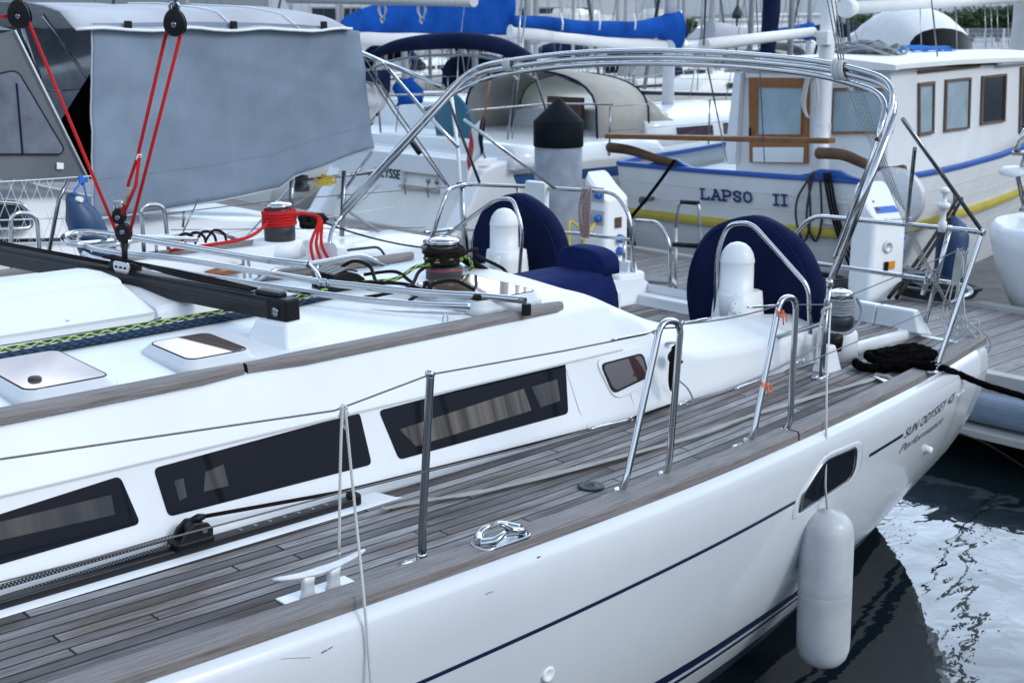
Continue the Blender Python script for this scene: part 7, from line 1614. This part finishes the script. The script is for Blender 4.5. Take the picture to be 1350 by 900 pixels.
# covered tender / small motorboat beyond the wheelhouse, right
def covered(c, yaw, L_, B_, h, label):
    F = Loc(c, yaw); o = empty('motor_cruiser', F(0, 0, 0), label, 'motorboat'); mb = MB(); gen_hull(mb, F, L_, B_, 1.2, n=16); mb.build('hull', M['gel'], o)
    rows = []
    for i in range(15):
        u = i / 14; x = lerp(.1, L_*.97, u); hh = h * (math.sin(math.pi * min(1, u * 1.15 + .12)) ** .6 if u < .76 else .0 + max(0, .55 * (1 - (u - .76) / .24))) ; w = half_beam(u * .97, B_) * .96
        rows.append([F(x, w * math.cos(a) * (1 if abs(math.cos(a)) < .99 else 1.02), 1.15 + .2*u*u + hh * math.sin(a) ** .6) for a in [math.pi * k / 10 for k in range(11)]])
    mb = MB(); mb.grid(rows); mb.build('boat_cover', M['whitep'], o); return o
r_ = ray(1244, YH); k_ = 42 / math.hypot(r_[0], r_[1])
covered((r_[0] * k_, r_[1] * k_, .9), math.atan2(r_[1], r_[0]) + R(28), 6.5, 2.7, 1.5, 'cruiser under a fitted white cover beyond the wheelhouse roof')
# quay, ground and hills
mb = MB(); mb.prism([V(a, b, -.5) for a, b in ((56, -40), (56, 62), (12, 62), (12, 400), (700, 400), (700, -40))], V(0, 0, 1.55)); tag(mb.build('quay', mat('quay_concrete', (.30, .29, .27), .85, var=.15, vscale=.5), org=(60, 60, 1)), kind='structure')
mb = MB(); mb.grid([[V(-400, -600, -1.5), V(-400, 900, -1.5)], [V(1500, -600, -1.5), V(1500, 900, -1.5)]], smooth=False); tag(mb.build('seabed', M['antifoul'], org=(0, 0, -1.5)), kind='structure')
mb = MB(); rows = []
for i in range(41):
    a = R(-8 + 100 * i / 40); r_ = []
    for d, h in ((560, 1.0), (640, 10), (760, 24), (900, 20)): r_.append(V(math.cos(a) * d, math.sin(a) * d, (1.05 + h * (.6 + .4 * noise.noise(V(i * .35, d * .01, 0)))) if d > 560 else .9))
    rows.append(r_)
mb.grid(rows); tag(mb.build('hills', mat('distant_hill_green', (.05, .075, .055), .9, var=.3, vscale=.02), org=(600, 300, 0)), kind='structure')
def dirp(x, dist):      # ground point on the quay seen in photo column x at a given distance
    r = ray(x, YH); k = dist / math.hypot(r[0], r[1]); return V(r[0] * k, r[1] * k, 1.05)
# pines: trunk and clumpy crown
def leafmat():
    m, nt, p, N, L = newmat('pine_foliage'); p.inputs['Roughness'].default_value = .8; p.inputs['Specular IOR Level'].default_value = .2
    tc = N('ShaderNodeTexCoord'); n = N('ShaderNodeTexNoise'); n.inputs['Scale'].default_value = .5; n.inputs['Detail'].default_value = 5; L(tc.outputs['Object'], n.inputs[0])
    r = N('ShaderNodeValToRGB'); r.color_ramp.elements[0].position = .35; r.color_ramp.elements[0].color = (.028, .058, .026, 1); r.color_ramp.elements[1].position = .65; r.color_ramp.elements[1].color = (.09, .14, .05, 1); L(n.outputs['Fac'], r.inputs[0]); L(r.outputs[0], p.inputs['Base Color']); return m
M['leaf'] = leafmat(); M['bark'] = mat('pine_bark', (.08, .05, .04), .9)
def pine_mesh(seed, w, h):
    rnd = random.Random(seed); mb = MB(); cl_ = []
    for k in range(44):
        a = rnd.uniform(0, 6.28); r = w * .5 * math.sqrt(rnd.random()); cl_.append((V(math.cos(a) * r, math.sin(a) * r, h * (rnd.uniform(.2, .74) + .20 * (1 - (r / (w*.5)) ** 2) * rnd.uniform(.6, 1.1))), w * rnd.uniform(.10, .17)))
    for c, r in cl_:
        for _ in range(120):
            d = V(rnd.gauss(0, 1), rnd.gauss(0, 1), rnd.gauss(0, .55)).normalized() * r * rnd.uniform(.55, 1.05); p = c + d; s_ = w * .022; u = V(rnd.gauss(0, 1), rnd.gauss(0, 1), rnd.gauss(0, 1)).normalized() * s_; v = V(rnd.gauss(0, 1), rnd.gauss(0, 1), rnd.gauss(0, 1)).normalized() * s_
            mb.add([p - u, p + v, p + u, p - v], [(0, 1, 2, 3)])
    return mb
crowns = []
pl = [(870, 420, 15, 7.4), (905, 400, 15, 7.6), (948, 430, 16, 7.4), (985, 440, 17, 7.6), (1030, 430, 16, 7.6), (1120, 340, 16, 7.4), (1150, 330, 16, 7.8), (1183, 335, 17, 8.0), (1215, 330, 17, 8.4), (1250, 320, 16, 8.2), (1282, 325, 17, 9.0), (1316, 315, 18, 9.2), (1348, 320, 18, 9.6), (1380, 330, 18, 9.2), (1065, 400, 16, 7.6), (1095, 380, 16, 7.6)]
base = []
words = ['leftmost', 'second', 'third', 'fourth', 'fifth', 'ninth', 'tenth']
order = sorted(range(len(pl)), key=lambda i: pl[i][0]); rank = {i: r for r, i in enumerate(order)}
ordn = ['leftmost', 'second', 'third', 'fourth', 'fifth', 'sixth', 'seventh', 'eighth', 'ninth', 'tenth', 'eleventh', 'twelfth', 'thirteenth', 'fourteenth', 'fifteenth', 'rightmost']
protos = []
for i, (x, d, w, h) in enumerate(pl):
    p = dirp(x, d); o = empty('umbrella_pine', p, 'spreading dark green pine beyond the fence, ' + ordn[rank[i]] + (' from the left' if 0 < rank[i] < 15 else ' of the row'), 'tree', 'pines along the skyline')
    if i < 4:
        mbc = pine_mesh(20 + i, 10, 8); mbc.v = [v + p for v in mbc.v]; c = mbc.build('crown', M['leaf'], o)
        mb = MB(); mb.tube([p, p + V(.2, .1, 3), p + V(0, 0, 6.3)], [.28, .22, .14], 8); mb.tube([p + V(.1, .05, 3.6), p + V(1.6, .5, 6)], [.12, .07], 6); mb.tube([p + V(.1, .05, 3.2), p + V(-1.5, -.8, 6)], [.12, .07], 6); t_ = mb.build('trunk', M['bark'], o); protos.append((c, t_))
    else:
        for s_ in protos[i % 4]:
            n_ = s_.copy(); C.objects.link(n_); n_.parent = o; n_.location = (0, 0, 0)
    o.rotation_euler = (0, 0, random.uniform(0, 6)); o.scale = (w / 10, w / 10, h * .86 / 8)
# wire fence along the quay
def fence(x0, x1, d0, d1, h, label):
    a, b = dirp(x0, d0), dirp(x1, d1); o = empty('mesh_fence', a, label, 'fence'); n = 14
    for i in range(n + 1): p = a.lerp(b, i / n); mb = MB(); mb.tube([p, p + V(0, 0, h)], .05, 6); mb.build('post', M['alug'], o)
    mb = MB(); d = (b - a)
    for i in range(160): p = a.lerp(b, i / 160); mb.tube([p + V(0, 0, .05), p + V(0, 0, h)], .012, 3, caps=False)
    for k in range(9): mb.tube([a + V(0, 0, .1 + h * k / 8.5), b + V(0, 0, .1 + h * k / 8.5)], .012, 3, caps=False)
    mb.build('wire_mesh', M['alug'], o)
fence(1085, 1400, 74, 66, 1.9, 'pale wire mesh fence on the quay in front of the pines, right'); fence(640, 985, 92, 82, 1.6, 'pale wire mesh fence on the quay behind the parked vans')
# parked vehicles
def van(x, d, yaw, label, name='parked_van', L_=5.0, H_=2.1, W_=1.9, col=(.72, .73, .74), car_=False, grp=None):
    p = dirp(x, d); F = Loc(p, yaw); o = empty(name, p, label, 'van' if not car_ else 'car', grp); mt = mat('vehicle_paint', col, .3, coat=.5)
    if car_: pr = [(0, .35), (0, .9), (.7, 1.0), (1.5, 1.48), (3.0, 1.5), (3.8, 1.0), (4.2, .85), (4.3, .35)]; gl = [(1.0, 1.02), (1.6, 1.42), (2.9, 1.42), (3.5, 1.02)]; wh = (.85, 3.4); L_ = 4.3
    else: pr = [(0, .35), (0, .9), (.15, 1.05), (1.0, 1.25), (1.7, H_ - .1), (2.0, H_), (L_ - .1, H_), (L_, H_ - .2), (L_, .35)]; gl = [(1.1, 1.25), (1.62, H_ - .2), (2.3, H_ - .2), (2.3, 1.25)]; wh = (.9, L_ - .95)
    k = W_ / 2
    mb = MB(); rings = []
    for y, s_ in ((-k, .96), (-k + .08, 1), (k - .08, 1), (k, .96)): cx = L_/2; rings.append([F(cx + (a - cx) * s_, y * (1 if b < 1.1 else .92), .35 + (b - .35) * (s_ ** .5)) for a, b in pr])
    mb.loft(rings, caps=True, smooth=False); mb.build('body', mt, o, bevel=.04)
    for sy in (-1, 1):
        mb = MB(); mb.prism([F(a, sy * (k * .97 if not car_ else k * .95), b) for a, b in gl], F(0, sy * .02, 0) - F(0, 0, 0)); mb.build('side_window', M['glassd'], o)
        for x_ in wh: mb = MB(); mb.lathe([(.0, -.1), (.32, -.1), (.32, .1), (0, .1)], F(x_, sy * (k - .06), .33), V(-math.sin(yaw), math.cos(yaw), 0), 18); mb.build('wheel', M['rubber'], o)
    a_, b_ = (pr[2], pr[3]) if car_ else (pr[3], pr[4])
    mb = MB(); mb.prism([F(lerp(a_[0], b_[0], u), y, lerp(a_[1], b_[1], u) + .01) for u, y in ((.1, -k*.8), (.1, k*.8), (.9, k*.72), (.9, -k*.72))], F(-.02, 0, .02) - F(0, 0, 0)); mb.build('windscreen', M['glassd'], o)
    for sy in (-1, 1): mb = MB(); mb.box(F(.02, sy * k * .7, .75), (.06, .3, .16), rz=yaw); mb.build('headlight', M['steel'], o)
fw = math.atan2(dirp(900, 10).y, dirp(900, 10).x)
van(890, 74, fw + R(-65), 'white panel van parked on the quay, nearest to the blue boom cover end', 'parked_van')
van(985, 70, fw + R(-75), 'white hatchback parked on the quay left of the navy furled sail', 'parked_car', car_=True); van(1030, 72, fw + R(110), 'silver hatchback parked on the quay right of the navy furled sail', 'parked_car', car_=True, col=(.5, .52, .55)); van(928, 80, fw + R(-80), 'dark grey hatchback parked beside the white van', 'parked_car', car_=True, col=(.12, .13, .15)); van(760, 78, fw + R(100), 'white panel van half hidden behind the masts above the pile', 'parked_van'); van(830, 84, fw + R(-70), 'pale blue hatchback parked behind the blue boom cover', 'parked_car', car_=True, col=(.3, .36, .42))
# harbour buildings
def building(x, d, yaw, L_, W_, H_, label, nwin, col, name='harbour_building', shutter=False):
    p = dirp(x, d); F = Loc(p, yaw); o = empty(name, p, label, 'building'); mt = mat('building_render', col, .7, var=.06)
    mb = MB(); mb.box(F(0, 0, H_/2), (L_, W_, H_), rz=yaw); mb.build('wall', mt, o)
    mb = MB(); mb.box(F(0, 0, H_ + .08), (L_ + .3, W_ + .3, .16), rz=yaw); mb.build('roof', M['whitep'], o)
    for k in range(nwin):
        xx = lerp(-L_*.35, L_*.35, k / max(1, nwin - 1)); mb = MB(); mb.box(F(xx, -W_/2 - .01, H_*.48), (L_ / nwin * .6, .08, H_*.38), rz=yaw); w = mb.build('window', M['glassd'], o)
        mb = MB(); mb.box(F(xx, -W_/2 - .02, H_*.70), (L_ / nwin * .66, .14, .12), rz=yaw); mb.build('lintel', M['alug'], w)
building(985, 92, PHI - R(90) + R(5), 6, 4, 2.5, 'low white harbour building with dark windows in front of the pines', 2, (.72, .72, .70)); building(1035, 96, PHI - R(90) - R(4), 5, 4, 2.9, 'grey-white site cabin right of the low harbour building', 3, (.55, .58, .60), 'site_cabin')
building(600, 150, PHI - R(90), 40, 10, 6.5, 'long grey boat shed behind the boats ashore', 9, (.50, .52, .54), 'boat_shed')
# boats standing ashore
for k, (x, d, yw, lb) in enumerate([(660, 96, 30, 'white hull ashore on props, leftmost of the boats on the quay'), (730, 92, -20, 'white hull ashore on props, second from the left on the quay'), (790, 98, 15, 'white hull ashore on props, third from the left on the quay'), (845, 95, -25, 'white hull ashore with a dark band, just left of the blue boom cover end'), (590, 98, -10, 'white hull ashore partly hidden behind the big blue sail cover')]):
    p = dirp(x, d); F = Loc(p + V(0, 0, 1.3), PHI + R(yw)); o = empty('boat_ashore', p, lb, 'sailboat', 'boats standing ashore'); mb = MB(); gen_hull(mb, F, 9, 3, 1.7, n=14, stripes={10: 1}); mb.build('hull', [M['gelold'], M['navy'] if k % 2 else M['red']], o)
    mb = MB(); mb.hexa([F(3, -.1, -1.2), F(5, -.1, -1.2), F(5, .1, -1.2), F(3, .1, -1.2)], [F(2.8, -.15, .2), F(5.4, -.15, .2), F(5.4, .15, .2), F(2.8, .15, .2)]); mb.build('keel', M['antifoul'], o)
    coach(F, 2.6, 6.6, 2.0, 1.1, 1.6, 2.1, 'coachroof', M['gelold'], o); 
    for xx, yy in ((1.5, -1.4), (1.5, 1.4), (6.5, -1.2), (6.5, 1.2)): mb = MB(); mb.tube([F(xx, yy * 1.3, -1.3), F(xx, yy * .7, .5)], .05, 5); mb.build('prop', M['steel2'], o)
    mb = MB(); mb.lathe([(.08, 2), (.07, 13)], F(4.8, 0, 0), n=8); mb.build('mast', M['alug'], o)
# furled navy sail / dark mast and thin poles near the fence
q = dirp(1012, 30); mb = MB(); mb.tube([V(q.x, q.y, 1.0), V(q.x, q.y, 2.0), V(q.x + .1, q.y, 3.2), V(q.x, q.y, 6)], [.10, .16, .20, .18], 12); single(mb, 'furled_sail', M['dnavy'], 'navy furled sail standing upright above the parked cars', 'sail')
for x, d, lb in ((1138, 60, 'round pink sign on a thin pole before the fence'),):
    p = dirp(x, d); o = empty('round_sign', p, lb, 'sign'); mb = MB(); mb.tube([p, p + V(0, 0, 1.6)], .04, 6); mb.build('post', M['alug'], o); mb = MB(); mb.lathe([(.0, -.02), (.28, -.02), (.28, .02), (0, .02)], p + V(0, 0, 1.75), V(math.cos(PHI), math.sin(PHI), 0), 20); mb.build('disc', mat('pale_pink_sign', (.62, .42, .50), .6), o)
mb = MB(); p = dirp(971, 60); mb.tube([p, p + V(0, 0, 4.0)], .05, 6); mb.lathe([(.2, 0), (.25, .2), (.1, .5), (0, .7)], p + V(0, 0, 2.3), n=10); single(mb, 'lamp_post', M['rubber'], 'thin dark pole with a lamp head on the quay beside the white building', 'lamp post')
# many bare masts of boats lying out of sight: each a thing of its own
random.seed(11)
words_n = ['leftmost', 'second', 'third', 'fourth', 'fifth', 'sixth', 'seventh', 'eighth', 'ninth', 'tenth', 'eleventh', 'twelfth', 'thirteenth', 'fourteenth', 'fifteenth', 'sixteenth', 'seventeenth', 'eighteenth', 'nineteenth', 'twentieth', 'twenty-first', 'rightmost']
for k in range(22):
    x = 452 + 28 * k + random.uniform(-9, 9); d = random.uniform(26, 62); q = dirp(x, d); h = random.uniform(9, 13); mb = MB(); mb.lathe([(.07, .9), (.06, h)], V(q.x, q.y, 0), n=8)
    for sx in (-1, 1): mb.tube([V(q.x, q.y, h * .95), V(q.x + sx * 1.1, q.y - sx * .9, 1.2)], .012, 4)
    mb.tube([V(q.x - .6, q.y + .5, h * .55), V(q.x + .6, q.y - .5, h * .55)], .03, 5)
    tag(mb.build('bare_mast', random.choice([M['alug'], M['alug'], M['whitep']])), 'bare mast with wire stays over the far berths, ' + words_n[k] + (' from the left' if 0 < k < 21 else ' of them'), 'mast', 'masts among the far berths')
